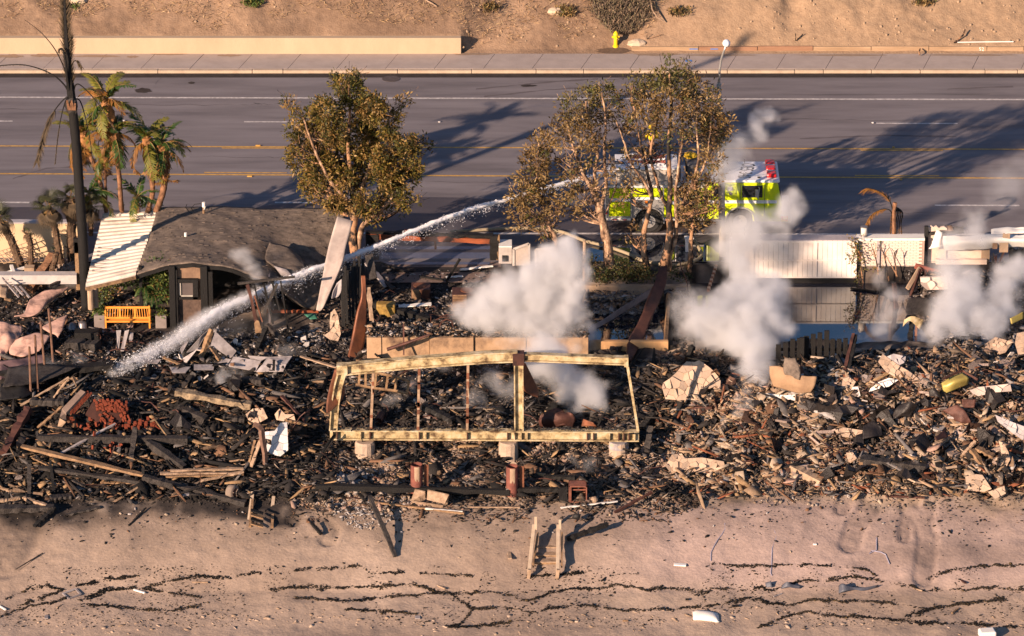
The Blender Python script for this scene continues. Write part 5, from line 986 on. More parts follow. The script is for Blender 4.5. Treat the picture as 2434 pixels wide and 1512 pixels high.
# planting under the roof behind the bench
C, D, K = blobs_leaves([(a, b, -6.3 + random.uniform(-1, .8), rx, rz, d, None) for (a, b, rx, rz, d) in [(335, 655, 26, 16, 1), (375, 640, 22, 18, 1), (385, 665, 18, 18, 1), (300, 668, 22, 10, .8), (265, 672, 22, 10, .7), (390, 690, 16, 20, 1), (245, 700, 12, 16, .6), (262, 690, 14, 10, .4), (350, 680, 20, 14, .7), (395, 640, 10, 26, .8), (240, 725, 14, 12, .5)]], 40, np.array([[.09, .14, .03], [.16, .19, .05], [.04, .07, .02], [.22, .19, .05], [.3, .12, .04]]), [3, 2, 3, 1, .4], L_=.16, leaves=10)
h = leafmesh('garden_plants', C, D, .16, .035, K, None); h.name = 'undergrowth'; h['kind'] = 'stuff'; h['label'] = 'green garden plants in the shade under the carport roof'
for lab, p in [('feathery green garden palm above the bench end', (362, 700)), ('small feathery palm beside the burnt house post', (345, 682))]:
    t = thing('garden_palm', lab, 'palm', V(*p, -6.9))
    for k in range(12): put(BAN['g'][2] if False else FANF, 'frond', V(*p, -6.9), k * 2.4, random.uniform(.1, .9), .55, t) if 'FANF' in globals() else put(BAN['g'][1], 'frond', V(*p, -6.9), k * 2.4, random.uniform(.1, .9), .42, t)
m_pl = mat('grey_planter', (.26, .22, .20), (.16, .13, .12), 2, .8, .2)
for lab, x0, y0, x1, y1 in [('square grey stone planter next to the bench end by the buckets', 670, 815, 742, 915), ('tall grey stone planter between bench and burnt house post', 1104, 818, 1180, 905)]:
    pA, pB = v('O', x0, y1, YB_ + .1), v('O', x1, y0, YB_ + .1); t = thing('planter', lab, 'planter', pA); MB().lim((pA.x, YB_ + .0, pA.z - .1), (pB.x, YB_ + .55, pB.z)).build('box', m_pl, t, bevel=.02)
    C, D, K = blobs_leaves([((x0 + x1) / 2 * .3353, 475.3 + .3353 * (y0 - 12), YB_ + .3, 11, 6, 1.6, None)], 60, GREEN, [1, 1, 1, 1], L_=.14, leaves=10); leafmesh('leaves', C, D, .14, .03, K, t)
# dark blue-grey upturned bucket and tin tub
for lab, cx_, cy_, r0, r1, hh in [('upturned dented metal bucket left of the bench', 585, 925, .21, .16, .36), ('dented grey tub lying behind the upturned bucket', 520, 915, .24, .15, .25)]:
    p = g('O', cx_, cy_); t = thing('metal_bucket', lab, 'bucket', p); MB().tube([p, p + Vector((0, 0, .03)), p + Vector((0, 0, hh)), p + Vector((0, 0, hh + .02))], [r0 + .01, r0, r1, r1 * .8], 18).build('shell', m_metal, t, smooth=True); MB().tube([p, p + Vector((0, 0, .03))], r0 + .02, 18).build('rim', m_metal, t)
# ---------------------------------------------------------------- things on the slope
def scat_h(n, fx, fy): return np.stack([RNG.uniform(*fx, n), RNG.uniform(*fy, n)], 1)
xy = scat_h(42000, (-26, 26), (YB + .7, YB + 9)); dn = fbm(xy[:, 0], xy[:, 1], 1.6, 3, 91) * (1 - .55 * sm(3, 12, xy[:, 0])) * (.45 + .55 * sm(YB + .5, YB + 3, xy[:, 1]))
xy = xy[dn > .31]; zz = hill(xy[:, 0], xy[:, 1]); cen = np.column_stack([xy, zz + .01]); d = RNG.normal(size=cen.shape); d[:, 2] = np.abs(d[:, 2]) * .5 + .1
K = np.array([[.50, .34, .18], [.40, .24, .13], [.30, .19, .11], [.58, .42, .24]])[RNG.integers(0, 4, len(cen))]
o = leafmesh('dry_grass', cen, d, .30, .012, K, None, m_=m_vc); o['kind'] = 'stuff'; o['label'] = 'dry straw and grass scattered on the slope'
bp_ = []
for k in range(8200):
    a, b = random.gauss(1475, 46), random.uniform(-14, 84)
    lim = 78 * (1 - max(0, b - 30) / 70)
    if abs(a - 1478) < lim + random.uniform(-8, 8): bp_.append((a, b))
bp_ = np.array(bp_); cen = Hv(bp_[:, 0], bp_[:, 1], RNG.uniform(0, .28, len(bp_))); d = RNG.normal(size=cen.shape) * .6; d[:, 2] = np.abs(d[:, 2]) + .7
K = np.array([[.20, .15, .11], [.30, .21, .14], [.13, .10, .075], [.24, .20, .12]])[RNG.integers(0, 4, len(cen))]
o = tag(leafmesh('dry_bush', cen, d, .26, .022, K, None, m_=m_vc), 'wide dry grey brown bush on the slope above the hydrant', 'bush')
for lab, a, b, n_, pal in [('small fresh green weed at the top of the slope', 600, 8, 260, GREEN), ('faded green tuft beside a pale stone high on the slope', 170, 16, 90, GREEN), ('straw coloured shrub right of the dry bush at the slope top', 1612, 30, 200, DRY), ('tangled straw shrub at the slope top above the timber edging', 2195, 6, 240, DRY), ('brown weed clump left of the dry bush', 1345, 30, 350, DRY), ('sparse brown weed above the end of the yellow wall', 1165, 20, 200, DRY)]:
    cen = Hv(RNG.normal(a, 13, n_).clip(a - 26, a + 26), RNG.normal(b, 6, n_).clip(b - 12, b + 12), RNG.uniform(0, .2, n_)); d = RNG.normal(size=cen.shape) * .7; d[:, 2] = np.abs(d[:, 2]) + .5
    tag(leafmesh('weed', cen, d, .24, .03, pal[RNG.integers(0, len(pal), n_)], None, m_=m_vc), lab, 'weed')
m_rock = mat('slope_stone', (.42, .30, .20), (.26, .18, .12), 3, .95, .6, 9)
rk = MB().ell((0, 0, 0), (1, .8, .7), 7, 5, .18); first = rk.build('stone', m_rock); fm = first.data
for i in range(150):
    if i < 90: a, b = random.uniform(1790, 2433), random.uniform(5, 108)
    elif i < 120: a, b = random.uniform(1090, 1420), random.uniform(40, 118)
    else: a, b = random.uniform(0, 2433), random.uniform(0, 85)
    p = H(a, b); s_ = random.choice([.035, .045, .06, .09]); o = first if i == 0 else bpy.data.objects.new('stone', fm)
    if i: COL.objects.link(o)
    o.location = p; o.rotation_euler = (random.random() * 6, random.random() * 6, random.random() * 6); o.scale = (s_, s_, s_); tag(o, 'small tan stone lying loose on the dry slope', 'stone', 'loose stones on the slope')
for lab, a, b, s_ in [('pale boulder left of the dry bush', 1322, 28, .3), ('light rock at the slope top above the tall palm', 183, 3, .32), ('flat pale rock right of the hydrant', 1515, 105, .34)]:
    p = H(a, b); o = MB().ell(p, (s_ * 1.5, s_, s_ * .7), 9, 6, .1).build('boulder', mat('pale_stone', (.58, .46, .34), (.42, .32, .22), 3, .9, .4)); tag(o, lab, 'boulder')
def slope_stick(lab, pts, r, m_=None, nm='branch', cat='branch'): return tag(MB().tube([H(a, b, h_) for a, b, h_ in pts], r, 6).build(nm, m_ or m_woodl), lab, cat)
slope_stick('long white pole lying along the slope foot above the edging', [(2275, 101, .1), (2340, 100, .1), (2408, 99.5, .1)], .03, m_white, 'white_pole', 'pole')
slope_stick('dark forked branch leaning at the end of the white pole', [(2267, 102, .05), (2278, 93, .15), (2288, 84, .2), (2293, 71, .25)], .04, m_barkb)
slope_stick('curved pale branch arching beside the dry bush', [(1546, 5, .25), (1550, 24, .4), (1562, 42, .4), (1578, 52, .2)], .035)
slope_stick('pale fallen branch at the slope top above the yellow wall end', [(1012, 1, .1), (1026, 8, .15), (1038, 16, .1)], .035)
slope_stick('thin bent stick standing near the gully', [(1890, 97, .05), (1891, 90, .3), (1890, 80, .5)], .02, m_barkb); slope_stick('short leaning stick right of the gully', [(1892, 97, .05), (1900, 89, .1), (1908, 81, .15)], .02, m_barkb)
slope_stick('thin upright twig beside the hydrant clearing', [(1538, 94, .0), (1537, 86, .2), (1538, 80, .35)], .018, m_barkb); slope_stick('low twig pointing uphill by the hydrant', [(1539, 93, .05), (1555, 88, .1), (1573, 82, .1)], .012, m_barkb)
slope_stick('short dark root hanging over the pavement edge', [(2185, 131, .1), (2184, 124, .2), (2186, 116, .2)], .035, m_barkb)
p = H(1459, 124); q = [H(1459 + 42 * math.cos(k * .35) * random.uniform(.7, 1.1), 121 + 9 * math.sin(k * .35) * random.uniform(.7, 1.1), .02) for k in range(18)]; struct(MB().add(q, [tuple(range(18))]).build('wet_earth', mat('wet_soil', (.14, .09, .06), (.07, .045, .03), 6))); 
q = P(1886, 143, .0); q = P(1886, 143, .158); struct(MB().tube([q, q + Vector((0, 0, .006))], .16, 12).build('blue_mark', m_blue)) if False else None
q = P(1636, 145, .157); o = struct(MB().tube([q, q + Vector((0, 0, .004))], .17, 14).build('blue_mark', m_blue)); o['label'] = 'round blue utility mark on the pavement'
# ---------------------------------------------------------------- firefighter on the engine deck
def figure(name, label, foot, H_, pose):
    t = thing(name, label, 'person', foot); m_skin = mat('skin', (.50, .30, .20), (.42, .24, .16), 3, .6, 0); m_coat = mat('yellow_turnout_coat', (.70, .52, .03), (.50, .34, .02), 6, .8, .2); m_trous = mat('navy_trousers', (.03, .03, .05), (.015, .015, .025), 5, .9, .2)
    def skin(nm, nodes, edges, radii, m_):
        me = bpy.data.meshes.new(nm); me.from_pydata([foot + Vector(q) * H_ for q in nodes], edges, []); me.materials.append(m_); o = bpy.data.objects.new(nm, me); COL.objects.link(o); o.parent = t; o.matrix_parent_inverse = t.matrix_basis.inverted()
        md = o.modifiers.new('skin', 'SKIN'); sv = me.skin_vertices[0].data
        for i, r in enumerate(radii): sv[i].radius = (r[0] * H_, r[1] * H_) if hasattr(r, '__len__') else (r * H_, r * H_)
        sv[0].use_root = True; s_ = o.modifiers.new('sub', 'SUBSURF'); s_.levels = s_.render_levels = 2; return o
    P0 = pose
    body = skin('body', [P0['hip'], P0['chest'], P0['neck'], P0['head'], P0['ls'], P0['le'], P0['lw'], P0['rs'], P0['re'], P0['rw'], P0['lk'], P0['la'], P0['lt'], P0['rk'], P0['ra'], P0['rt']],
                [(0, 1), (1, 2), (2, 3), (1, 4), (4, 5), (5, 6), (1, 7), (7, 8), (8, 9), (0, 10), (10, 11), (11, 12), (0, 13), (13, 14), (14, 15)], [(.085, .06), (.09, .06), .035, .055, .04, .03, .022, .04, .03, .022, .045, .03, .025, .045, .03, .025], m_skin)
    skin('coat', [P0['hip'], P0['chest'], P0['neck'], P0['ls'], P0['le'], P0['lw'], P0['rs'], P0['re'], P0['rw']], [(0, 1), (1, 2), (1, 3), (3, 4), (4, 5), (1, 6), (6, 7), (7, 8)], [(.105, .08), (.11, .08), .05, .055, .045, .038, .055, .045, .038], m_coat)
    skin('trousers', [tuple(Vector(P0['hip']) * .98), P0['lk'], P0['la'], P0['rk'], P0['ra']], [(0, 1), (1, 2), (0, 3), (3, 4)], [(.10, .075), .06, .05, .06, .05], m_trous)
    hd = foot + Vector(P0['head']) * H_
    MB().ell(hd + Vector((0, 0, .015 * H_)), (.075 * H_, .085 * H_, .075 * H_), 14, 8).build('helmet', m_hyd, t, smooth=True); MB().tube([hd + Vector((0, 0, .005)), hd + Vector((0, 0, .025))], .11 * H_, 16).build('brim', m_hyd, t)
    for k_, sg in (('lt', -1), ('rt', 1)): f_ = foot + Vector(P0[k_]) * H_; MB().ell(f_ + Vector((0, .02, .03)), (.06, .14, .05), 8, 5).build('boot', m_dark, t)
    for k_ in ('lw', 'rw'):
        wv = foot + Vector(P0[k_]) * H_; hb = MB().ell(wv, (.05, .055, .04), 8, 5)
        for j in range(4): hb.tube([wv + Vector((-.03 + .02 * j, .03, 0)), wv + Vector((-.035 + .022 * j, .075, -.01)), wv + Vector((-.035 + .022 * j, .09, -.035))], .011, 5)
        hb.tube([wv + Vector((.04, 0, 0)), wv + Vector((.06, .04, -.01))], .012, 5); hb.build('glove', m_dark, t)
    return t
foot = Vector((V(1548, 400, YT + 1.6).x, YT + 1.5, 2.86))
fz = V(1546, 305, YT + 1.5).z - 2.86
figure('person', 'firefighter in yellow coat and helmet standing on the engine deck among the branches', foot, max(1.6, min(1.9, fz)), dict(hip=(0, 0, .52), chest=(-.01, .01, .73), neck=(-.01, .015, .83), head=(-.01, .03, .91), ls=(-.115, .01, .79), le=(-.17, .05, .64), lw=(-.16, .15, .55), rs=(.10, .01, .79), re=(.16, .05, .64), rw=(.10, .16, .56), lk=(-.07, .02, .29), la=(-.08, 0, .05), lt=(-.08, .06, .02), rk=(.07, .03, .29), ra=(.09, -.01, .05), rt=(.10, .06, .02)))
q = Vector((V(1640, 372, YT + 1.6).x, YT + 1.6, 3.0)); o = MB().ell(q, (.30, .22, .16), 12, 7, .12).build('yellow_bundle', mat('yellow_cloth', (.62, .42, .03), (.42, .26, .02), 5)); tag(o, 'crumpled yellow bundle on the engine top behind the cab', 'bundle')
# ---------------------------------------------------------------- wreckage: fine rubble as loose stuff
def chips(name, label, px, py, size, flat, pal, w, m_=None, tilt=.36, h=.02, elong=1.6, reg=None):
    """flat five cornered chips and splinters lying on the ground, one closed solid each"""
    p = Gv(px, py, h) if reg is None else reg; n = len(p)
    s = size * .85 * RNG.lognormal(0, .6, n); s = np.clip(s, size * .3, size * 3.2); a = RNG.uniform(0, 2 * np.pi, n); el = elong ** RNG.uniform(-.1, 1, n)
    k = 5; th = np.linspace(0, 2 * np.pi, k, endpoint=False)[None, :] + RNG.uniform(-.3, .3, (n, k)); r = RNG.uniform(.65, 1.1, (n, k))
    lx = np.cos(th) * r * s[:, None] * el[:, None]; ly = np.sin(th) * r * s[:, None] / el[:, None]; t = s * flat
    T = np.stack([lx, ly, np.repeat(t[:, None], k, 1)], 2); Bt = np.stack([lx, ly, -np.repeat(t[:, None], k, 1)], 2); L = np.concatenate([T, Bt], 1)
    rx, ry = RNG.normal(0, tilt, n), RNG.normal(0, tilt, n)
    cx, sx, cy, sy, cz, sz = np.cos(rx), np.sin(rx), np.cos(ry), np.sin(ry), np.cos(a), np.sin(a)
    Rm = np.stack([np.stack([cz * cy, cz * sy * sx - sz * cx, cz * sy * cx + sz * sx], 1), np.stack([sz * cy, sz * sy * sx + cz * cx, sz * sy * cx - cz * sx], 1), np.stack([-sy, cy * sx, cy * cx], 1)], 1)
    W = np.einsum('nij,nkj->nki', Rm, L) + p[:, None, :]; W[:, :, 2] += (s * .35)[:, None] * np.abs(np.sin(ry))[:, None]
    co = W.reshape(-1, 3); o_ = (np.arange(n) * 2 * k)[:, None]
    tri = [(0, 1, 2), (0, 2, 3), (0, 3, 4)] + [(i, k + i, k + (i + 1) % k) for i in range(k)] + [(i, k + (i + 1) % k, (i + 1) % k) for i in range(k)]
    F = (o_[:, :, None] + np.array(tri)[None]).reshape(-1, 3)
    w = np.array(w, float); w /= w.sum(); C = np.array(pal)[RNG.choice(len(pal), n, p=w)] * RNG.uniform(.7, 1.1, (n, 1))
    if n > 4000: bl_ = np.clip((fbm(p[:, 0], p[:, 1], 2.0, 4, 77) - .29) * 3.6, .2, 1.2)[:, None]; mu = (np.array(pal) * w[:, None]).sum(0); C = (C * .6 + mu * .4) * bl_
    C = np.clip(np.repeat(C, 2 * k, axis=0), 0, 1)
    o = npmesh(name, co, F, m_ or m_vc, C, None, 'stuff', tris=True); o['label'] = label; return o
def region(n, x0, x1, y0, y1, f=None):
    a, b = RNG.uniform(x0, x1, n), RNG.uniform(y0, y1, n)
    if f is not None: k = f(a, b); a, b = a[k], b[k]
    return a, b
BLK = [.012, .011, .011]; CHR = [.035, .03, .028]; GRY = [.17, .155, .15]; ASH = [.42, .39, .38]; WHT = [.55, .51, .49]; CRM = [.50, .39, .29]; TAN = [.42, .29, .19]; BRN = [.20, .11, .065]; RST = [.26, .09, .045]; PNK = [.45, .29, .23]; YEL = [.55, .40, .18]; RED = [.42, .10, .04]; WOD = [.40, .26, .14]
def nz_(a, b, s_, seed): return vnoise(a, b, s_, seed)
notpool = lambda a, b: ~((a > 1345) & (a < 1590) & (b > 722) & (b < 815) & (nz_(a, b, 40, 5) < .75)) & ~((a > 1655) & (a < 2050) & (b > 672) & (b < 812))
# left half, charred
a, b = region(13000, -20, 780, 790, 1190, lambda a, b: (b < 1195 + 10 * nz_(a, b, 60, 1))); chips('charred_rubble', 'black charred bits and splinters over the burnt plots', a, b, .075, .12, [BLK, CHR, GRY, BRN, WOD, ASH, CRM], [7, 7, 1.6, 1.2, .5, .3, .15], elong=2.2)
a, b = region(7000, -20, 780, 850, 1200); chips('charred_rubble', 'small soot and ash flecks between the burnt timbers', a, b, .035, .2, [BLK, GRY, ASH, TAN, CHR], [4, 2, 1.2, 1.2, 3], elong=1.8)
a, b = region(5200, 150, 1080, 780, 960, lambda a, b: nz_(a, b, 90, 2) > .38); chips('ash_rubble', 'white and grey ash flakes below the burnt house', a, b, .06, .12, [ASH, WHT, GRY, CHR, CRM], [3, 2, 3, 3, 1])
# centre, behind and inside the frame
a, b = region(10500, 740, 1660, 690, 1030, lambda a, b: notpool(a, b) & ~((a > 870) & (a < 1590) & (b > 803) & (b < 850))); chips('charred_rubble', 'grey and black rubble behind the yellow portal', a, b, .065, .14, [BLK, CHR, GRY, ASH, TAN, BRN, CRM, WHT], [4, 4, 4, 2, 1.5, 1.2, .8, .5], elong=1.9)
a, b = region(3500, 1390, 1560, 700, 745, lambda a, b: nz_(a, b, 30, 3) > .3); chips('plaster_rubble', 'pale plaster chips heaped in the flooded pit', a, b, .07, .15, [CRM, WHT, GRY, TAN], [2, 2, 3, 2], h=.3)
a, b = region(2200, 880, 1240, 640, 800, lambda a, b: nz_(a, b, 50, 4) > .42); chips('ash_rubble', 'dusty ash and charred bits on the garage slab', a, b, .05, .12, [BLK, GRY, ASH, CHR], [4, 2, 1, 4])
# in front of the frame: pale chips
a, b = region(12500, 690, 1660, 1035, 1225, lambda a, b: b < 1185 + 25 * nz_(a, b, 60, 5) + 15 * RNG.random(len(a))); chips('plaster_rubble', 'tan and cream plaster chips between the pipe piles', a, b, .06, .13, [TAN, CRM, GRY, BRN, CHR, ASH, PNK], [4, 2.2, 2.2, 2, 2.2, 1.4, 2], elong=1.9)
a, b = region(5200, 690, 1660, 1040, 1240, lambda a, b: nz_(a, b, 70, 6) > .35); chips('charred_rubble', 'thin charred splinters among the plaster chips', a, b, .05, .10, [BLK, CHR, BRN], [4, 3, 2], elong=3.4, tilt=.4)
a, b = RNG.normal(838, 26, 1400), RNG.normal(1135, 12, 1400); chips('ash_rubble', 'bright white ash patch near the farther pipe pile', a, b, .045, .25, [WHT, ASH, WHT], [3, 2, 1])
a, b = region(2300, 690, 1120, 1150, 1260, lambda a, b: np.abs(a - 870) < 170 * (1 - (b - 1150) / 130)); chips('ash_rubble', 'white chips spilling onto the sand below the charred beam', a, b, .04, .2, [WHT, ASH, CRM, GRY], [2, 3, 1, 1])
zs_ = V(872, 804, -10.3).z; n_ = 3400; x0_, x1_ = V(872, 800, -10.3).x, V(1398, 800, -10.3).x
chips('ash_rubble', 'ash and burnt chips heaped on top of the low tan wall', None, None, .055, .15, [ASH, GRY, CHR, BLK, TAN, CRM, BRN], [1.5, 3, 4, 4, 2, 1, 1], reg=np.stack([RNG.uniform(x0_, x1_, n_), RNG.uniform(-10.25, -8.8, n_), zs_ + .02 + .12 * RNG.random(n_) * sm(-10.3, -9.8, RNG.uniform(-10.25, -8.8, n_))], 1))
# right half: pale stucco wreckage
a, b = region(15000, 1560, 2460, 830, 1190, lambda a, b: notpool(a, b) & (b < 1150 + 35 * nz_(a, b, 90, 7))); chips('plaster_rubble', 'cream and tan plaster rubble covering the collapsed houses', a, b, .075, .15, [CRM, TAN, GRY, BRN, CHR, ASH, YEL, RST, WHT, PNK], [4.4, 5, 1.6, 2.4, 3, 1, 1, .8, .6, 1.8], elong=1.9)
a, b = region(6500, 1600, 2460, 1000, 1240, lambda a, b: (b < 1165 + 45 * nz_(a, b, 70, 8) + 20 * RNG.random(len(a)))); chips('plaster_rubble', 'fine ash and plaster crumbs at the foot of the rubble', a, b, .038, .2, [GRY, TAN, ASH, CHR, CRM], [3, 3, 2, 2, 2])
a, b = region(5200, 1560, 2460, 820, 1175, lambda a, b: notpool(a, b) & (nz_(a, b, 80, 9) > .42)); chips('charred_rubble', 'dark rusted metal scraps in the pale rubble', a, b, .08, .06, [BLK, CHR, RST, BRN], [3, 3, 1.4, 2], elong=2.6, tilt=.8)
a, b = region(3000, 2040, 2460, 640, 840, lambda a, b: (b > 770) | (a > 2150)); chips('charred_rubble', 'charred rubble behind the drifting smoke', a, b, .07, .14, [BLK, CHR, GRY, ASH, TAN], [4, 4, 2, 2, 1])
a, b = region(2600, -10, 320, 690, 860); chips('charred_rubble', 'broken burnt bits around the pink stucco slabs', a, b, .06, .12, [CHR, BRN, GRY, TAN, PNK, BLK], [3, 1, 2, 1, 1, 3])
a, b = region(9000, 1600, 2460, 850, 1160, lambda a, b: notpool(a, b)); chips('plaster_rubble', 'dusty crumbs lying over the larger slabs', a, b, .03, .25, [TAN, GRY, BRN, CRM, CHR, ASH], [4, 2, 2, 2, 2, 1], h=.16)
for n_, x0_, x1_, pl_, w_ in [(2600, 0, 790, [BLK, CHR, WOD, GRY, BRN], [5, 4, 1.6, 1, 1.2]), (2000, 740, 1650, [BLK, CHR, WOD, GRY, BRN], [4, 4, 1.2, 2, 1.5]), (2200, 1600, 2460, [CHR, TAN, WOD, GRY, BRN, RST], [3, 2, 2, 2, 2, 1])]:
    a, b = region(n_, x0_, x1_, 850, 1180, notpool); chips('wood_splinters', 'long thin splinters tangled in the wreckage', a, b, .13, .08, pl_, w_, h=.14, elong=4.5, tilt=.3)
a, b = region(5200, 1620, 2460, 850, 1150, lambda a, b: notpool(a, b) & (nz_(a, b, 60, 21) > .45)); chips('plaster_rubble', 'pale masonry lumps on the mounds of the collapsed houses', a, b, .135, .09, [CRM, TAN, ASH, GRY, PNK, BRN], [5, 4, 1.2, 2, 1, 1.5], h=.12, tilt=.42, elong=2.2)
# grit strewn over the sand
a, b = region(3400, 0, 2433, 1200, 1345, lambda a, b: RNG.random(len(a)) < np.clip(1.15 - (b - 1200) / 95, .04, 1) * (.3 + nz_(a, b, 80, 11))); chips('charred_rubble', 'charred crumbs scattered on the sand below the wreckage', a, b, .028, .25, [BLK, CHR, GRY, BRN, CRM, WHT], [5, 3, 1, 1, .7, .5])
# dark weed lines of the tide
KL = [[(0, 1430), (60, 1402), (110, 1392), (150, 1400), (90, 1425), (40, 1440)], [(0, 1465), (70, 1440), (120, 1432), (165, 1420)], [(180, 1392), (260, 1375), (330, 1370)], [(200, 1425), (270, 1400), (350, 1398), (400, 1380), (470, 1370), (540, 1375), (620, 1358)], [(200, 1435), (280, 1442), (330, 1448), (400, 1452), (470, 1440), (500, 1432)], [(190, 1425), (250, 1400), (320, 1398), (420, 1410), (480, 1420)],
      [(700, 1355), (780, 1350), (860, 1345), (880, 1362), (960, 1360)], [(640, 1400), (720, 1395), (800, 1396), (900, 1394), (980, 1388)], [(700, 1420), (780, 1425), (840, 1428), (900, 1420), (970, 1414), (1050, 1410)], [(980, 1385), (1040, 1408), (1100, 1412), (1160, 1406), (1230, 1415)], [(1000, 1362), (1060, 1366), (1120, 1368)], [(820, 1448), (900, 1452), (990, 1458)],
      [(1200, 1408), (1240, 1424), (1270, 1425), (1310, 1408), (1360, 1400), (1420, 1402), (1470, 1390), (1540, 1402), (1600, 1396), (1640, 1405), (1660, 1412), (1700, 1400), (1760, 1402), (1810, 1396), (1840, 1402), (1890, 1382), (1960, 1380), (2010, 1370), (2080, 1378), (2140, 1388), (2200, 1404), (2290, 1402), (2360, 1396), (2433, 1400)],
      [(1070, 1410), (1110, 1440), (1130, 1448), (1200, 1442), (1270, 1456), (1310, 1444), (1400, 1440), (1480, 1452), (1520, 1450), (1620, 1446), (1700, 1440), (1780, 1420), (1830, 1432), (1870, 1438), (1940, 1425), (2040, 1430), (2120, 1432), (2200, 1448), (2260, 1440), (2330, 1430), (2390, 1420)],
      [(1120, 1450), (1100, 1480), (1060, 1492), (1140, 1488), (1200, 1480), (1215, 1475)], [(1690, 1342), (1800, 1345), (1900, 1342), (1990, 1345), (2060, 1355), (2080, 1368)], [(2200, 1376), (2260, 1355), (2330, 1345), (2433, 1342)], [(1800, 1492), (1880, 1460), (1920, 1455), (2000, 1465), (2100, 1470), (2200, 1480), (2300, 1482), (2433, 1490)], [(2150, 1465), (2220, 1445), (2300, 1432), (2390, 1425)], [(1240, 1372), (1290, 1368), (1340, 1365), (1390, 1362)]]
px_, py_ = [], []
for L in KL:
    for (x0, y0), (x1, y1) in zip(L[:-1], L[1:]):
        n = int(math.hypot(x1 - x0, y1 - y0) * 4.2); t = RNG.random(n); t = t[RNG.random(n) < np.clip(vnoise(x0 + (x1 - x0) * t, y0 + 0 * t, 22, 15) * 1.9 - .25, .08, 1)]; n = len(t); xx = x0 + (x1 - x0) * t; wv = 5 * (vnoise(xx, 0 * xx + y0 * .1, 14, 3) - .5) + 2.5 * (vnoise(xx, 0 * xx, 4, 5) - .5)
        px_.append(xx + RNG.normal(0, 2, n)); py_.append(y0 + (y1 - y0) * t + wv + RNG.normal(0, .35 + 3.2 * vnoise(xx, y0 + 0 * xx, 16, 18) ** 2 + .9 * vnoise(xx, 0 * xx, 50, 8), n) )
a, b = np.concatenate(px_), np.concatenate(py_); chips('seaweed', 'dark lines of seaweed and burnt crumbs left by the tide', a, b, .019, .3, [[.03, .022, .016], [.055, .04, .025], BLK, [.16, .10, .03]], [4, 3, 3, .5], h=.01, elong=2.2, tilt=.3)
a, b = region(9000, 0, 2433, 1345, 1490, lambda a, b: (nz_(a, b, 55, 12) > .45) & (nz_(a, b, 200, 13) > .3)); chips('seaweed', 'dark specks of seaweed scattered along the tide lines', a, b, .018, .3, [[.03, .022, .016], [.055, .04, .025], BLK], [1, 1, 1], h=.008, tilt=.2)
# ---------------------------------------------------------------- countable boards and fragments, each an object
def quadshape(k):
    n = random.randint(4, 6); L = []; 
    for i in range(n): t = 6.283 * i / n + random.uniform(-.25, .25); r = random.uniform(.7, 1.05); L.append((math.cos(t) * r, math.sin(t) * r * random.uniform(.6, .9), 0))
    return L
def meshof(mb, name, m_):
    me = bpy.data.meshes.new(name); me.from_pydata(mb.v, [], mb.f); me.materials.append(m_); return me
m_frc = mat('cream_fragment', (.48, .37, .28), (.30, .22, .16), 3, .95, .3, 14, world=False, rnd=True); m_frw = mat('white_fragment', (.66, .61, .57), (.46, .41, .38), 3, .95, .3, 12, world=False, rnd=True); m_frg = mat('grey_fragment', (.34, .28, .25), (.15, .12, .11), 3, .9, .5, 12, world=False, rnd=True)
m_frr = mat('rust_sheet', (.15, .075, .05), (.03, .02, .018), 3, .7, .3, 12, world=False, rnd=True, metal=.2); m_frk = mat('black_sheet', (.04, .033, .032), (.012, .01, .01), 4, .5, .5, 12, world=False, rnd=True); m_frl = mat('lapped_board', (.50, .40, .34), (.24, .16, .13), 3, .9, 1.0, 8, stretch=(1, 12, 1), world=False, rnd=True, c3=(.42, .32, .27))
LIB = {k: [meshof(MB().prism(quadshape(i), (0, 0, random.uniform(.12, .22))), nm, m_) for i in range(5)] for k, nm, m_ in (('c', 'plaster_fragment', m_frc), ('w', 'plaster_fragment', m_frw), ('g', 'board_fragment', m_frg), ('l', 'siding_fragment', m_frl))}
def crump(m_, nm):
    mb = MB(); n = 5; vs = []
    for i in range(n):
        for j in range(4): vs.append(((i / (n - 1) - .5) * 2, (j / 3 - .5) * 1.3 + random.uniform(-.1, .1), random.uniform(-.22, .22) + .5 * math.sin(i * 1.5 + random.random())))
    fs = [(i * 4 + j, i * 4 + 4 + j, i * 4 + 5 + j, i * 4 + 1 + j) for i in range(n - 1) for j in range(3)]; o_ = len(vs); vs += [(x, y, z - .05) for x, y, z in vs]; fs += [tuple(o_ + q for q in reversed(f)) for f in fs]
    edge = [(i * 4, i * 4 + 4) for i in range(n - 1)] + [(i * 4 + 7, i * 4 + 3) for i in range(n - 1)]; fs += [(a_, b_, b_ + o_, a_ + o_) for a_, b_ in edge]
    mb.add(vs, fs); return meshof(mb, nm, m_)
LIB['r'] = [crump(m_frr, 'metal_scrap') for _ in range(5)]; LIB['k'] = [crump(m_frk, 'metal_scrap') for _ in range(5)]
def beamm(m_, nm): return meshof(MB().bar((-1, 0, 0), (1, 0, 0), .09, .07, seg=5, rough=.22, bend=random.uniform(-.06, .06)), nm, m_)
m_ck = mat('charred_board_surface', (.055, .047, .043), (.010, .009, .009), 8, .6, .9, 22, world=False, rnd=True); m_bw = mat('singed_board_surface', (.32, .22, .14), (.10, .06, .04), 4, .85, .5, 14, world=False, rnd=True)
LIB['b'] = [beamm(m_ck, 'charred_board') for _ in range(5)]; LIB['s'] = [beamm(m_bw, 'singed_board') for _ in range(5)]
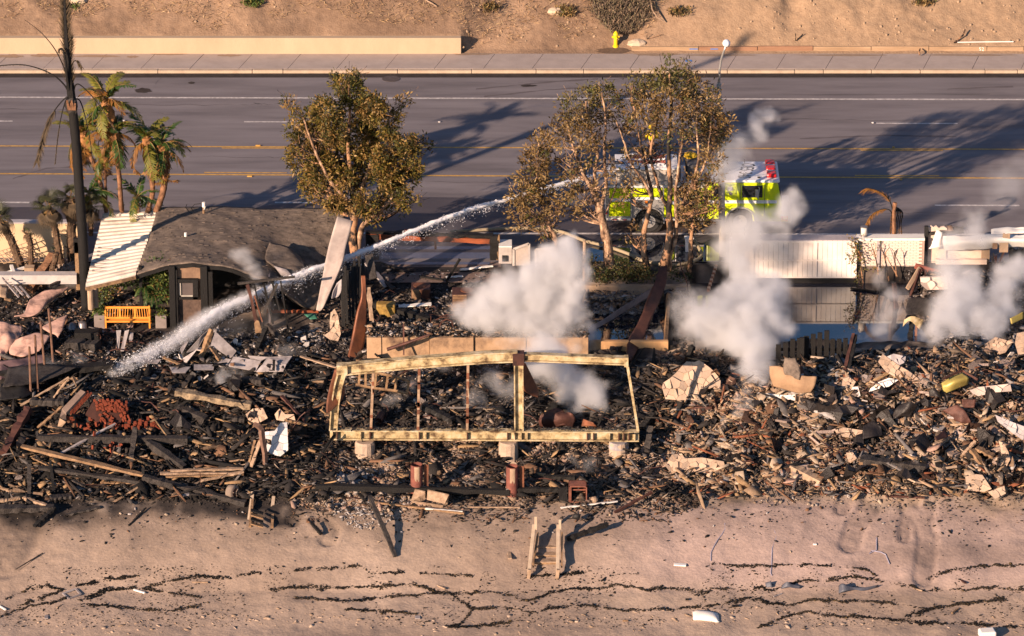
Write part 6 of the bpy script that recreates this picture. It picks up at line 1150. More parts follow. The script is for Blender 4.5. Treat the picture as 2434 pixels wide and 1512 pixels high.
LAB = dict(c=('plaster fragment', 'cream broken plaster fragment lying in the rubble', 'cream plaster fragments'), w=('plaster fragment', 'chalky white plaster fragment lying in the rubble', 'white plaster fragments'), g=('board fragment', 'ash grey board fragment lying in the rubble', 'grey board fragments'), l=('siding fragment', 'weathered lapped siding fragment in the pale rubble', 'siding fragments'),
           r=('metal scrap', 'crumpled rusty metal scrap in the rubble', 'rusty metal scraps'), k=('metal scrap', 'crumpled blackened metal scrap in the rubble', 'black metal scraps'), b=('board', 'black charred board lying in the rubble', 'charred boards'), s=('board', 'singed brown board lying in the rubble', 'singed boards'))
LMK = [(60, 820, 'near the pink stucco slabs'), (230, 960, 'around the fallen brick chimney'), (60, 1040, 'by the leaning corner timber'), (330, 1060, 'under the long charred beam'), (150, 1160, 'at the sand edge below the black timbers'), (500, 1130, 'near the burnt car wheel'), (540, 870, 'around the tented grey boards'), (700, 850, 'below the charred stud frame'), (650, 980, 'near the notched charred girder'), (660, 1050, 'beside the bluish white wall piece'), (720, 1140, 'near the broken stair'),
       (880, 720, 'behind the charred upright boards'), (1010, 740, 'around the slatted air conditioner'), (1200, 740, 'near the tipped condenser'), (1500, 730, 'at the flooded pit'), (880, 950, 'behind the first slim portal post'), (1050, 950, 'behind the middle slim posts'), (1360, 950, 'behind the portal main post'), (840, 1120, 'by the bright ash patch'), (1000, 1110, 'around the farther pipe pile'), (1220, 1110, 'around the nearer pipe pile'), (1420, 1150, 'near the rusted stove'), (1560, 1060, 'beside the third pier'),
       (1650, 950, 'around the cracked stucco dome'), (1850, 960, 'in front of the orange brown sheet'), (1700, 1080, 'at the low cream slab row'), (1900, 1080, 'left of the dark hollow'), (2050, 940, 'by the large lapped wall slab'), (2100, 1060, 'around the dark hollow'), (2260, 920, 'around the yellow metal drum'), (2250, 1050, 'near the crushed brown box'), (2400, 900, 'under the layered siding stack'), (2390, 1060, 'by the curved slab stack'), (2150, 1140, 'along the crumbling foot beam'), (2380, 1150, 'by the cream corner slabs')]
def lib(key, px, py, s_, az=None, tx=None, ty=None, h=.06, lab=None, sy=1.0):
    h = h + s_ * .12 if key not in 'bs' else h
    me = random.choice(LIB[key]); o = bpy.data.objects.new(me.name.split('.')[0], me); COL.objects.link(o); p = G(px, py, h)
    o.location = p; o.rotation_euler = (random.gauss(0, .45) if tx is None else tx, random.gauss(0, .3 if key in 'bs' else .45) if ty is None else ty, random.uniform(0, 6.28) if az is None else az); o.scale = (s_, s_ * sy if key not in 'bs' else 1.0 + .5 * random.random(), s_ if key not in 'bs' else 1.0)
    ct, lb, gr = LAB[key]; lm = min(LMK, key=lambda q: math.hypot(q[0] - px, (q[1] - py) * 1.4)); lb = ('large ' if s_ > (.42 if key not in 'bs' else .65) else '') + lb.split(' lying')[0].split(' in the')[0] + ' ' + lm[2]; tag(o, lab or lb, ct, None if lab else gr); return o
def lots(key, n, x0, x1, y0, y1, s0, s1, f=None, az=None):
    k = 0
    while k < n:
        a, b = random.uniform(x0, x1), random.uniform(y0, y1)
        if f and not f(a, b): continue
        if 1655 < a < 2050 and b < 812 or 1345 < a < 1590 and b < 815: continue
        lib(key, a, b, random.uniform(s0, s1) * random.choice([.7, 1, 1, 1.3]), az=(random.gauss(az[0], az[1]) if az else None)); k += 1
lots('c', 110, 1600, 2433, 900, 1150, .13, .36); lots('c', 35, 700, 1600, 1050, 1180, .08, .18); lots('c', 25, 540, 760, 950, 1130, .1, .24); lots('w', 45, 1850, 2433, 840, 1120, .13, .34); lots('w', 40, 300, 780, 800, 930, .1, .24); lots('l', 85, 1850, 2433, 850, 1130, .18, .46)
lots('g', 60, 1600, 2433, 900, 1150, .14, .36); lots('g', 60, 0, 780, 840, 1180, .1, .24); lots('g', 30, 800, 1540, 860, 1010, .1, .22); lots('r', 38, 1600, 2433, 900, 1150, .2, .5); lots('r', 20, 760, 1600, 860, 1170, .1, .22); lots('k', 75, 1650, 2433, 920, 1140, .22, .6); lots('k', 45, 0, 780, 850, 1160, .2, .5); lots('k', 30, 800, 1500, 700, 1010, .14, .3)
lots('b', 120, 0, 780, 870, 1190, .25, .9, az=(.15, .7)); lots('b', 45, 700, 1560, 1080, 1215, .2, .6, az=(.1, .9)); lots('b', 45, 800, 1640, 690, 1010, .2, .6); lots('b', 35, 1620, 2433, 900, 1150, .25, .7); lots('s', 60, 0, 780, 880, 1190, .2, .7, az=(-.1, .6)); lots('s', 22, 800, 1640, 690, 1180, .15, .45); lots('s', 30, 1620, 2433, 900, 1180, .15, .5)
mb = MB()
for k in range(150):
    a_, b_ = random.choice([(random.uniform(0, 780), random.uniform(800, 1180)), (random.uniform(700, 1640), random.uniform(860, 1190)), (random.uniform(1600, 2433), random.uniform(860, 1170)), (random.uniform(870, 1640), random.uniform(690, 800))])
    p = G(a_, b_, .05); q = [p]; d_ = Vector((random.gauss(0, 1), random.gauss(0, .5), random.uniform(0, .6))).normalized()
    for j in range(5): q.append(q[-1] + d_ * random.uniform(.12, .4)); d_ = (d_ + Vector((random.gauss(0, .35), random.gauss(0, .3), random.gauss(-.12, .25)))).normalized()
    mb.tube(q, random.choice([.012, .016, .024]), 4)
o = mb.build('wire_debris', m_rustd, kind='stuff'); o['label'] = 'thin bent wires and pipes tangled in the wreckage'
n_ = 700; a = RNG.uniform(0, 2433, n_); b = 1478 + 10 * np.sin(a / 160) + RNG.normal(0, 13, n_); chips('footprints', 'rows of shallow footprints along the lower beach', a, b, .042, .2, [[.44, .33, .25], [.33, .235, .165]], [1, 1], h=-.005, tilt=.12, elong=1.8, m_=mat('sand_lump', (1, 1, 1), (.85, .85, .85), 4, .95, .3, 20, vcol=True))
# ---------------------------------------------------------------- named timbers, traced one by one
def beam(lab, k, x0, y0, x1, y1, w_, h_=None, m_=None, l0=.1, l1=.1, seg=12, rough=.2, bend=0, name='charred_beam', cat='beam', up=(0, 0, 1)):
    p0, p1 = g(k, x0, y0, l0), g(k, x1, y1, l1); return tag(MB().bar(p0, p1, w_, h_ or w_, seg=seg, rough=rough, bend=bend, up=up).build(name, m_ or m_char), lab, cat)
BM = [
 ('long charred beam crossing under the fallen brick chimney', 'A', 390, 800, 1930, 830, .30, .26, m_charg, .35, .35),
 ('charred beam end with alligator cracks beside the two thin rods', 'A', 310, 430, 660, 440, .26, .24, m_charg, .5, .5),
 ('thick charred beam slanting down to the singed boards', 'A', 1520, 840, 1900, 1110, .28, .24, m_charg, .5, .15),
 ('long pale edged plank sloping across the left pile', 'A', 220, 890, 1480, 1190, .24, .10, m_wood, .55, .3),
 ('blackened joist running parallel below the sloping plank', 'A', 400, 1110, 1480, 1260, .26, .12, m_charg, .4, .2),
 ('charred beam sloping down toward the fallen wheel', 'A', 1470, 1210, 1924, 1330, .24, .2, m_charg, .3, .2),
 ('brown squared timber leaning down at the photo corner', 'A', 40, 970, 290, 500, .30, .26, m_rustd, .25, .7),
 ('narrow grey plank leaning over the burnt timbers and bricks', 'A', 630, 960, 1190, 655, .10, .05, m_greypan, .4, .6),
 ('upright charred stub in front of the fallen bricks', 'A', 1345, 1090, 1395, 700, .22, .2, m_charg, .1, .9),
 ('pale splintered plank leaning against the left pile', 'A', 210, 470, 710, 180, .10, .04, m_woodl, .3, .9),
 ('short pale plank crossing behind the brick chimney', 'A', 550, 390, 710, 185, .11, .04, m_woodl, .3, .9),
 ('reddish board sloping beside the chimney base', 'A', 390, 700, 640, 480, .12, .05, m_wood, .2, .6),
 ('dark slender post upright in the left pile near the sand', 'A', 560, 1390, 515, 1040, .1, .1, m_char, 0, .7),
 ('short black post rising through the sloping planks', 'A', 912, 1300, 902, 1090, .13, .12, m_char, 0, .5),
 ('black post at the right end of the sloping joist', 'A', 1476, 1290, 1472, 1110, .1, .1, m_char, 0, .5),
 ('whitened post stub in the left pile near the beach', 'A', 300, 1410, 300, 1080, .16, .12, m_charg, 0, .6),
 ('grey weathered plank slab lying at the beach edge', 'A', 520, 1420, 760, 1400, .3, .1, m_charg, .15, .15),
 ('pale square timber lying at the lower left pile edge', 'A', 0, 1455, 205, 1425, .12, .1, m_woodl, .15, .15),
 ('pale peeled timber with a dark end near the beach', 'A', 240, 1420, 480, 1500, .14, .1, m_woodl, .15, .15),
 ('singed long board in the lower left pile', 'A', 1045, 1262, 1500, 1268, .14, .05, m_wood, .2, .2),
 ('short tilted dark plank under the sloping joist', 'A', 740, 1235, 880, 1305, .12, .05, m_charg, .3, .2),
 ('brown plank at the top of the left joists', 'A', 330, 1000, 510, 1090, .16, .05, m_wood, .5, .35),
 ('large notched charred girder leaning across the smoke wisps', 'B', 160, 330, 940, 470, .36, .22, mat('ashy_girder', (.36, .27, .17), (.06, .045, .035), 4, .9, .9, 12, contrast=.15), .55, .4),
 ('thick black log under the smoke wisps', 'B', 250, 520, 470, 620, .32, .28, m_charg, .3, .2),
 ('bundle top orange board curving toward the standing bent planks', 'B', 105, 1140, 860, 1120, .15, .06, m_woodl, .35, .35),
 ('second pale board of the curved bundle', 'B', 0, 1170, 800, 1165, .15, .06, m_woodl, .3, .3), ('grey edged board in the curved bundle', 'B', 60, 1200, 860, 1180, .16, .06, m_wood, .25, .25),
 ('lowest board of the curved bundle rising to its end', 'B', 415, 1248, 860, 1150, .15, .07, m_woodl, .2, .35),
 ('leaning grey plank beside the bent standing board', 'B', 925, 1140, 1035, 830, .14, .05, m_woodl, .1, .75), ('thin golden plank leaning at the broken stucco', 'B', 900, 1120, 980, 830, .09, .05, m_wood, .1, .75),
 ('long charred beam running down to the beach by the wheel', 'B', 0, 1260, 880, 1480, .26, .22, m_charg, .25, .15),
 ('brown broken board right of the cracked stucco', 'B', 1300, 620, 1600, 690, .16, .1, m_wood, .5, .4), ('thin dark plank leaning across the cracked stucco', 'B', 1250, 370, 1500, 640, .13, .06, m_rustd, .6, .3),
 ('short black beam piece ahead of the grey panels', 'B', 830, 200, 1060, 225, .28, .22, m_charg, .4, .4), ('charred rafter leaning in the ash near the smoke wisps', 'B', 650, 590, 870, 620, .2, .16, m_charg, .3, .3),
 ('long charred sill beam in front of the pipe piles', 'T', 400, 555, 1640, 590, .20, .2, m_char, .35, .3),
 ('charred beam continuing to the rusty stove box', 'U', 60, 575, 330, 575, .18, .16, m_char, .3, .3), ('short charred log left of the smoke puff in the rubble', 'U', 240, 495, 440, 500, .2, .16, m_char, .2, .2),
 ('short leaning black beam end under the sill beam', 'T', 450, 645, 480, 575, .16, .16, m_char, 0, .35),
 ('dark twin plank fallen from the wreckage onto the sand', 'T', 910, 1000, 745, 615, .16, .10, m_charg, .08, .8),
 ('charred plank lying on the sand below the broken steps', 'T', 435, 860, 370, 785, .12, .08, m_char, .05, .2),
 ('black charred timber leaning beside the beach stairs', 'U', 385, 890, 650, 795, .2, .16, m_char, .1, .4),
 ('long singed board on the ash behind the crate', 'T', 780, 655, 1350, 725, .12, .06, m_wood, .12, .12), ('white edged plank lying right of the crate', 'T', 1100, 695, 1340, 715, .08, .04, m_white, .14, .14),
 ('long thin pale strip below the stove box', 'T', 1370, 685, 1707, 688, .07, .04, m_woodl, .12, .12), ('pale strip running on below the rusted stove', 'U', 345, 690, 710, 650, .09, .04, m_white, .12, .15),
 ('dark twisted rafter right of the stove box', 'U', 690, 720, 930, 590, .1, .08, m_rustd, .1, .4), ('black stick lying on the upper sand at the left', 'S', 825, 805, 935, 690, .07, .05, m_char, .04, .1),
 ('black plank hanging over the sand edge at the left', 'S', 220, 810, 350, 690, .18, .1, m_char, .05, .25), ('singed board along the sand edge at the left', 'S', 420, 735, 640, 685, .2, .06, m_charg, .05, .1),
 ('wide charred planks stacked flat above the sand edge', 'S', 0, 700, 345, 690, .4, .2, m_charg, .1, .1), ('thin dark stick lying on the pale sand at far left', 'S', 100, 1085, 275, 980, .03, .03, m_charg, .03, .03),
 ('grey roofing log half buried in the right rubble', 'W', 560 + 100, 390, 1080, 440, .45, .35, m_charg, .2, .2), ('long crumbling beam at the rubble foot', 'W', 640, 400, 1260, 520, .2, .2, m_wood, .25, .15),
 ('buried pale log left in the right rubble', 'W', 215, 430, 410, 530, .4, .3, m_conc, .2, .1), ('singed rafter on the ground at the rubble foot', 'W', 820, 615, 1070, 625, .1, .07, m_rustd, .08, .08),
 ('thin reddish rod along the rubble foot', 'W', 60, 515, 300, 560, .08, .06, m_rust, .1, .1), ('tan cracked timber resting in the right rubble', 'D', 1110, 1160, 1250, 1075, .2, .12, m_woodl, .3, .4),
 ('olive weathered plank leaning in the far right rubble', 'D', 1540, 1180, 1720, 1270, .3, .1, m_wood, .5, .4), ('tan plank propped in the far right rubble', 'D', 1490, 1200, 1620, 1380, .22, .12, m_wood, .5, .1), ('plank lying across the far right rubble mound', 'D', 1390, 1270, 1530, 1110, .14, .07, m_woodl, .2, .6),
 ('thin cream board sloping behind the yellow portal corner', 'F', 1790, 1250, 2180, 1370, .12, .05, m_woodl, .4, .5), ('charred stick leaning in the pit rubble', 'G', 1040, 890, 1205, 615, .08, .08, m_char, .1, 1.0), ('dark rod lying on the dusty slab', 'G', 240, 655, 580, 785, .08, .05, m_char, .05, .1),
 ('pale plank sloping from the charred wall', 'G', 75, 655, 320, 950, .26, .07, m_greypan, .9, .1), ('dark plank beside the sloping pale plank', 'G', 180, 760, 400, 980, .2, .06, m_charg, .4, .1), ('white plank lying in the garage wreckage', 'G', 1205, 745, 1600, 700, .14, .05, m_white, .1, .1), ('pale grey slat on the garage wreckage', 'G', 1035, 835, 1240, 823, .1, .04, m_white, .1, .1), ('thin black rod on the wet slab edge', 'G', 725, 830, 1010, 870, .07, .06, m_char, .1, .1),
 ('white sheet strip in the garage wreckage', 'G', 465, 1185, 860, 1160, .3, .03, m_white, .15, .2), ('long charred log behind the tan low wall', 'P', 850, 740, 1250, 850, .3, .25, m_char, .2, .1),
 ('cracked tan beam curving up beside the rusted twisted beam', 'P', 848, 950, 815, 620, .16, .06, m_woodl, .2, 1.9), ('black upright fence beam at the flooded slab corner', 'R', 630, 1240, 690, 960, .22, .16, m_char, .1, 1.2), ('maroon post leaning in front of the burnt fence', 'R', 610, 1240, 680, 950, .12, .12, m_rustd, .1, 1.3),
 ('charred board lying over the flooded slab end', 'R', 660, 625, 850, 650, .12, .06, m_char, .3, .3), ('black leaning timber at the brick wall foot', 'R', 880, 600, 985, 770, .22, .18, m_char, .4, .1), ('rusty upright post by the drifting smoke', 'R', 985, 790, 968, 590, .16, .12, m_rustd, .1, 1.3), ('black timber standing in the smoke gap', 'R', 1080, 1000, 1095, 850, .2, .15, m_char, .1, .8),
 ('rusty flat bar standing in the right smoke', 'R', 1120, 990, 1130, 860, .1, .06, m_rust, .1, .8), ('dark rafter lying over the right rubble', 'D', 600, 760, 100 + 500, 770, .1, .1, m_charg, .1, .1),
 ('dark bar lying in front of the stucco dome', 'C', 490, 765, 745, 768, .12, .1, m_rustd, .2, .2), ('thin rusted bar standing beside the stucco dome', 'C', 832, 745, 868, 540, .06, .06, m_rust, .1, 1.1), ('black leaning beam left of the stucco dome', 'C', 20, 980, 140, 830, .24, .2, m_char, .1, .4), ('ashen upright post by the portal corner', 'C', 70, 1230, 105, 960, .24, .16, m_charg, .1, .8), ('black upright beam behind the stucco dome', 'C', 495, 270, 540, 130, .2, .2, m_char, .1, .7),
]
for q in BM:
    if q[0].startswith('dark rafter lying over'): continue
    lab, k, x0, y0, x1, y1, w_, h_, m_, l0, l1 = q; beam(lab, k, x0, y0, x1, y1, w_, h_, m_, l0, l1, name='plank' if h_ <= .07 else 'beam', cat='plank' if h_ <= .07 else 'beam')
# four thin rusted rods standing in the left pile
for lab, pts in [('tallest rusted rod standing beside the pink stucco slab', [(395, 125), (415, 330), (435, 605)]), ('rusted rod second from the tallest rod', [(330, 228), (350, 450), (375, 725)]), ('rusted rod with a capped top between the other rods', [(284, 340), (298, 600), (312, 845)]), ('shortest rusted rod nearest the photo edge', [(238, 436), (245, 650), (252, 852)])]:
    b0 = g('X', *pts[-1]); Y0 = b0.y; t = tag(MB().tube([v('X', x, y, Y0) for x, y in pts], [.05, .05, .055], 7).build('rusted_rod', m_wood), lab, 'rod')
    t.data.materials[0] = mat('rod_rust', (.22, .12, .08), (.07, .04, .03), 5, .8, .4)
# bench-like black charred planters between bench and rods
tag(MB().lim(g('X', 615, 385, 0), g('X', 800, 325, .5)).build('charred_box', m_char), 'charred rectangular planter box below the upturned bucket', 'box')
beam('broad charred retaining board below the planter box', 'X', 545, 410, 800, 425, .5, .3, m_charg, .25, .25)
# pale panels leaning under the bench
for lab, pts in [('tall pale metal panel leaning under the bench corner', [(945, 305), (985, 303), (965, 470), (950, 440)]), ('second pale panel leaning against the first', [(1015, 310), (1050, 300), (1005, 480), (980, 470)]), ('short pale panel piece right of the leaning panels', [(1060, 320), (1085, 325), (1080, 390), (1045, 395)])]:
    Y0 = g('X', *pts[2]).y; tag(MB().prism([v('X', x, y, Y0 + (.35 if i < 2 else 0)) for i, (x, y) in enumerate(pts)], (0, .03, .01)).build('metal_sheet', m_greypan), lab, 'panel')
# ---------------------------------------------------------------- collapsed sheets and slabs
def gp(k, rows, lab, m_, name, cat, n=3, thick=.05, rough=.1, holes=0, seed=1, lift=0.15):
    R = []
    for r in rows:
        R.append([(lambda s_, q: (s_[0], s_[1], q.y))(c(k, x, y), g(k, x, y, l_ * (.55 if k in 'XH' else 1) + lift)) for (x, y, l_) in r])
    return tag(patch(name, R, m_, n=n, thick=thick, rough=rough, holes=holes, seed=seed), lab, cat)
gp('H', [[(980, 1105, 1.0), (840, 1150, 1.0), (600, 1195, .9), (420, 1300, .8)], [(900, 1180, .8), (760, 1230, .8), (560, 1300, .7), (380, 1400, .6)], [(800, 1260, .55), (640, 1350, .6), (470, 1440, .5), (330, 1500, .4)], [(640, 1400, .3), (560, 1480, .35), (440, 1530, .3), (200, 1550, .25)]], 'broad pink stucco slab draped over the burnt left plot', m_pink, 'stucco_slab', 'slab', rough=.25)
gp('X', [[(470, 215, .8), (550, 175, .9)], [(345, 270, .7), (530, 230, .8)], [(400, 320, .5), (510, 300, .6)], [(450, 335, .35), (470, 365, .3)]], 'pink stucco flap with a torn edge beside the tallest rod', m_pink, 'stucco_slab', 'slab', rough=.25, seed=2)
gp('X', [[(0, 225, .8), (40, 240, .8), (90, 265, .7), (180, 270, .6)], [(0, 330, .7), (60, 340, .7), (110, 340, .6), (170, 330, .5)], [(0, 420, .5), (40, 430, .5), (80, 430, .4), (120, 400, .4)], [(0, 540, .3), (20, 500, .3), (50, 480, .3), (80, 450, .3)]], 'cracked pink stucco slab at the photo edge below the palms', m_pink, 'stucco_slab', 'slab', rough=.35, seed=3)
gp('X', [[(130, 380, .7), (200, 360, .8), (300, 320, .8), (405, 345, .7)], [(80, 440, .6), (190, 430, .7), (280, 400, .7), (380, 400, .6)], [(80, 500, .4), (180, 510, .5), (260, 490, .4), (320, 470, .4)]], 'rounded pink stucco slab crossed by the thin rods', m_pink, 'stucco_slab', 'slab', rough=.25, seed=4)
gp('X', [[(0, 560, .5), (120, 540, .6), (240, 520, .6), (370, 500, .5)], [(0, 620, .4), (120, 610, .5), (260, 600, .5), (360, 590, .4)], [(0, 700, .3), (120, 680, .4), (240, 660, .3), (350, 640, .2)]], 'sooty maroon stucco sheet below the rounded pink slab', mat('maroon_stucco', (.20, .12, .12), (.06, .04, .045), 1.6, .8, .3, 9), 'stucco_slab', 'slab', rough=.3, seed=5)
gp('X', [[(0, 740, .6), (80, 730, .7), (180, 700, .6), (330, 670, .5)], [(0, 790, .6), (100, 780, .8), (200, 760, .6), (320, 720, .4)], [(0, 868, .4), (100, 860, .5), (200, 850, .4), (300, 800, .2)]], 'curled black metal sheet at the photo edge', m_dark, 'metal_sheet', 'sheet', rough=.25, seed=6, thick=.03)
gp('O', [[(20, 1330, .5), (120, 1320, .55), (300, 1290, .5)], [(60, 1190, .5), (300, 1170, .6), (560, 1190, .4)]], 'dark grey membrane lying in front of the maroon sheet', m_charg, 'roof_membrane', 'sheet', rough=.3, seed=16, thick=.03)
beam('very long black collapsed roof edge running to where the water lands', 'X', 0, 660, 920, 590, .5, .25, m_char, .4, .45, rough=.2)
# grey boards near the landing water
for lab, pts in [('tilted grey wall board forming a tent over the charred post', [(810, 965), (735, 1030), (570, 1215), (685, 1180)]), ('lower grey board under the tent shaped pair', [(690, 1180), (700, 1160), (560, 1340), (530, 1280)]), ('grey white board sloping away from the charred tent post', [(880, 990), (830, 1135), (1050, 1275), (1105, 1200)]),
                 ('flat square grey ceiling board on the ash', [(1075, 1260), (1370, 1310), (1315, 1415), (1020, 1360)]), ('flat grey ceiling board by the yellow portal', [(1440, 1265), (1705, 1255), (1640, 1345), (1380, 1355)]), ('front grey ceiling board with a black stud across', [(1375, 1355), (1640, 1350), (1610, 1415), (1320, 1420)]),
                 ('pale grey ceiling board behind the flat square one', [(1230, 1250), (1440, 1265), (1370, 1300), (1260, 1285)]), ('white charred board at the ash edge', [(390, 1370), (615, 1370), (560, 1432), (420, 1432)]), ('long pale plaster board in the ash', [(650, 1345), (870, 1345), (860, 1400), (650, 1400)]),
                 ('white ash covered board under the water landing', [(100, 1295), (300, 1290), (260, 1335), (80, 1320)]), ('broken grey board beside the tent pair', [(890, 1340), (990, 1280), (1050, 1290), (980, 1390)]), ('crooked pale board left of the tent pair', [(500, 1180), (570, 1090), (590, 1100), (520, 1230)])]:
    hts = [1.0, .9, .15, .2] if ('tent' in lab and 'post' in lab) or 'lower grey' in lab else [.4, .35, .3, .35]
    if 'sloping away' in lab: hts = [1.1, .7, .15, .3]
    ps = [g('F', x, y, h_) for (x, y), h_ in zip(pts, hts)]; tag(MB().prism(ps, (0, 0, .035)).build('wall_board', m_greypan), lab, 'board')
beam('burnt post propping the two tilted grey boards', 'F', 720, 1270, 840, 960, .2, .15, m_wood, .1, 1.1); beam('split plank sloping under the grey white board', 'F', 830, 1150, 930, 1290, .18, .08, m_wood, .7, .2)
beam('black stud lying across the front ceiling boards', 'F', 1505, 1400, 1510, 1290, .1, .06, m_char, .5, .5); beam('brown board with a pale side near the water landing', 'F', 300, 1250, 500, 1340, .14, .06, m_wood, .35, .3)
# charred stud frame standing by the shingle roof edge
t = thing('charred_stud_frame', 'charred studs hanging from a black top plate where the jet crosses', 'frame', g('F', 1450, 960)); Yq = g('F', 1340, 1000).y
MB().bar(v('F', 1120, 470, Yq), v('F', 1735, 397, Yq), .09, .09, up=(0, 1, 0), seg=6, rough=.1).build('top_plate', m_charg, t)
for x0, y0, x1, y1, w_, mm in [(1225, 480, 1355, 1010, 34, m_rustd), (1298, 480, 1400, 960, 16, m_char), (1300, 600, 1385, 880, 14, m_rust), (1400, 470, 1500, 900, 18, m_char), (1490, 450, 1570, 760, 22, m_char), (1580, 440, 1665, 990, 16, m_char), (1545, 470, 1400, 790, 26, m_charg), (1385, 545, 1450, 640, 12, m_char)]:
    MB().bar(v('F', x1, y1, Yq), v('F', x0, y0, Yq), w_ * .2213 / 55, .07, up=(0, 1, 0), seg=5, rough=.18).build('stud', mm, t)
MB().prism([v('F', x, y, Yq - .06) for x, y in [(1320, 862), (1348, 870), (1382, 990), (1350, 1022), (1310, 1000), (1296, 900)]], (0, .05, 0)).build('pale_board_end', m_wood, t)
beam('charred brace leaning on the stud frame', 'F', 1440, 910, 1630, 1120, .16, .14, m_charg, .6, .1); beam('black prop beside the stud frame foot', 'F', 1330, 1160, 1430, 940, .18, .15, m_char, .1, .6); beam('orange edged board along the slumped roof foot', 'F', 1430, 765, 1990, 770, .1, .12, m_redb, .3, .3)
q = gp('F', [[(1830, 800, .2), (1955, 785, .2)], [(1900, 855, .1), (1980, 845, .1)]], 'torn green roofing sheet at the foot of the white slab', mat('green_sheet', (.06, .24, .16), (.03, .10, .07), 2, .7, .3), 'roofing_sheet', 'sheet', rough=.1, thick=.02, n=2)
# rusted twisted beams
def plate(lab, rows, k, m_, name='twisted_beam', thick=.05, rough=.05, n=3):
    return tag(patch(name, rows, m_, crop=k, n=n, thick=thick, rough=rough), lab, 'steel beam')
plate('tall curved rust brown beam rising behind the portal corner', [[(763, 540, -8.5), (793, 538, -8.5)], [(766, 680, -8.9), (798, 690, -8.8)], [(735, 800, -9.2), (795, 880, -9.0)], [(700, 980, -9.6), (775, 1040, -9.4)], [(660, 1155, -10.2), (720, 1160, -10.2)]], 'P', mat('glossy_rust', (.30, .11, .05), (.08, .035, .025), 1.5, .45, .2, 9, metal=.2), thick=.1)
plate('long twisted maroon girder leaning from the tree base to the portal', [[(1080, 490, -4.6), (1138, 470, -4.6)], [(1050, 580, -5.4), (1125, 600, -5.4)], [(1000, 700, -6.5), (1075, 730, -6.3)], [(930, 880, -8.0), (1010, 880, -8.0)], [(865, 985, -9.4), (950, 1020, -9.2)], [(850, 1140, -11), (885, 1130, -11)]], 'Q', m_rustd, thick=.14)
plate('flat grey steel beam lying diagonally across the flooded pit', [[(1030, 620, -4.4), (1010, 690, -4.9)], [(840, 745, -6.0), (830, 795, -6.2)], [(660, 860, -7.4), (660, 900, -7.6)], [(485, 945, -8.8), (490, 980, -9.0)]], 'Q', mat('grey_steel', (.28, .23, .22), (.12, .08, .07), 2, .55, .3), thick=.08)
plate('rusted channel leaning at the smoky end of the pit', [[(470, 668, -4.2), (552, 662, -4.3)], [(450, 740, -5.2), (520, 740, -5.0)], [(428, 838, -6.2), (445, 838, -6.2)]], 'Q', m_rustd, thick=.08)
plate('rusted curved plate hanging outside the portal end post', [[(578, 1200, -16.0), (600, 1200, -16.1)], [(540, 1330, -16.6), (640, 1300, -16.2)], [(520, 1440, -16.9), (638, 1400, -16.4)], [(520, 1510, -17.0), (545, 1500, -16.9)]], 'P', m_rust, thick=.05)
plate('rusty bent plate dropping behind the portal main post', [[(1490, 160, -16.0), (1510, 160, -15.9)], [(1490, 270, -15.9), (1560, 260, -15.4)], [(1500, 360, -15.7), (1600, 350, -15.0)], [(1560, 400, -15.3), (1605, 415, -15.2)]], 'E', m_rust, thick=.04)
gp('E', [[(1620, 530, .7), (1740, 480, .9), (1850, 520, .8)], [(1610, 580, .4), (1760, 560, .9), (1880, 570, .5)], [(1620, 625, .0), (1760, 630, .3), (1860, 640, .0)]], 'crumpled dark tank shell lying inside the portal', m_rustd, 'tank_shell', 'tank', rough=.7, seed=8); gp('E', [[(1740, 545, .5), (1790, 540, .6)], [(1745, 590, .4), (1810, 590, .4)], [(1775, 630, .1), (1820, 630, .1)]], 'shiny foil sheet wrapped on the tank shell', m_metal, 'foil_sheet', 'sheet', rough=.2, seed=9, thick=.02)
gp('E', [[(1940, 575, .4), (2010, 600, .5)], [(1925, 625, .2), (2040, 625, .2)]], 'small rusted plate tent right of the tank shell', m_rust, 'rusted_plate', 'plate', n=2)
beam('black roll of burnt fabric behind the slim portal post', 'E', 750, 470, 990, 590, .28, .2, m_dark, .35, .2, rough=.3)
p = g('E', 430, 590, .2); tag(MB().tube([p, p + Vector((.1, .5, .1))], .16, 12, cap=False).build('duct_pipe', m_rustd), 'short dark duct pipe behind the first slim portal post', 'pipe')
# ladder lying behind the frame
t = thing('charred_ladder', 'scorched ladder lying on its side behind the slim portal posts', 'ladder', g('E', 450, 340)); Yq = -13.6
for pts in ([(270, 235), (400, 228), (560, 262), (650, 290)], [(262, 318), (400, 345), (560, 365), (640, 385)]): MB().tube([v('E', x, y, Yq) for x, y in pts], .06, 6).build('rail', m_wood, t)
for x0, y0, x1, y1 in [(290, 235, 285, 325), (335, 232, 335, 335), (415, 232, 400, 345), (500, 248, 485, 355), (565, 265, 550, 365), (655, 290, 640, 385)]: MB().bar(v('E', x0, y0, Yq), v('E', x1, y1, Yq), .09, .07, up=(0, 1, 0)).build('rung', m_wood, t)
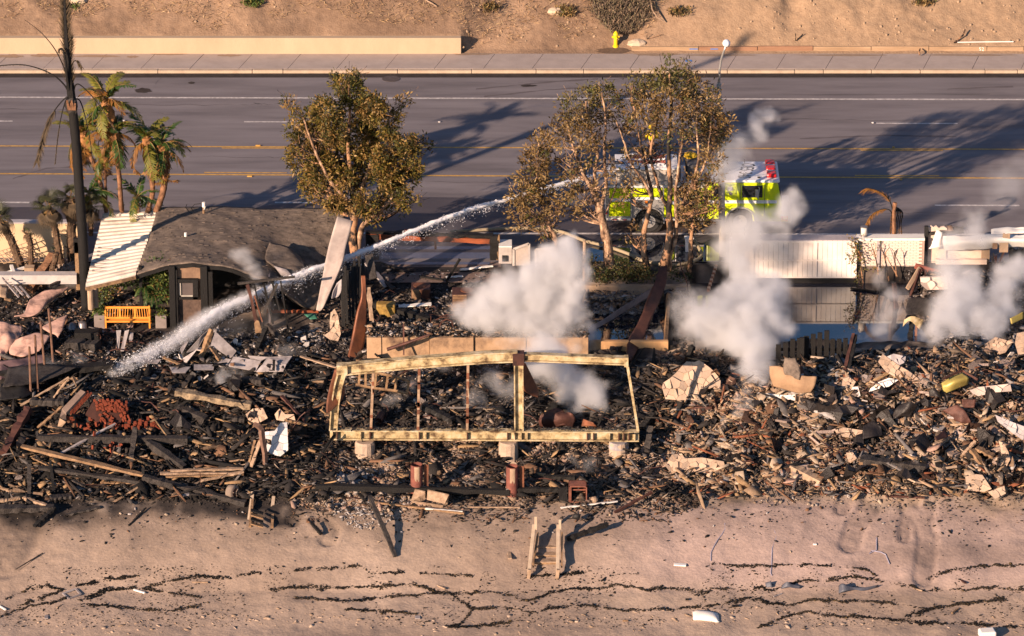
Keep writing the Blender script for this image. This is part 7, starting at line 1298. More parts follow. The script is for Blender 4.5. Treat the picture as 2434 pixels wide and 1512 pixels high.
# wire hoops and pipes on the low wall
tag(MB().tube([v('P', x, y, -9.4) for x, y in [(1320, 985), (1320, 900), (1335, 862), (1370, 845), (1405, 860), (1417, 900), (1410, 960)]], .035, 6).build('wire_hoop', m_rustd), 'bent pipe hoop standing behind the low tan wall', 'pipe')
tag(MB().tube([v('P', x, y, -10.7) for x, y in [(948, 1060), (1100, 1010), (1250, 955)]], [.08, .075, .05], 8).build('metal_pipe', m_rustd), 'dark pipe leaning on the low tan wall', 'pipe'); tag(MB().bar(v('P', 1066, 1100, -10.8), v('P', 1064, 880, -10.2), .06, .06, up=(0, 1, 0)).build('thin_post', m_rustd), 'thin rusted post standing against the low tan wall', 'post')
tag(MB().tube([v('P', x, y, -9.6) for x, y in [(1410, 1020), (1480, 1022), (1560, 985), (1500, 960), (1440, 1005), (1380, 960), (1400, 905)]], .03, 6).build('wire_coil', m_wood), 'loose loop of scorched pipe on the low wall top', 'pipe')
# air conditioner units in the garage wreck
for lab, x0, y0, x1, y1, dx in [('rusted slatted air conditioner box in the garage wreckage', 590, 930, 845, 1120, 0), ('tipped dark condenser with a fin grille near the big smoke', 1080, 990, 1500, 1230, 0)]:
    Yq = g('G', (x0 + x1) / 2, y1).y; pA, pB = v('G', x0, y1 - 10, Yq), v('G', x1, y0 + 60, Yq); t = thing('air_conditioner', lab, 'air conditioner', pA); w0 = pB.x - pA.x
    MB().lim((pA.x + .1, Yq + .05, pA.z - .1), (pB.x, Yq + .9, pB.z)).build('casing', m_rustd, t, bevel=.02)
    for k in range(9): zz = pA.z + (pB.z - pA.z) * (k + .5) / 9; MB().box((pA.x + .1 + w0 * .22, Yq + .03, zz), (w0 * .40, .03, .035)).build('louvre', m_wood, t)
    for k in range(10): MB().box((pA.x + w0 * .50 + k * w0 * .045, Yq + .03, (pA.z + pB.z) / 2), (.018, .03, (pB.z - pA.z) * .9)).build('fin', m_rust if x0 < 900 else m_charg, t)
    MB().tube([((pA.x + pB.x) / 2, Yq + .5, pB.z + .01), ((pA.x + pB.x) / 2, Yq + .5, pB.z + .03)], .28, 16).build('fan_guard', m_rust, t)
p = g('P', 905, 830); tag(MB().lim((p.x - .2, p.y, p.z - .1), (p.x + .6, p.y + .5, p.z + .55)).build('scorched_tank', mat('olive_rust', (.42, .27, .07), (.12, .07, .02), 5, .6, .3), bevel=.08), 'scorched olive metal tank behind the tan low wall', 'tank')
# ---------------------------------------------------------------- cracked stucco dome and big slabs
def cracked(lab, k, pts, m_, nseed, lift=0, t_=.12, n=40, name='stucco_dome', cat='stucco slab', hmax=None, tiltz=.0):
    """an outline broken into voronoi shards, each its own piece, leaning back on the heap"""
    rnd = random.Random(nseed); P2 = [c(k, x, y) for x, y in pts]; xs = [q[0] for q in P2]; ys = [q[1] for q in P2]
    def inside(x, y):
        r = False
        for i in range(len(P2)):
            (x0, y0), (x1, y1) = P2[i - 1], P2[i]
            if (y0 > y) != (y1 > y) and x < (x1 - x0) * (y - y0) / (y1 - y0) + x0: r = not r
        return r
    seeds = []
    while len(seeds) < n:
        x, y = rnd.uniform(min(xs), max(xs)), rnd.uniform(min(ys), max(ys))
        if inside(x, y) and all(math.hypot(x - a, y - b) > math.sqrt((max(xs) - min(xs)) * (max(ys) - min(ys)) / n) * .45 for a, b in seeds): seeds.append((x, y))
        elif rnd.random() < .002: n = max(len(seeds), 4)
    yb = max(ys); Y0 = G((min(xs) + max(xs)) / 2, yb).y - .25; root = thing(name, lab, cat, V((min(xs) + max(xs)) / 2, yb, Y0))
    for i, (sx, sy) in enumerate(seeds):
        poly = list(P2)
        for j, (tx, ty) in enumerate(seeds):
            if j == i: continue
            mx, my, dx, dy = (sx + tx) / 2, (sy + ty) / 2, tx - sx, ty - sy; out = []
            for q in range(len(poly)):
                a, b = poly[q - 1], poly[q]; da = (a[0] - mx) * dx + (a[1] - my) * dy; db = (b[0] - mx) * dx + (b[1] - my) * dy
                if da <= 0: out.append(a)
                if (da < 0) != (db < 0) and da != db: f = da / (da - db); out.append((a[0] + (b[0] - a[0]) * f, a[1] + (b[1] - a[1]) * f))
            poly = out
            if len(poly) < 3: break
        if len(poly) < 3: continue
        cx_, cy_ = sum(q[0] for q in poly) / len(poly), sum(q[1] for q in poly) / len(poly); poly = [(cx_ + (x - cx_) * .975, cy_ + (y - cy_) * .965) for x, y in poly]
        wob = rnd.uniform(-.05, .05); al, be = rnd.gauss(0, .10), rnd.gauss(0, .10)
        ps = [V(x, y, Y0 + lift + (yb - y) / 55 * .55 + wob + ((x - cx_) * al + (y - cy_) * be) / 30) for x, y in poly]
        try: MB().prism(ps, (0, t_, -.03)).build('stucco_piece', m_, root)
        except Exception: pass
    return root
m_dome = mat('warm_cream_stucco', (.50, .375, .28), (.36, .26, .19), 2.2, .95, .4, 14)  # warm cream base tone of the broken stucco
cracked('tall broken chunk of cracked cream stucco beside the charred boards', 'P', [(548, 800), (575, 770), (600, 820), (612, 900), (620, 950), (600, 1000), (540, 990), (500, 960), (545, 930), (540, 870)], m_dome, 33, n=20, t_=.1)
# dark backing so that cracks read as gaps onto rubble
cracked('big cracked cream stucco dome between portal and white smoke', 'C', [(260, 680), (225, 560), (240, 510), (300, 470), (360, 420), (430, 340), (480, 290), (560, 300), (610, 280), (700, 340), (760, 390), (800, 440), (830, 490), (825, 560), (830, 630), (760, 680), (700, 715), (560, 690), (400, 690)], m_dome, 3, n=70, t_=.1)
cracked('white cracked wall piece with a square hole beside the bent boards', 'B', [(880, 560), (960, 500), (1060, 495), (1110, 600), (1040, 640), (990, 660), (910, 620)], m_dome, 4, n=16, t_=.08); cracked('bluish white broken wall piece below the bent boards', 'B', [(1080, 740), (1180, 730), (1240, 650), (1310, 640), (1320, 860), (1320, 930), (1240, 995), (1150, 975), (1090, 930), (1100, 860), (1150, 880), (1145, 820), (1085, 810)], mat('bluish_white_board', (.62, .60, .60), (.48, .46, .46), 2, .8), 5, n=14, t_=.08)
cracked('jumbled cream stucco pieces right of the bent boards', 'B', [(1180, 560), (1230, 500), (1290, 560), (1380, 560), (1400, 640), (1300, 640), (1200, 620)], m_dome, 6, n=9, t_=.08)
cracked('low cream slab row at the foot of the pale rubble', 'C', [(260, 1370), (330, 1250), (430, 1240), (460, 1290), (640, 1280), (860, 1320), (880, 1380), (820, 1420), (560, 1440), (300, 1420)], m_dome, 7, n=26, t_=.1)
cracked('cream slab cluster on a rubble mound above the dark hollow', 'D', [(80, 1000), (170, 970), (370, 1000), (360, 1060), (250, 1080), (120, 1060)], m_dome, 8, n=14, t_=.08); cracked('fan of cream slabs below the rubble mound', 'D', [(200, 1230), (270, 1230), (310, 1290), (240, 1340), (210, 1290)], m_dome, 9, n=6, t_=.08)
cracked('large lapped brown wall slab with a white painted corner', 'D', [(580, 215), (640, 260), (760, 340), (860, 400), (960, 480), (1020, 610), (900, 670), (820, 590), (700, 450), (610, 400), (530, 300)], m_stucco, 10, n=36, t_=.14, lift=.1)
cracked('white lapped siding slab in the right rubble', 'D', [(540, 500), (640, 460), (740, 480), (640, 550), (510, 580), (430, 610), (450, 570)], m_white, 11, n=14, t_=.08); cracked('grey white slab behind the large lapped slab', 'D', [(620, 240), (690, 210), (815, 240), (805, 310), (740, 330), (690, 320)], mat('blue_grey_stucco', (.46, .42, .42), (.34, .30, .30), 2), 12, n=7, t_=.08)
cracked('long white plaster slab in the far right rubble', 'D', [(1470, 590), (1560, 555), (1700, 540), (1890, 520), (1908, 600), (1740, 610), (1560, 650), (1500, 620)], mat('bright_plaster', (.58, .48, .42), (.44, .35, .30), 2), 13, n=9, t_=.1)
cracked('curved cracked slab stack at the far right', 'D', [(1770, 1110), (1820, 1130), (1870, 1220), (1890, 1300), (1850, 1380), (1760, 1360), (1700, 1290), (1800, 1270), (1790, 1180)], m_dome, 14, n=24, t_=.1); cracked('layered brown siding stack at the top right', 'D', [(1640, 110), (1740, 40), (1920, 90), (1840, 200), (1780, 220), (1620, 190)], m_stucco, 15, n=20, t_=.12)
cracked('sunlit shingled slab cut by the photo edge', 'D', [(1960, 0), (2060, -20), (2060, 290), (1990, 280), (1940, 110)], m_stucco, 16, n=14, t_=.1); cracked('grey blue siding slab sliding down at the photo edge', 'D', [(1735, 840), (1900, 910), (2060, 970), (2060, 1130), (1900, 1020), (1760, 910)], mat('blue_grey_stucco', (.46, .42, .42)), 17, n=18, t_=.1)
cracked('cream block with square tile cracks beside the maroon post', 'D', [(170, 470), (230, 450), (300, 500), (240, 600), (150, 590)], m_dome, 18, n=9, t_=.2); cracked('cream corner slab pair at the lower right rubble', 'W', [(1330, 490), (1400, 475), (1440, 480), (1500, 570), (1450, 590), (1340, 580)], m_dome, 19, n=7, t_=.08); cracked('folded cream slab at the sand edge on the right', 'W', [(1475, 590), (1580, 550), (1590, 600), (1520, 635)], m_dome, 20, n=5, t_=.1)
cracked('white brick topped slab below the white smoke', 'C', [(1215, 610), (1300, 620), (1500, 640), (1680, 625), (1740, 650), (1690, 710), (1500, 680), (1300, 660)], m_white, 21, n=22, t_=.1); cracked('white block of broken stucco behind the right smoke', 'I', [(840, 810), (1170, 800), (1190, 960), (930, 970), (850, 900)], mat('bright_plaster', (.72, .60, .50)), 22, n=12, t_=.2)
gp('C', [[(1340, 340, .9), (1450, 345, 1.0), (1640, 430, .9), (1820, 450, .8)], [(1345, 440, .6), (1480, 470, .8), (1640, 520, .7), (1800, 540, .6)], [(1380, 540, .2), (1520, 580, .4), (1640, 610, .35), (1760, 605, .3)]], 'curled orange brown insulation sheet under the burnt fence', mat('orange_board', (.36, .235, .14), (.17, .10, .06), 1.5, .85, .3, 9), 'insulation_sheet', 'sheet', thick=.12, rough=.15)
gp('C', [[(1490, 260, 1.4), (1600, 260, 1.4)], [(1480, 390, 1.1), (1650, 380, 1.1)], [(1530, 440, .9), (1640, 480, .9)]], 'grey shingle piece resting on the orange sheet', m_shing, 'shingle_piece', 'shingle piece', thick=.1, rough=.15)
gp('D', [[(1180, 510, .4), (1280, 450, .6), (1400, 400, .8)], [(1190, 560, .3), (1300, 510, .7), (1460, 460, .7)], [(1200, 630, .1), (1290, 590, .4), (1450, 530, .3)]], 'dented yellow green metal drum shell in the right rubble', mat('olive_yellow_metal', (.52, .42, .12), (.26, .20, .06), 1.5, .4, .2, metal=.3), 'metal_drum', 'drum', rough=.15, thick=.03)
gp('D', [[(1190, 460, .9), (1400, 370, 1.0)], [(1210, 475, .8), (1410, 385, .9)]], 'maroon bent strip over the yellow drum', m_rustd, 'bent_strip', 'strip', thick=.04); gp('D', [[(1400, 370, 1.0), (1560, 470, .8)], [(1390, 385, .9), (1550, 490, .7)]], 'maroon strip falling away right of the yellow drum', m_rustd, 'bent_strip', 'strip', thick=.04)
gp('D', [[(780, 720, .7), (860, 700, .9), (940, 740, .6)], [(700, 800, .5), (820, 790, .7), (900, 790, .4)], [(640, 910, .2), (740, 860, .4), (860, 860, .2)]], 'folded black sheet above the dark hollow', m_frk, 'folded_sheet', 'sheet', rough=.3, thick=.03); gp('D', [[(1190, 800, .4), (1340, 740, .7), (1380, 780, .6)], [(1280, 850, .4), (1400, 800, .6), (1480, 900, .3)], [(1300, 900, .1), (1380, 920, .3), (1460, 940, .1)]], 'dark brown crushed metal box in the far right rubble', m_rustd, 'crushed_box', 'box', rough=.2, thick=.04)
gp('D', [[(1050, 590, .5), (1110, 570, .6), (1180, 640, .4)], [(1060, 650, .3), (1150, 660, .5), (1210, 710, .1)]], 'black folded flashing beside the brown wall slab', m_frk, 'flashing', 'sheet', rough=.25, thick=.03); gp('D', [[(1110, 1080, .4), (1220, 985, .6)], [(1130, 1110, .3), (1250, 1070, .4)]], 'brown rusted triangle plate in the right rubble', m_rustd, 'rusted_plate', 'plate', rough=.1, thick=.03)
gp('D', [[(1390, 680, .8), (1540, 680, .8)], [(1400, 760, .5), (1520, 770, .5)]], 'dark upright rusted sheet under the white plaster slab', m_rustd, 'rusted_plate', 'plate', rough=.2, thick=.03); gp('D', [[(370, 960, .4), (480, 900, .6), (560, 960, .5)], [(370, 1100, .2), (470, 1080, .3), (580, 1060, .2)]], 'dark crumpled sheet beside the cream slab mound', m_frk, 'folded_sheet', 'sheet', rough=.3, thick=.03)
gp('R', [[(1070, 700, .4), (1150, 690, .6), (1230, 710, .5)], [(1050, 780, .3), (1140, 780, .4), (1230, 790, .3)], [(1060, 815, .2), (1150, 820, .2), (1210, 820, .2)]], 'grey corrugated roofing sheet in front of the burnt garage', m_charg, 'roofing_sheet', 'sheet', rough=.1, thick=.03); gp('R', [[(1040, 850, .8), (1100, 825, 1.0), (1180, 850, .8)], [(1030, 900, .5), (1080, 860, .8), (1150, 920, .4)]], 'curled yellowish metal hood in the right smoke', m_yel, 'metal_hood', 'hood', rough=.1, thick=.03)
gp('R', [[(1790, 840, .8), (1885, 790, 1.0)], [(1800, 880, .6), (1885, 840, .7)]], 'yellow metal tray at the photo edge', MATS['olive_yellow_metal'], 'metal_tray', 'tray', rough=.05, thick=.05)
# bent standing boards
t = tag(MB().tube([v('B', x, y, G(*c('B', 1080, 1100)).y) for x, y in [(965, 660), (1010, 680), (1045, 720), (1050, 790), (1065, 880), (1080, 960), (1085, 1095)]], [.1, .12, .12, .12, .12, .11, .1], 4).build('bent_board', mat('brown_scorched_board', (.24, .14, .10), (.08, .05, .04), 4, .8, .4)), 'tall board bent over like a cane in front of the white wall piece', 'board')
# burnt fence row
t = thing('burnt_fence', 'row of blackened uneven fence boards behind the rubble', 'fence', g('R', 340, 1100)); Yq = g('R', 340, 1120, .1).y
for x0, yt_, w_ in [(130, 1030, 42), (182, 1015, 40), (230, 990, 42), (278, 985, 40), (325, 970, 46), (375, 955, 42), (422, 945, 42), (470, 930, 44), (515, 990, 40), (560, 990, 40), (605, 985, 40)]:
    a_, b_ = v('R', x0, 1140, Yq), v('R', x0 + w_, yt_, Yq); MB().lim((a_.x, Yq + random.uniform(-.03, .03), a_.z - .3), (b_.x - .02, Yq + .12, b_.z)).build('fence_board', m_char, t, bevel=.01)
MB().lim((v('R', 130, 1100, Yq).x, Yq + .13, v('R', 130, 1080, Yq).z), (v('R', 650, 1100, Yq).x, Yq + .2, v('R', 130, 1060, Yq).z)).build('rail', m_char, t)
MB().bar(v('R', 312, 1200, Yq - .3), v('R', 316, 975, Yq - .2), .18, .16, up=(0, 1, 0), seg=4, rough=.1).build('post', m_char, t)
# brick ledge strip by the garage
t = thing('brick_edging', 'narrow line of upright bricks climbing beside the garage end', 'edging', v('Q', 1425, 650, -3.8))
for k in range(13):
    f = k / 12; p = v('Q', 1428 + 55 * f, 640 - 170 * f, -3.9 + 2.3 * f); MB().box(p, (.12, .19, .09), Matrix.Rotation(random.uniform(-.1, .1), 3, 'Z')).build('brick', m_stucco if k % 2 else m_rust, t)
# fallen brick chimney: every brick its own piece
m_rb = mat('red_brick', (.23, .05, .022), (.09, .022, .012), 4, .85, .4, 16, world=False); RBM = meshof(MB().box((0, 0, 0), (.21, .10, .065)), 'brick', m_rb)
ch = thing('brick_chimney', 'fallen red brick chimney with its grey side slab in the black timbers', 'chimney', g('A', 900, 700)); nb = 0
def bplane(q00, q10, q01, nu, nv_, drop=0, jit=.01, rot=None):
    global nb
    U = (q10 - q00); Vv = (q01 - q00); nrm = U.cross(Vv).normalized(); u_ = U.normalized(); v_ = (Vv - u_ * Vv.dot(u_)).normalized(); M3 = Matrix((u_, v_, nrm)).transposed()
    for j in range(nv_):
        for i in range(nu):
            if random.random() < drop * (i / nu + .3): continue
            fu = (i + .5 + (.5 if j % 2 else 0)) / nu
            if fu > 1: continue
            o = bpy.data.objects.new('brick', RBM); COL.objects.link(o); p = q00 + U * fu + Vv * ((j + .5) / nv_) + Vector((random.uniform(-jit, jit), random.uniform(-jit, jit), random.uniform(-jit, jit)))
            sx_ = U.length / nu / .21 * .94; sy_ = Vv.length / nv_ / .10 * .90; o.matrix_basis = Matrix.Translation(p) @ M3.to_4x4() @ Matrix.Rotation(random.gauss(0, jit * 2), 4, 'Z') @ Matrix.Diagonal((sx_, sy_, 1, 1)); o.parent = ch; o.matrix_parent_inverse = ch.matrix_basis.inverted(); nb += 1
bplane(g('A', 680, 545, .75), g('A', 870, 330, 1.3), g('A', 750, 570, .7), 7, 4)
bplane(g('A', 685, 575, .55), g('A', 750, 590, .55), g('A', 690, 620, .35), 2, 3)
bplane(g('A', 1000, 520, .75), g('A', 960, 400, .95), g('A', 1300, 560, .7), 4, 11, .25, .03); bplane(g('A', 1180, 545, .7), g('A', 1170, 430, .9), g('A', 1320, 560, .65), 4, 6, .15, .03)
bplane(g('A', 1260, 640, .5), g('A', 1230, 570, .6), g('A', 1350, 640, .5), 2, 5, .1, .03); bplane(g('A', 1290, 720, .35), g('A', 1280, 650, .45), g('A', 1600, 680, .3), 2, 10, .25, .06)
bplane(g('A', 1050, 520, .6), g('A', 1240, 640, .5), g('A', 1010, 600, .45), 6, 4, .45, .06)
for k in range(60):
    a_, b_ = random.choice([(random.gauss(900, 90), random.gauss(640, 45)), (random.gauss(1050, 80), random.gauss(650, 40)), (random.gauss(1180, 70), random.gauss(880, 45)), (random.gauss(1450, 110), random.gauss(690, 22))])
    o = bpy.data.objects.new('brick', RBM); COL.objects.link(o); o.location = g('A', a_, b_, random.uniform(.15, .4)); o.rotation_euler = (random.random() * 3, random.random() * 3, random.random() * 3); s_ = random.uniform(.6, 1); o.scale = (s_, s_, s_); o.parent = ch; o.matrix_parent_inverse = ch.matrix_basis.inverted()
MB().prism([g('A', 640, 500, .85), g('A', 830, 305, 1.4), g('A', 880, 330, 1.35), g('A', 680, 545, .8)], (0, 0, -.12)).build('side_slab', mat('mortar_slab', (.22, .16, .13), (.13, .09, .075), 2), ch); MB().prism([g('A', 615, 590, .6), g('A', 640, 500, .8), g('A', 680, 545, .75), g('A', 680, 640, .35)], (0, .1, -.05)).build('end_slab', MATS['mortar_slab'], ch); MB().prism([g('A', 590, 695, .15), g('A', 615, 600, .55), g('A', 680, 640, .45), g('A', 630, 700, .1)], (0, .1, -.05)).build('foot_slab', m_conc, ch)
MB().prism([g('A', 880, 560, .5), g('A', 960, 400, .8), g('A', 1280, 560, .5), g('A', 1200, 750, .15), g('A', 1000, 640, .3)], (0, .1, -.1)).build('mortar_bed', mat('dark_red_mortar', (.06, .022, .016), (.03, .012, .01), 3), ch)
# ---------------------------------------------------------------- wheel, crate, stove, stairs and beach things
p = g('S', 1487, 590, .28); t = thing('car_wheel', 'ash covered burnt car wheel lying against the charred beam', 'wheel', g('S', 1487, 610)); ax = Vector((.75, -.55, .1)).normalized(); m_aw = mat('ashy_wheel', (.26, .20, .16), (.14, .11, .09), 4, .9)
MB().tube([p - ax * .16, p - ax * .12, p + ax * .12, p + ax * .16], [.24, .29, .29, .24], 22).build('tyre', m_aw, t, smooth=True); MB().tube([p + ax * .15, p + ax * .17], [.18, .17], 18).build('rim', m_rustd, t)
for k in range(3): u = ax.orthogonal().normalized(); q_ = Matrix.Rotation(k * 2.1, 3, ax) @ u; MB().bar(p + ax * .18 - q_ * .02, p + ax * .18 + q_ * .17, .06, .03).build('spoke', m_aw, t)
tag(MB().ell(g('S', 1165, 603, .06), (.5, .2, .06), 12, 5, .08).build('pale_sheet', m_greypan), 'oval pale panel lying at the sand edge beside the long charred beam', 'panel')
t = thing('broken_crate', 'broken pale wooden crate tipped below the pipe pile', 'crate', g('T', 1120, 660)); 
for q in [[(1005, 660, .0), (1035, 575, .5), (1100, 590, .5), (1065, 660, .0)], [(1115, 580, .65), (1250, 610, .65), (1225, 665, .35), (1110, 640, .35)], [(1010, 650, .12), (1215, 680, .12), (1210, 692, .0), (1005, 665, .0)], [(1060, 620, .4), (1100, 600, .5), (1100, 640, .2), (1070, 650, .2)], [(1225, 620, .5), (1255, 610, .6), (1240, 670, .1), (1215, 690, .0)]]:
    MB().prism([g('T', x, y, h_) for x, y, h_ in q], (0, .05, .02)).build('board', m_woodl, t)
p0 = g('U', 455, 660); t = thing('rusted_stove', 'rust red open stove box lying on the charred rubble', 'stove', p0); s_ = .36
for a_, b_ in [((-s_, 0, 0), (-s_ + .04, .6, .72)), ((s_ - .04, 0, 0), (s_, .6, .72)), ((-s_, .0, .68), (s_, .6, .72)), ((-s_, .0, 0), (s_, .6, .05)), ((-s_, .56, 0), (s_, .6, .72)), ((-s_ + .04, .1, .5), (s_ - .04, .15, .54)), ((-s_ + .04, .02, .0), (-s_ + .1, .06, .68))]: MB().lim(p0 + Vector(a_), p0 + Vector(b_)).build('panel', mat('stove_rust', (.30, .11, .07), (.10, .04, .03), 4, .8, .3), t)
MB().prism([p0 + Vector(q) for q in [(-.75, .0, .05), (-.42, .05, .0), (-.42, .1, .66), (-.78, .0, .6)]], (0, .04, 0)).build('open_door', m_dark, t)
tag(MB().ell(g('U', 560, 640, .1), (.16, .14, .13), 12, 6, .06).build('ash_bucket', m_conc), 'round ash filled pot right of the rusted stove', 'pot')
def stair(label, x0, x1, yt, yb_, tr, deep=0):
    t = thing('beach_stair', label, 'stair', g('U', (x0 + x1) / 2, yb_)); return t
t = thing('beach_stair', 'short wooden stair with two tall pale handrails leading to the sand', 'stair', g('U', 230, 1135))
for (xt, yt, xb, yb_, nm) in [(185, 745, 135, 1135, 'a'), (340, 765, 318, 1137, 'b')]:
    pb = g('U', xb, yb_); pt = v('U', xt, yt, pb.y + 3.4); pm = v('U', xt + (xb - xt) * .12, yt + (yb_ - yt) * .12, pb.y + 3.0)
    MB().bar(pb + Vector((0, 0, -.2)), v('U', xb + 12, 1085, pb.y), .13, .13, up=(0, 1, 0)).build('newel_post', m_woodl, t, bevel=.01)
    q0 = v('U', xb + 8, 1100, pb.y - .02); MB().bar(q0, v('U', xt - 10, 800, pb.y + 2.2), .14, .07).build('handrail', mat('pale_rail_wood', (.50, .40, .30), (.36, .27, .19), 3, .8, .2), t, bevel=.008)
    MB().bar(v('U', xt, 800 + 30, pb.y + 2.0), v('U', xt, yt, pb.y + 2.0), .10, .10, up=(0, 1, 0)).build('rail_post', MATS['pale_rail_wood'], t); MB().bar(v('U', xb + 34, 1060, pb.y + .3), v('U', xt + 14, 860, pb.y + 2.2), .06, .22).build('stringer', m_wood, t)
for k, (y, xa_, xb_) in enumerate([(1028, 180, 318), (985, 185, 318), (935, 188, 322), (888, 190, 326)]): pk_ = g('U', 250, 1100); yy_ = pk_.y + .45 + .5 * k; a_, b_ = v('U', xa_, y, yy_), v('U', xb_, y, yy_); MB().lim((a_.x, yy_ - .12, a_.z - .045), (b_.x, yy_ + .18, a_.z)).build('tread', m_woodl, t); MB().lim((a_.x, yy_ - .1, a_.z - .12), (b_.x, yy_ - .06, a_.z - .05)).build('riser', m_wood, t)
t = thing('broken_stair', 'broken stair with two leaning pale handrails sunk in the upper sand', 'stair', g('S', 1640, 870))
for (xb, yb_, xt, yt) in [(1575, 872, 1618, 590), (602 / .3712 * 0 + 1717, 875, 1752, 620)]:
    pb = g('S', xb, yb_); MB().bar(pb + Vector((0, 0, -.15)), v('S', xt, yt, pb.y + 2.4), .13, .07).build('handrail', MATS['pale_rail_wood'], t); MB().bar(v('S', xb + 25, yb_ - 60, pb.y + .5), v('S', xt - 2, yt + 50, pb.y + 2.0), .10, .1, up=(0, 1, 0)).build('stringer', m_wood, t)
for k in range(4): pb = g('S', 1645, 800 - 28 * k, .25 + .1 * k); MB().box(pb, (.5, .22, .05), Matrix.Rotation(.3, 3, 'Y')).build('tread', m_char if k % 2 else m_wood, t)
def flat(lab, k, x, y, sx, sy, sz, az, m_, name, cat, h=.03): p = g(k, x, y, h); return tag(MB().box(p, (sx, sy, sz), Matrix.Rotation(az, 3, 'Z')).build(name, m_, bevel=.01), lab, cat)
p = g('U', 1275, 1370, .13); o = MB(); 
for i in range(9):
    for j in range(7): o.v.append((p.x + (i / 8 - .5) * 1.0, p.y + (j / 6 - .5) * .75 + (i / 8 - .5) * -.25, p.z + .16 * math.sin(math.pi * i / 8) ** .4 * math.sin(math.pi * j / 6) ** .4 - .10))
for i in range(8):
    for j in range(6): q = i * 7 + j; o.f.append((q, q + 7, q + 8, q + 1)); o.m.append(0)
pl_ = o.build('cushion', m_white, smooth=True); sd = pl_.modifiers.new('s', 'SOLIDIFY'); sd.thickness = .08; tag(pl_, 'white cushion lying on the lower sand below the tide lines', 'cushion')
p = g('W', 1470, 1495, .15); tag(MB().box(p, (.62, .5, .3), Matrix.Rotation(.15, 3, 'Z')).build('white_cooler', m_white, bevel=.06), 'white box cut by the photo bottom edge near the corner', 'box')
t = thing('picture_frame', 'empty pale square frame lying on the sand among the tide lines', 'frame', g('S', 460, 1240)); Q_ = [g('S', x, y, .03) for x, y in [(402, 1240), (485, 1210), (518, 1245), (442, 1273)]]
for i in range(4): MB().bar(Q_[i], Q_[(i + 1) % 4], .075, .04).build('frame_side', m_greypan, t)
for lab, k, x, y, sx, sy, az, m_ in [('tan stick on the upper tide line left of the broken stair', 'S', 1280, 1166, .62, .07, -.05, m_woodl), ('pale stick crossing the tide line at the left', 'S', 892, 1225, .55, .09, -.6, m_white), ('short pale slats on the lower left sand', 'S', 298, 1390, .15, .3, 0, m_greypan), ('thin white stick at the photo corner on the sand', 'S', 15, 1330, .5, .07, -.9, m_white),
                                   ('small tan twig beside the pale square frame', 'S', 380, 1320, .3, .05, 1.0, m_woodl), ('small pale bracket on the lower sand at middle', 'T', 1052, 1392, .2, .25, 0, m_greypan), ('pinkish stick below the tide line right of the dark twin plank', 'T', 1203, 1198, .45, .09, -.8, m_woodl), ('pale plank standing out of the sand near the beach stair', 'T', 1640, 990, .14, .8, .05, m_woodl),
                                   ('white slab lying on the sand right of the beach stair', 'U', 1110, 1055, .48, .2, -.15, m_white), ('black splinter on the sand below the white slab', 'U', 620, 1148, .06, .4, -.5, m_char), ('black lump on the lower sand right of the cushion', 'U', 1465, 1318, .26, .14, .3, m_char), ('dark plank on the sand in the right tide line', 'W', 1317, 1162, .1, .36, .5, m_rustd), ('thin brown plank near the lower right sand', 'W', 1265, 1350, .06, .5, -.6, m_wood),
                                   ('tan strip crossing the right tide line', 'W', 1020, 1212, .5, .06, -.6, m_woodl), ('grey stick on the sand left of the crumpled dark sheet', 'W', 130, 1250, .45, .04, .7, m_greypan), ('pale chip on the pink sand at right', 'W', 368, 924, .14, .1, 0, m_white), ('faint tan strip below the upper right tide line', 'U', 760, 1413, .22, .06, 0, m_wood), ('small dark board near the right tide line', 'U', 1155, 1277, .14, .1, 0, m_char)]:
    flat(lab, k, x, y, sx, sy, .05, az, m_, 'driftwood' if m_ not in (m_white, m_greypan) else 'debris_piece', 'stick' if 'stick' in lab or 'plank' in lab else 'debris')
for lab, rows in [('crumpled dark grey sheet on the right tide line', [[(520, 1190, .1), (545, 1175, .35), (600, 1195, .2), (680, 1200, .15), (775, 1185, .12)], [(520, 1240, .0), (560, 1225, .15), (620, 1215, .1), (680, 1222, .05), (770, 1200, .0)]]), ('dark sheet folded over at the middle right tide line', [[(160, 1185, .05), (190, 1165, .3), (225, 1180, .15), (280, 1190, .1)], [(150, 1210, .0), (195, 1200, .1), (230, 1205, .05), (270, 1208, .0)]]), ('small dark tent shaped scrap on the tide line', [[(50, 1170, .1), (85, 1160, .2)], [(55, 1200, .0), (95, 1200, .05)]])]:
    gp('W', rows, lab, mat('slate_plastic', (.10, .11, .14), (.05, .05, .065), 3, .5, .2), 'plastic_sheet', 'sheet', n=2, rough=.08, thick=.015, lift=.02)
gp('U', [[(430, 725, .3), (475, 730, .3)], [(415, 760, .1), (465, 765, .1)]], 'black square panel leaning above the beach stair', m_dark, 'black_sheet', 'panel', n=1, thick=.03)
m_rope = mat('blue_grey_rope', (.34, .32, .40), (.24, .22, .28), 6)
for lab, k, pts in [('grey blue rope lying down the pink sand beside the stair shadows', 'U', [(1395, 790), (1398, 825), (1378, 860), (1350, 895), (1325, 940), (1308, 975), (1306, 1030)]), ('grey blue rope hanging straight down the sand at middle right', 'W', [(105, 820), (112, 850), (125, 870), (108, 910), (95, 950), (92, 1000), (90, 1060), (85, 1110), (92, 1125)]), ('short branching grey rope on the right sand', 'W', [(762, 880), (762, 960), (715, 985), (730, 965), (790, 975), (820, 990), (845, 1050)])]:
    tag(MB().tube([g(k, x, y, .02) for x, y in pts], .022, 5).build('rope', m_rope), lab, 'rope')
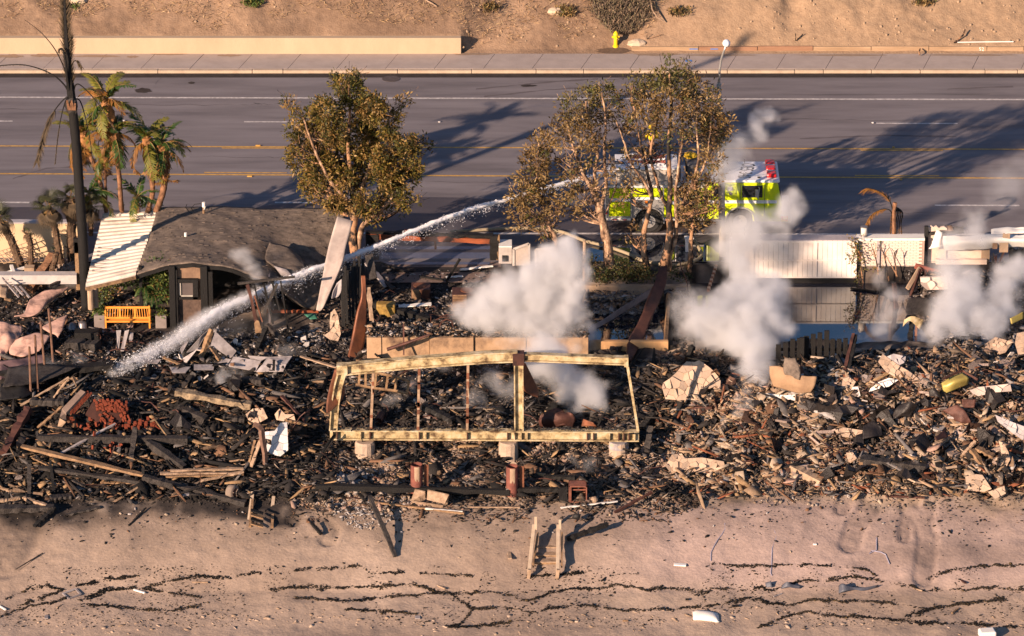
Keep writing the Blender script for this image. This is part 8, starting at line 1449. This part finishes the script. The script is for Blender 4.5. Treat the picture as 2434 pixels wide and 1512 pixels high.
# river stones heap by the wall
hp_ = thing('stone_heap', 'heap of rounded grey stones at the foot of the garden wall', 'stone heap', v('H', 890, 900, -2.2)); m_rs = mat('river_stone', (.36, .28, .22), (.20, .15, .12), 3, .9, .3, world=False)
sm_ = meshof(MB().ell((0, 0, 0), (1, .8, .7), 8, 5, .06), 'stone', m_rs)
for k in range(110):
    x, y = random.uniform(730, 1050), random.uniform(760, 960); o = bpy.data.objects.new('stone', sm_); COL.objects.link(o); o.location = v('H', x, y, -2.0 - (y - 760) / 200 * .9 + random.uniform(-.1, .1)); s_ = random.uniform(.07, .14); o.scale = (s_, s_, s_); o.rotation_euler = (random.random(), random.random(), random.random() * 6); o.parent = hp_; o.matrix_parent_inverse = hp_.matrix_basis.inverted()
MB().prism([v('H', 720, 980, -2.9), v('H', 1060, 980, -2.9), v('H', 1060, 760, -2.0), v('H', 760, 760, -2.0)], (0, .3, -.1)).build('earth_core', m_dark, hp_)
for lab, pts, w_, m_ in [('white metal post lying across the left ledge', [(0, 950, -3.6), (345, 850, -3.0)], .12, m_white), ('white post fallen at an angle onto the ladder', [(160, 820, -2.9), (240, 1060, -4.6)], .14, m_white), ('dark charred rail lying over the white ledge', [(700, 1110, -4.9), (960, 990, -4.3)], .12, m_charg)]:
    tag(MB().bar(v('H', *pts[0]), v('H', *pts[1]), w_, .1).build('fallen_post', m_), lab, 'post')
t = thing('fallen_ladder', 'white folding ladder collapsed on the black wreckage at the left', 'ladder', v('H', 200, 1250, -5.4))
for pts in ([(30, 990), (270, 1270)], [(200, 1090), (330, 1240)], [(280, 1110), (420, 1275)]): MB().bar(v('H', *pts[0], -5.0), v('H', *pts[1], -5.6), .08, .05).build('rail', m_greypan, t)
for k in range(6): MB().bar(v('H', 60 + 35 * k, 1030 + 40 * k, -5.1), v('H', 120 + 40 * k, 1020 + 36 * k, -5.2), .04, .03).build('rung', m_greypan, t)
tag(MB().bar(v('H', 425, 1180, -4.6), v('H', 760, 680, -2.9), .3, .28, seg=8, rough=.2).build('palm_log', m_palmt), 'fallen scorched palm trunk sloping off the stone heap', 'trunk')
for lab, a_, b_ in [('thick square concrete cap near the trellis', (345, 910), (480, 870)), ('small concrete cap beside the stone heap', (540, 915), (600, 885))]:
    pa_, pb_ = v('H', *a_, -3.2), v('H', *b_, -3.2); tag(MB().lim((pa_.x, -3.2, pa_.z), (pb_.x, -2.8, pb_.z + .05)).build('concrete_block', m_conc), lab, 'concrete block')
for k, (x, y) in enumerate([(60, 1130), (130, 1180)]): tag(patch('plywood_sheet', [[(x - 60, y - 30, -5.2), (x + 60, y - 10, -5.2)], [(x - 70, y + 120, -6.0), (x + 30, y + 150, -6.0)]], m_wood if k else m_woodl, crop='H', n=2, thick=.05, rough=.1), ['tan wood panel under the collapsed ladder', 'brown wood panel under the collapsed ladder'][k], 'panel')
# ---------------------------------------------------------------- smoke: soft volumes built where they rise
def volmat(name, col, dens, aniso=.15):
    m = bpy.data.materials.new(name); m.use_nodes = True; n = m.node_tree.nodes; n.clear(); o = n.new('ShaderNodeOutputMaterial'); pv_ = n.new('ShaderNodeVolumePrincipled')
    pv_.inputs['Color'].default_value = (*col, 1); pv_.inputs['Density'].default_value = dens; pv_.inputs['Anisotropy'].default_value = aniso
    m.node_tree.links.new(pv_.outputs[0], o.inputs['Volume']); return m
def plume(label, blobs, dens, vox=.075, nscale=.95, amp=1.95, bias=.02, name='smoke_plume', col=(.97, .975, 1.0), Yf=None, k_=1.45, warp=1.6, pw=1.7):
    B = []
    for q in blobs:
        a, b, r = q[:3]; y = q[3] if len(q) > 3 else Yf(b); p = V(a, b, y); B.append((p, r * 1.38 / 53.0))
    lo = [min(p[i] - r * 1.1 - .5 for p, r in B) for i in range(3)]; hi = [max(p[i] + r * 1.1 + .5 for p, r in B) for i in range(3)]; lo[2] = max(lo[2], -3.2)
    ng = bpy.data.node_groups.new('smoke_field', 'GeometryNodeTree'); ng.interface.new_socket('Geometry', in_out='INPUT', socket_type='NodeSocketGeometry'); ng.interface.new_socket('Geometry', in_out='OUTPUT', socket_type='NodeSocketGeometry')
    n, L = ng.nodes, ng.links; out = n.new('NodeGroupOutput'); pos = n.new('GeometryNodeInputPosition')
    nz = n.new('ShaderNodeTexNoise'); nz.inputs['Scale'].default_value = nscale; nz.inputs['Detail'].default_value = 7; nz.inputs['Roughness'].default_value = .62; L.new(pos.outputs[0], nz.inputs['Vector'])
    def math_(op, a, b=None, c_=None):
        m = n.new('ShaderNodeMath'); m.operation = op
        for i, x in enumerate((a, b, c_)):
            if x is None: continue
            if isinstance(x, (int, float)): m.inputs[i].default_value = x
            else: L.new(x, m.inputs[i])
        return m.outputs[0]
    wn = n.new('ShaderNodeTexNoise'); wn.inputs['Scale'].default_value = 1.1; wn.inputs['Detail'].default_value = 5; L.new(pos.outputs[0], wn.inputs['Vector'])
    wp = n.new('ShaderNodeVectorMath'); wp.operation = 'MULTIPLY_ADD'; L.new(wn.outputs['Color'], wp.inputs[0]); wp.inputs[1].default_value = (warp, warp, warp); L.new(pos.outputs[0], wp.inputs[2])
    cur = None
    for p, r in B:
        d = n.new('ShaderNodeVectorMath'); d.operation = 'DISTANCE'; L.new(wp.outputs[0], d.inputs[0]); d.inputs[1].default_value = (p.x + warp / 2, p.y + warp / 2, p.z + warp / 2)
        x = math_('MULTIPLY_ADD', d.outputs['Value'], -1.0 / r, 1.0); cur = x if cur is None else math_('SMOOTH_MAX', cur, x, .15)
    e = math_('MULTIPLY_ADD', nz.outputs[0], amp, -amp * .5 - bias); tot = math_('MULTIPLY_ADD', cur, k_, e); tot = math_('MAXIMUM', math_('MINIMUM', tot, 1.0), 0.0); tot = math_('POWER', tot, pw); tot = math_('MULTIPLY', tot, math_('MAXIMUM', math_('MINIMUM', math_('MULTIPLY', cur, 6.0), 1.0), 0.0))
    vc = n.new('GeometryNodeVolumeCube'); L.new(tot, vc.inputs['Density']); vc.inputs['Min'].default_value = lo; vc.inputs['Max'].default_value = hi
    for i, ax in enumerate('XYZ'): vc.inputs['Resolution ' + ax].default_value = max(8, int((hi[i] - lo[i]) / vox))
    sm_ = n.new('GeometryNodeSetMaterial'); mt = volmat(name, col, dens * .68); sm_.inputs['Material'].default_value = mt; L.new(vc.outputs[0], sm_.inputs[0]); L.new(sm_.outputs[0], out.inputs[0])
    me = bpy.data.meshes.new(name); me.from_pydata([lo, hi], [], []); me.materials.append(mt); o = bpy.data.objects.new(name, me); COL.objects.link(o); g_ = o.modifiers.new('smoke', 'NODES'); g_.node_group = ng
    o['kind'] = 'stuff'; o['label'] = label; return o
plume('big white smoke plume rising behind the yellow portal', [(1345, 618, 46), (1300, 640, 50), (1350, 668, 44), (1275, 695, 60), (1205, 695, 52), (1165, 735, 52), (1120, 748, 34), (1245, 765, 66), (1190, 782, 42), (1310, 785, 58), (1345, 735, 46), (1365, 812, 44), (1300, 845, 48), (1258, 825, 34), (1330, 885, 38), (1368, 920, 42), (1400, 942, 38), (1385, 970, 26), (1300, 592, 22), (1345, 590, 24), (1385, 640, 22)], 5.0, Yf=lambda b: -9.5 if b < 830 else -14)
plume('dense white smoke plume in front of the garage and lamp column', [(1790, 922, 34), (1788, 885, 44), (1800, 845, 48), (1775, 812, 52), (1738, 792, 46), (1695, 778, 40), (1655, 765, 30), (1790, 750, 66), (1838, 782, 38), (1750, 715, 46), (1830, 700, 44), (1800, 735, 60)], 5.0, Yf=lambda b: float(np.interp(b, [700, 930], [-8, -13.5])))
plume('thin smoke drifting up past the fire engine cab', [(1775, 655, 44), (1735, 605, 40), (1775, 565, 56), (1738, 545, 40), (1798, 530, 38), (1840, 540, 34), (1868, 498, 34), (1882, 468, 24), (1740, 375, 40), (1712, 400, 34), (1760, 335, 34), (1735, 430, 26), (1800, 300, 26), (1822, 275, 20)], 2.6, Yf=lambda b: float(np.interp(b, [300, 560, 700], [-1, -3, -7])), k_=1.4)
plume('grey smoke spreading above the dark rubble beside the pit', [(1655, 770, 50), (1690, 820, 44), (1640, 730, 36), (1700, 740, 44), (1620, 745, 30)], 1.6, Yf=lambda b: -10, k_=1.4)
plume('white smoke rolling up in front of the gutted garage', [(2290, 812, 42), (2250, 775, 46), (2272, 740, 56), (2332, 765, 46), (2300, 702, 48), (2372, 705, 40), (2235, 812, 30), (2350, 805, 34), (2402, 655, 38), (2432, 640, 36), (2385, 735, 38), (2270, 690, 40), (2215, 790, 30)], 3.2, Yf=lambda b: float(np.interp(b, [640, 820], [-4, -9.5])))
plume('thin smoke veil over the gutted garage parapet', [(2320, 528, 32), (2310, 560, 34), (2255, 625, 44), (2262, 585, 36), (2282, 655, 40), (2112, 745, 34), (2092, 795, 32), (2066, 812, 22), (2125, 700, 24), (2090, 665, 24)], 1.5, Yf=lambda b: float(np.interp(b, [520, 820], [-1.8, -9])), k_=1.4)
plume('faint smoke drifting over the road at the photo edge', [(2400, 440, 60, 1.0), (2432, 400, 40, 1.0), (2360, 470, 34, 1.0)], .35, k_=1.3); 
for lab, bl_, dn_ in [('small white smoke wisp over the ash below the water jet', [(542, 892, 22), (520, 908, 20), (566, 898, 15), (545, 868, 12)], 2.2), ('faint smoke wisps inside the yellow portal', [(1170, 905, 30), (1205, 930, 30), (1130, 945, 22), (930, 955, 22), (985, 915, 18), (1050, 880, 18)], .9), ('thin smoke wisp rising from the pale rubble', [(1760, 990, 13), (1768, 962, 16), (1772, 935, 14), (1718, 1002, 12)], 2.0), ('thin smoke wisp beside the tile cracked block', [(2002, 930, 12), (2000, 960, 12), (1995, 985, 16)], 2.0), ('small smoke puff between the piers', [(1392, 1118, 20), (1415, 1105, 20), (1375, 1108, 12)], .8), ('drifting vapour over the black sheet behind the rods', [(60, 905, 34), (130, 880, 30), (190, 860, 26)], .5), ('steam at the ledge behind the pink slab', [(100, 640, 22), (170, 668, 20), (120, 670, 22)], .9), ('faint steam beside the tented grey boards', [(690, 835, 20), (665, 848, 16)], .7)]:
    plume(lab, [(a, b, r, G(a, b + r * .5).y - .1) for a, b, r in bl_], dn_, vox=.06, nscale=2.2, name='smoke_wisp')
# ---------------------------------------------------------------- water jet
m_wat = mat('white_water', (.95, .95, .98), (.90, .91, .95), 6, .5, 0, trans=.2)
land = G(268, 888, .2); jp = [(1462, 402), (1400, 420), (1340, 436), (1190, 478), (1100, 503), (1000, 542), (900, 582), (830, 610), (740, 642), (690, 662), (600, 702), (520, 738), (460, 778), (380, 828), (320, 860), (268, 888)]
cum = [0]; 
for a, b in zip(jp[:-1], jp[1:]): cum.append(cum[-1] + math.hypot(a[0] - b[0], a[1] - b[1]))
Yj = lambda s_: (YT + .8) + (land.y - YT - .8) * s_
JP = [V(a, b, Yj(q / cum[-1])) for (a, b), q in zip(jp, cum)]; JS = spl([tuple(p) for p in JP], 8); nJ = len(JS); JA = np.array(JS)
jet = thing('water_jet', 'white arching water jet from the fire engine onto the burnt house', 'water jet', JP[0])
rr = [.075 + .06 * (i / nJ) * (1 + .5 * math.sin(i * 1.7)) + .10 * max(0, i / nJ - .55) for i in range(nJ)]
MB().tube([Vector(p) + Vector((0, 0, random.uniform(-.03, .03))) for p in JS[:int(nJ * .8)]], rr[:int(nJ * .8)], 8, wob=.28).build('stream', m_wat, jet, smooth=True)
n_ = 30000; s_ = RNG.beta(1.2, 1.25, n_); f = s_ * (nJ - 1); i0 = np.clip(f.astype(int), 0, nJ - 2); P0 = JA[i0] + (JA[i0 + 1] - JA[i0]) * (f - i0)[:, None]
sig = (.035 + .17 * s_ ** 3)[:, None]; off = RNG.normal(size=(n_, 3)) * sig; off[:, 2] -= np.abs(RNG.normal(0, 1, n_)) ** 1.6 * (.05 + .16 * s_) * (RNG.random(n_) < .45); clump = (vnoise(s_ * 160, s_ * 0, 1, 5) - .5)[:, None] * .09 * np.array([0, 0, 1]); P0 = P0 + off + clump
d = (JA[i0 + 1] - JA[i0]) + RNG.normal(size=(n_, 3)) * .12; keep = P0[:, 2] > -2.0
o = leafmesh('spray', P0[keep], d[keep], .07, .011, np.ones((int(keep.sum()), 3)), jet, m_=mat('water_drops', (.95, .95, .98), (.92, .93, .96), 5, .5, 0, trans=.3)); o['kind'] = 'stuff'
sb = []
for k in range(30):
    f = .50 + .5 * k / 29; i_ = min(nJ - 1, int(f * (nJ - 1))); q = JS[i_]; r_ = 4 + 16 * min(1, (f - .5) / .30) - 8 * max(0, (f - .86) / .14)
    a_ = float(np.interp(f, np.array(cum) / cum[-1], [j[0] for j in jp])); b_ = float(np.interp(f, np.array(cum) / cum[-1], [j[1] for j in jp])); sb.append((a_, b_, r_, Yj(f)))
plume('bright spray cloud where the water jet breaks up', sb, 4.0, vox=.06, nscale=2.0, amp=1.3, bias=0, k_=1.35, warp=.45, pw=1.5, name='spray_mist')
plume('fine spray bouncing off the shingle roof', [(572, 618, 22, -6.9), (590, 640, 20, -7.2), (560, 600, 15, -6.5), (610, 658, 14, -7.4)], 1.6, vox=.06, nscale=2, name='spray_mist')
plume('thin falling mist below the water jet', [(1050, 560, 40, Yj(.35)), (960, 590, 40, Yj(.42)), (880, 622, 34, Yj(.48)), (800, 655, 30, Yj(.55)), (560, 790, 50, -8.5), (640, 760, 40, -8.2), (870, 500, 30, -2)], .16, vox=.1, name='spray_mist')
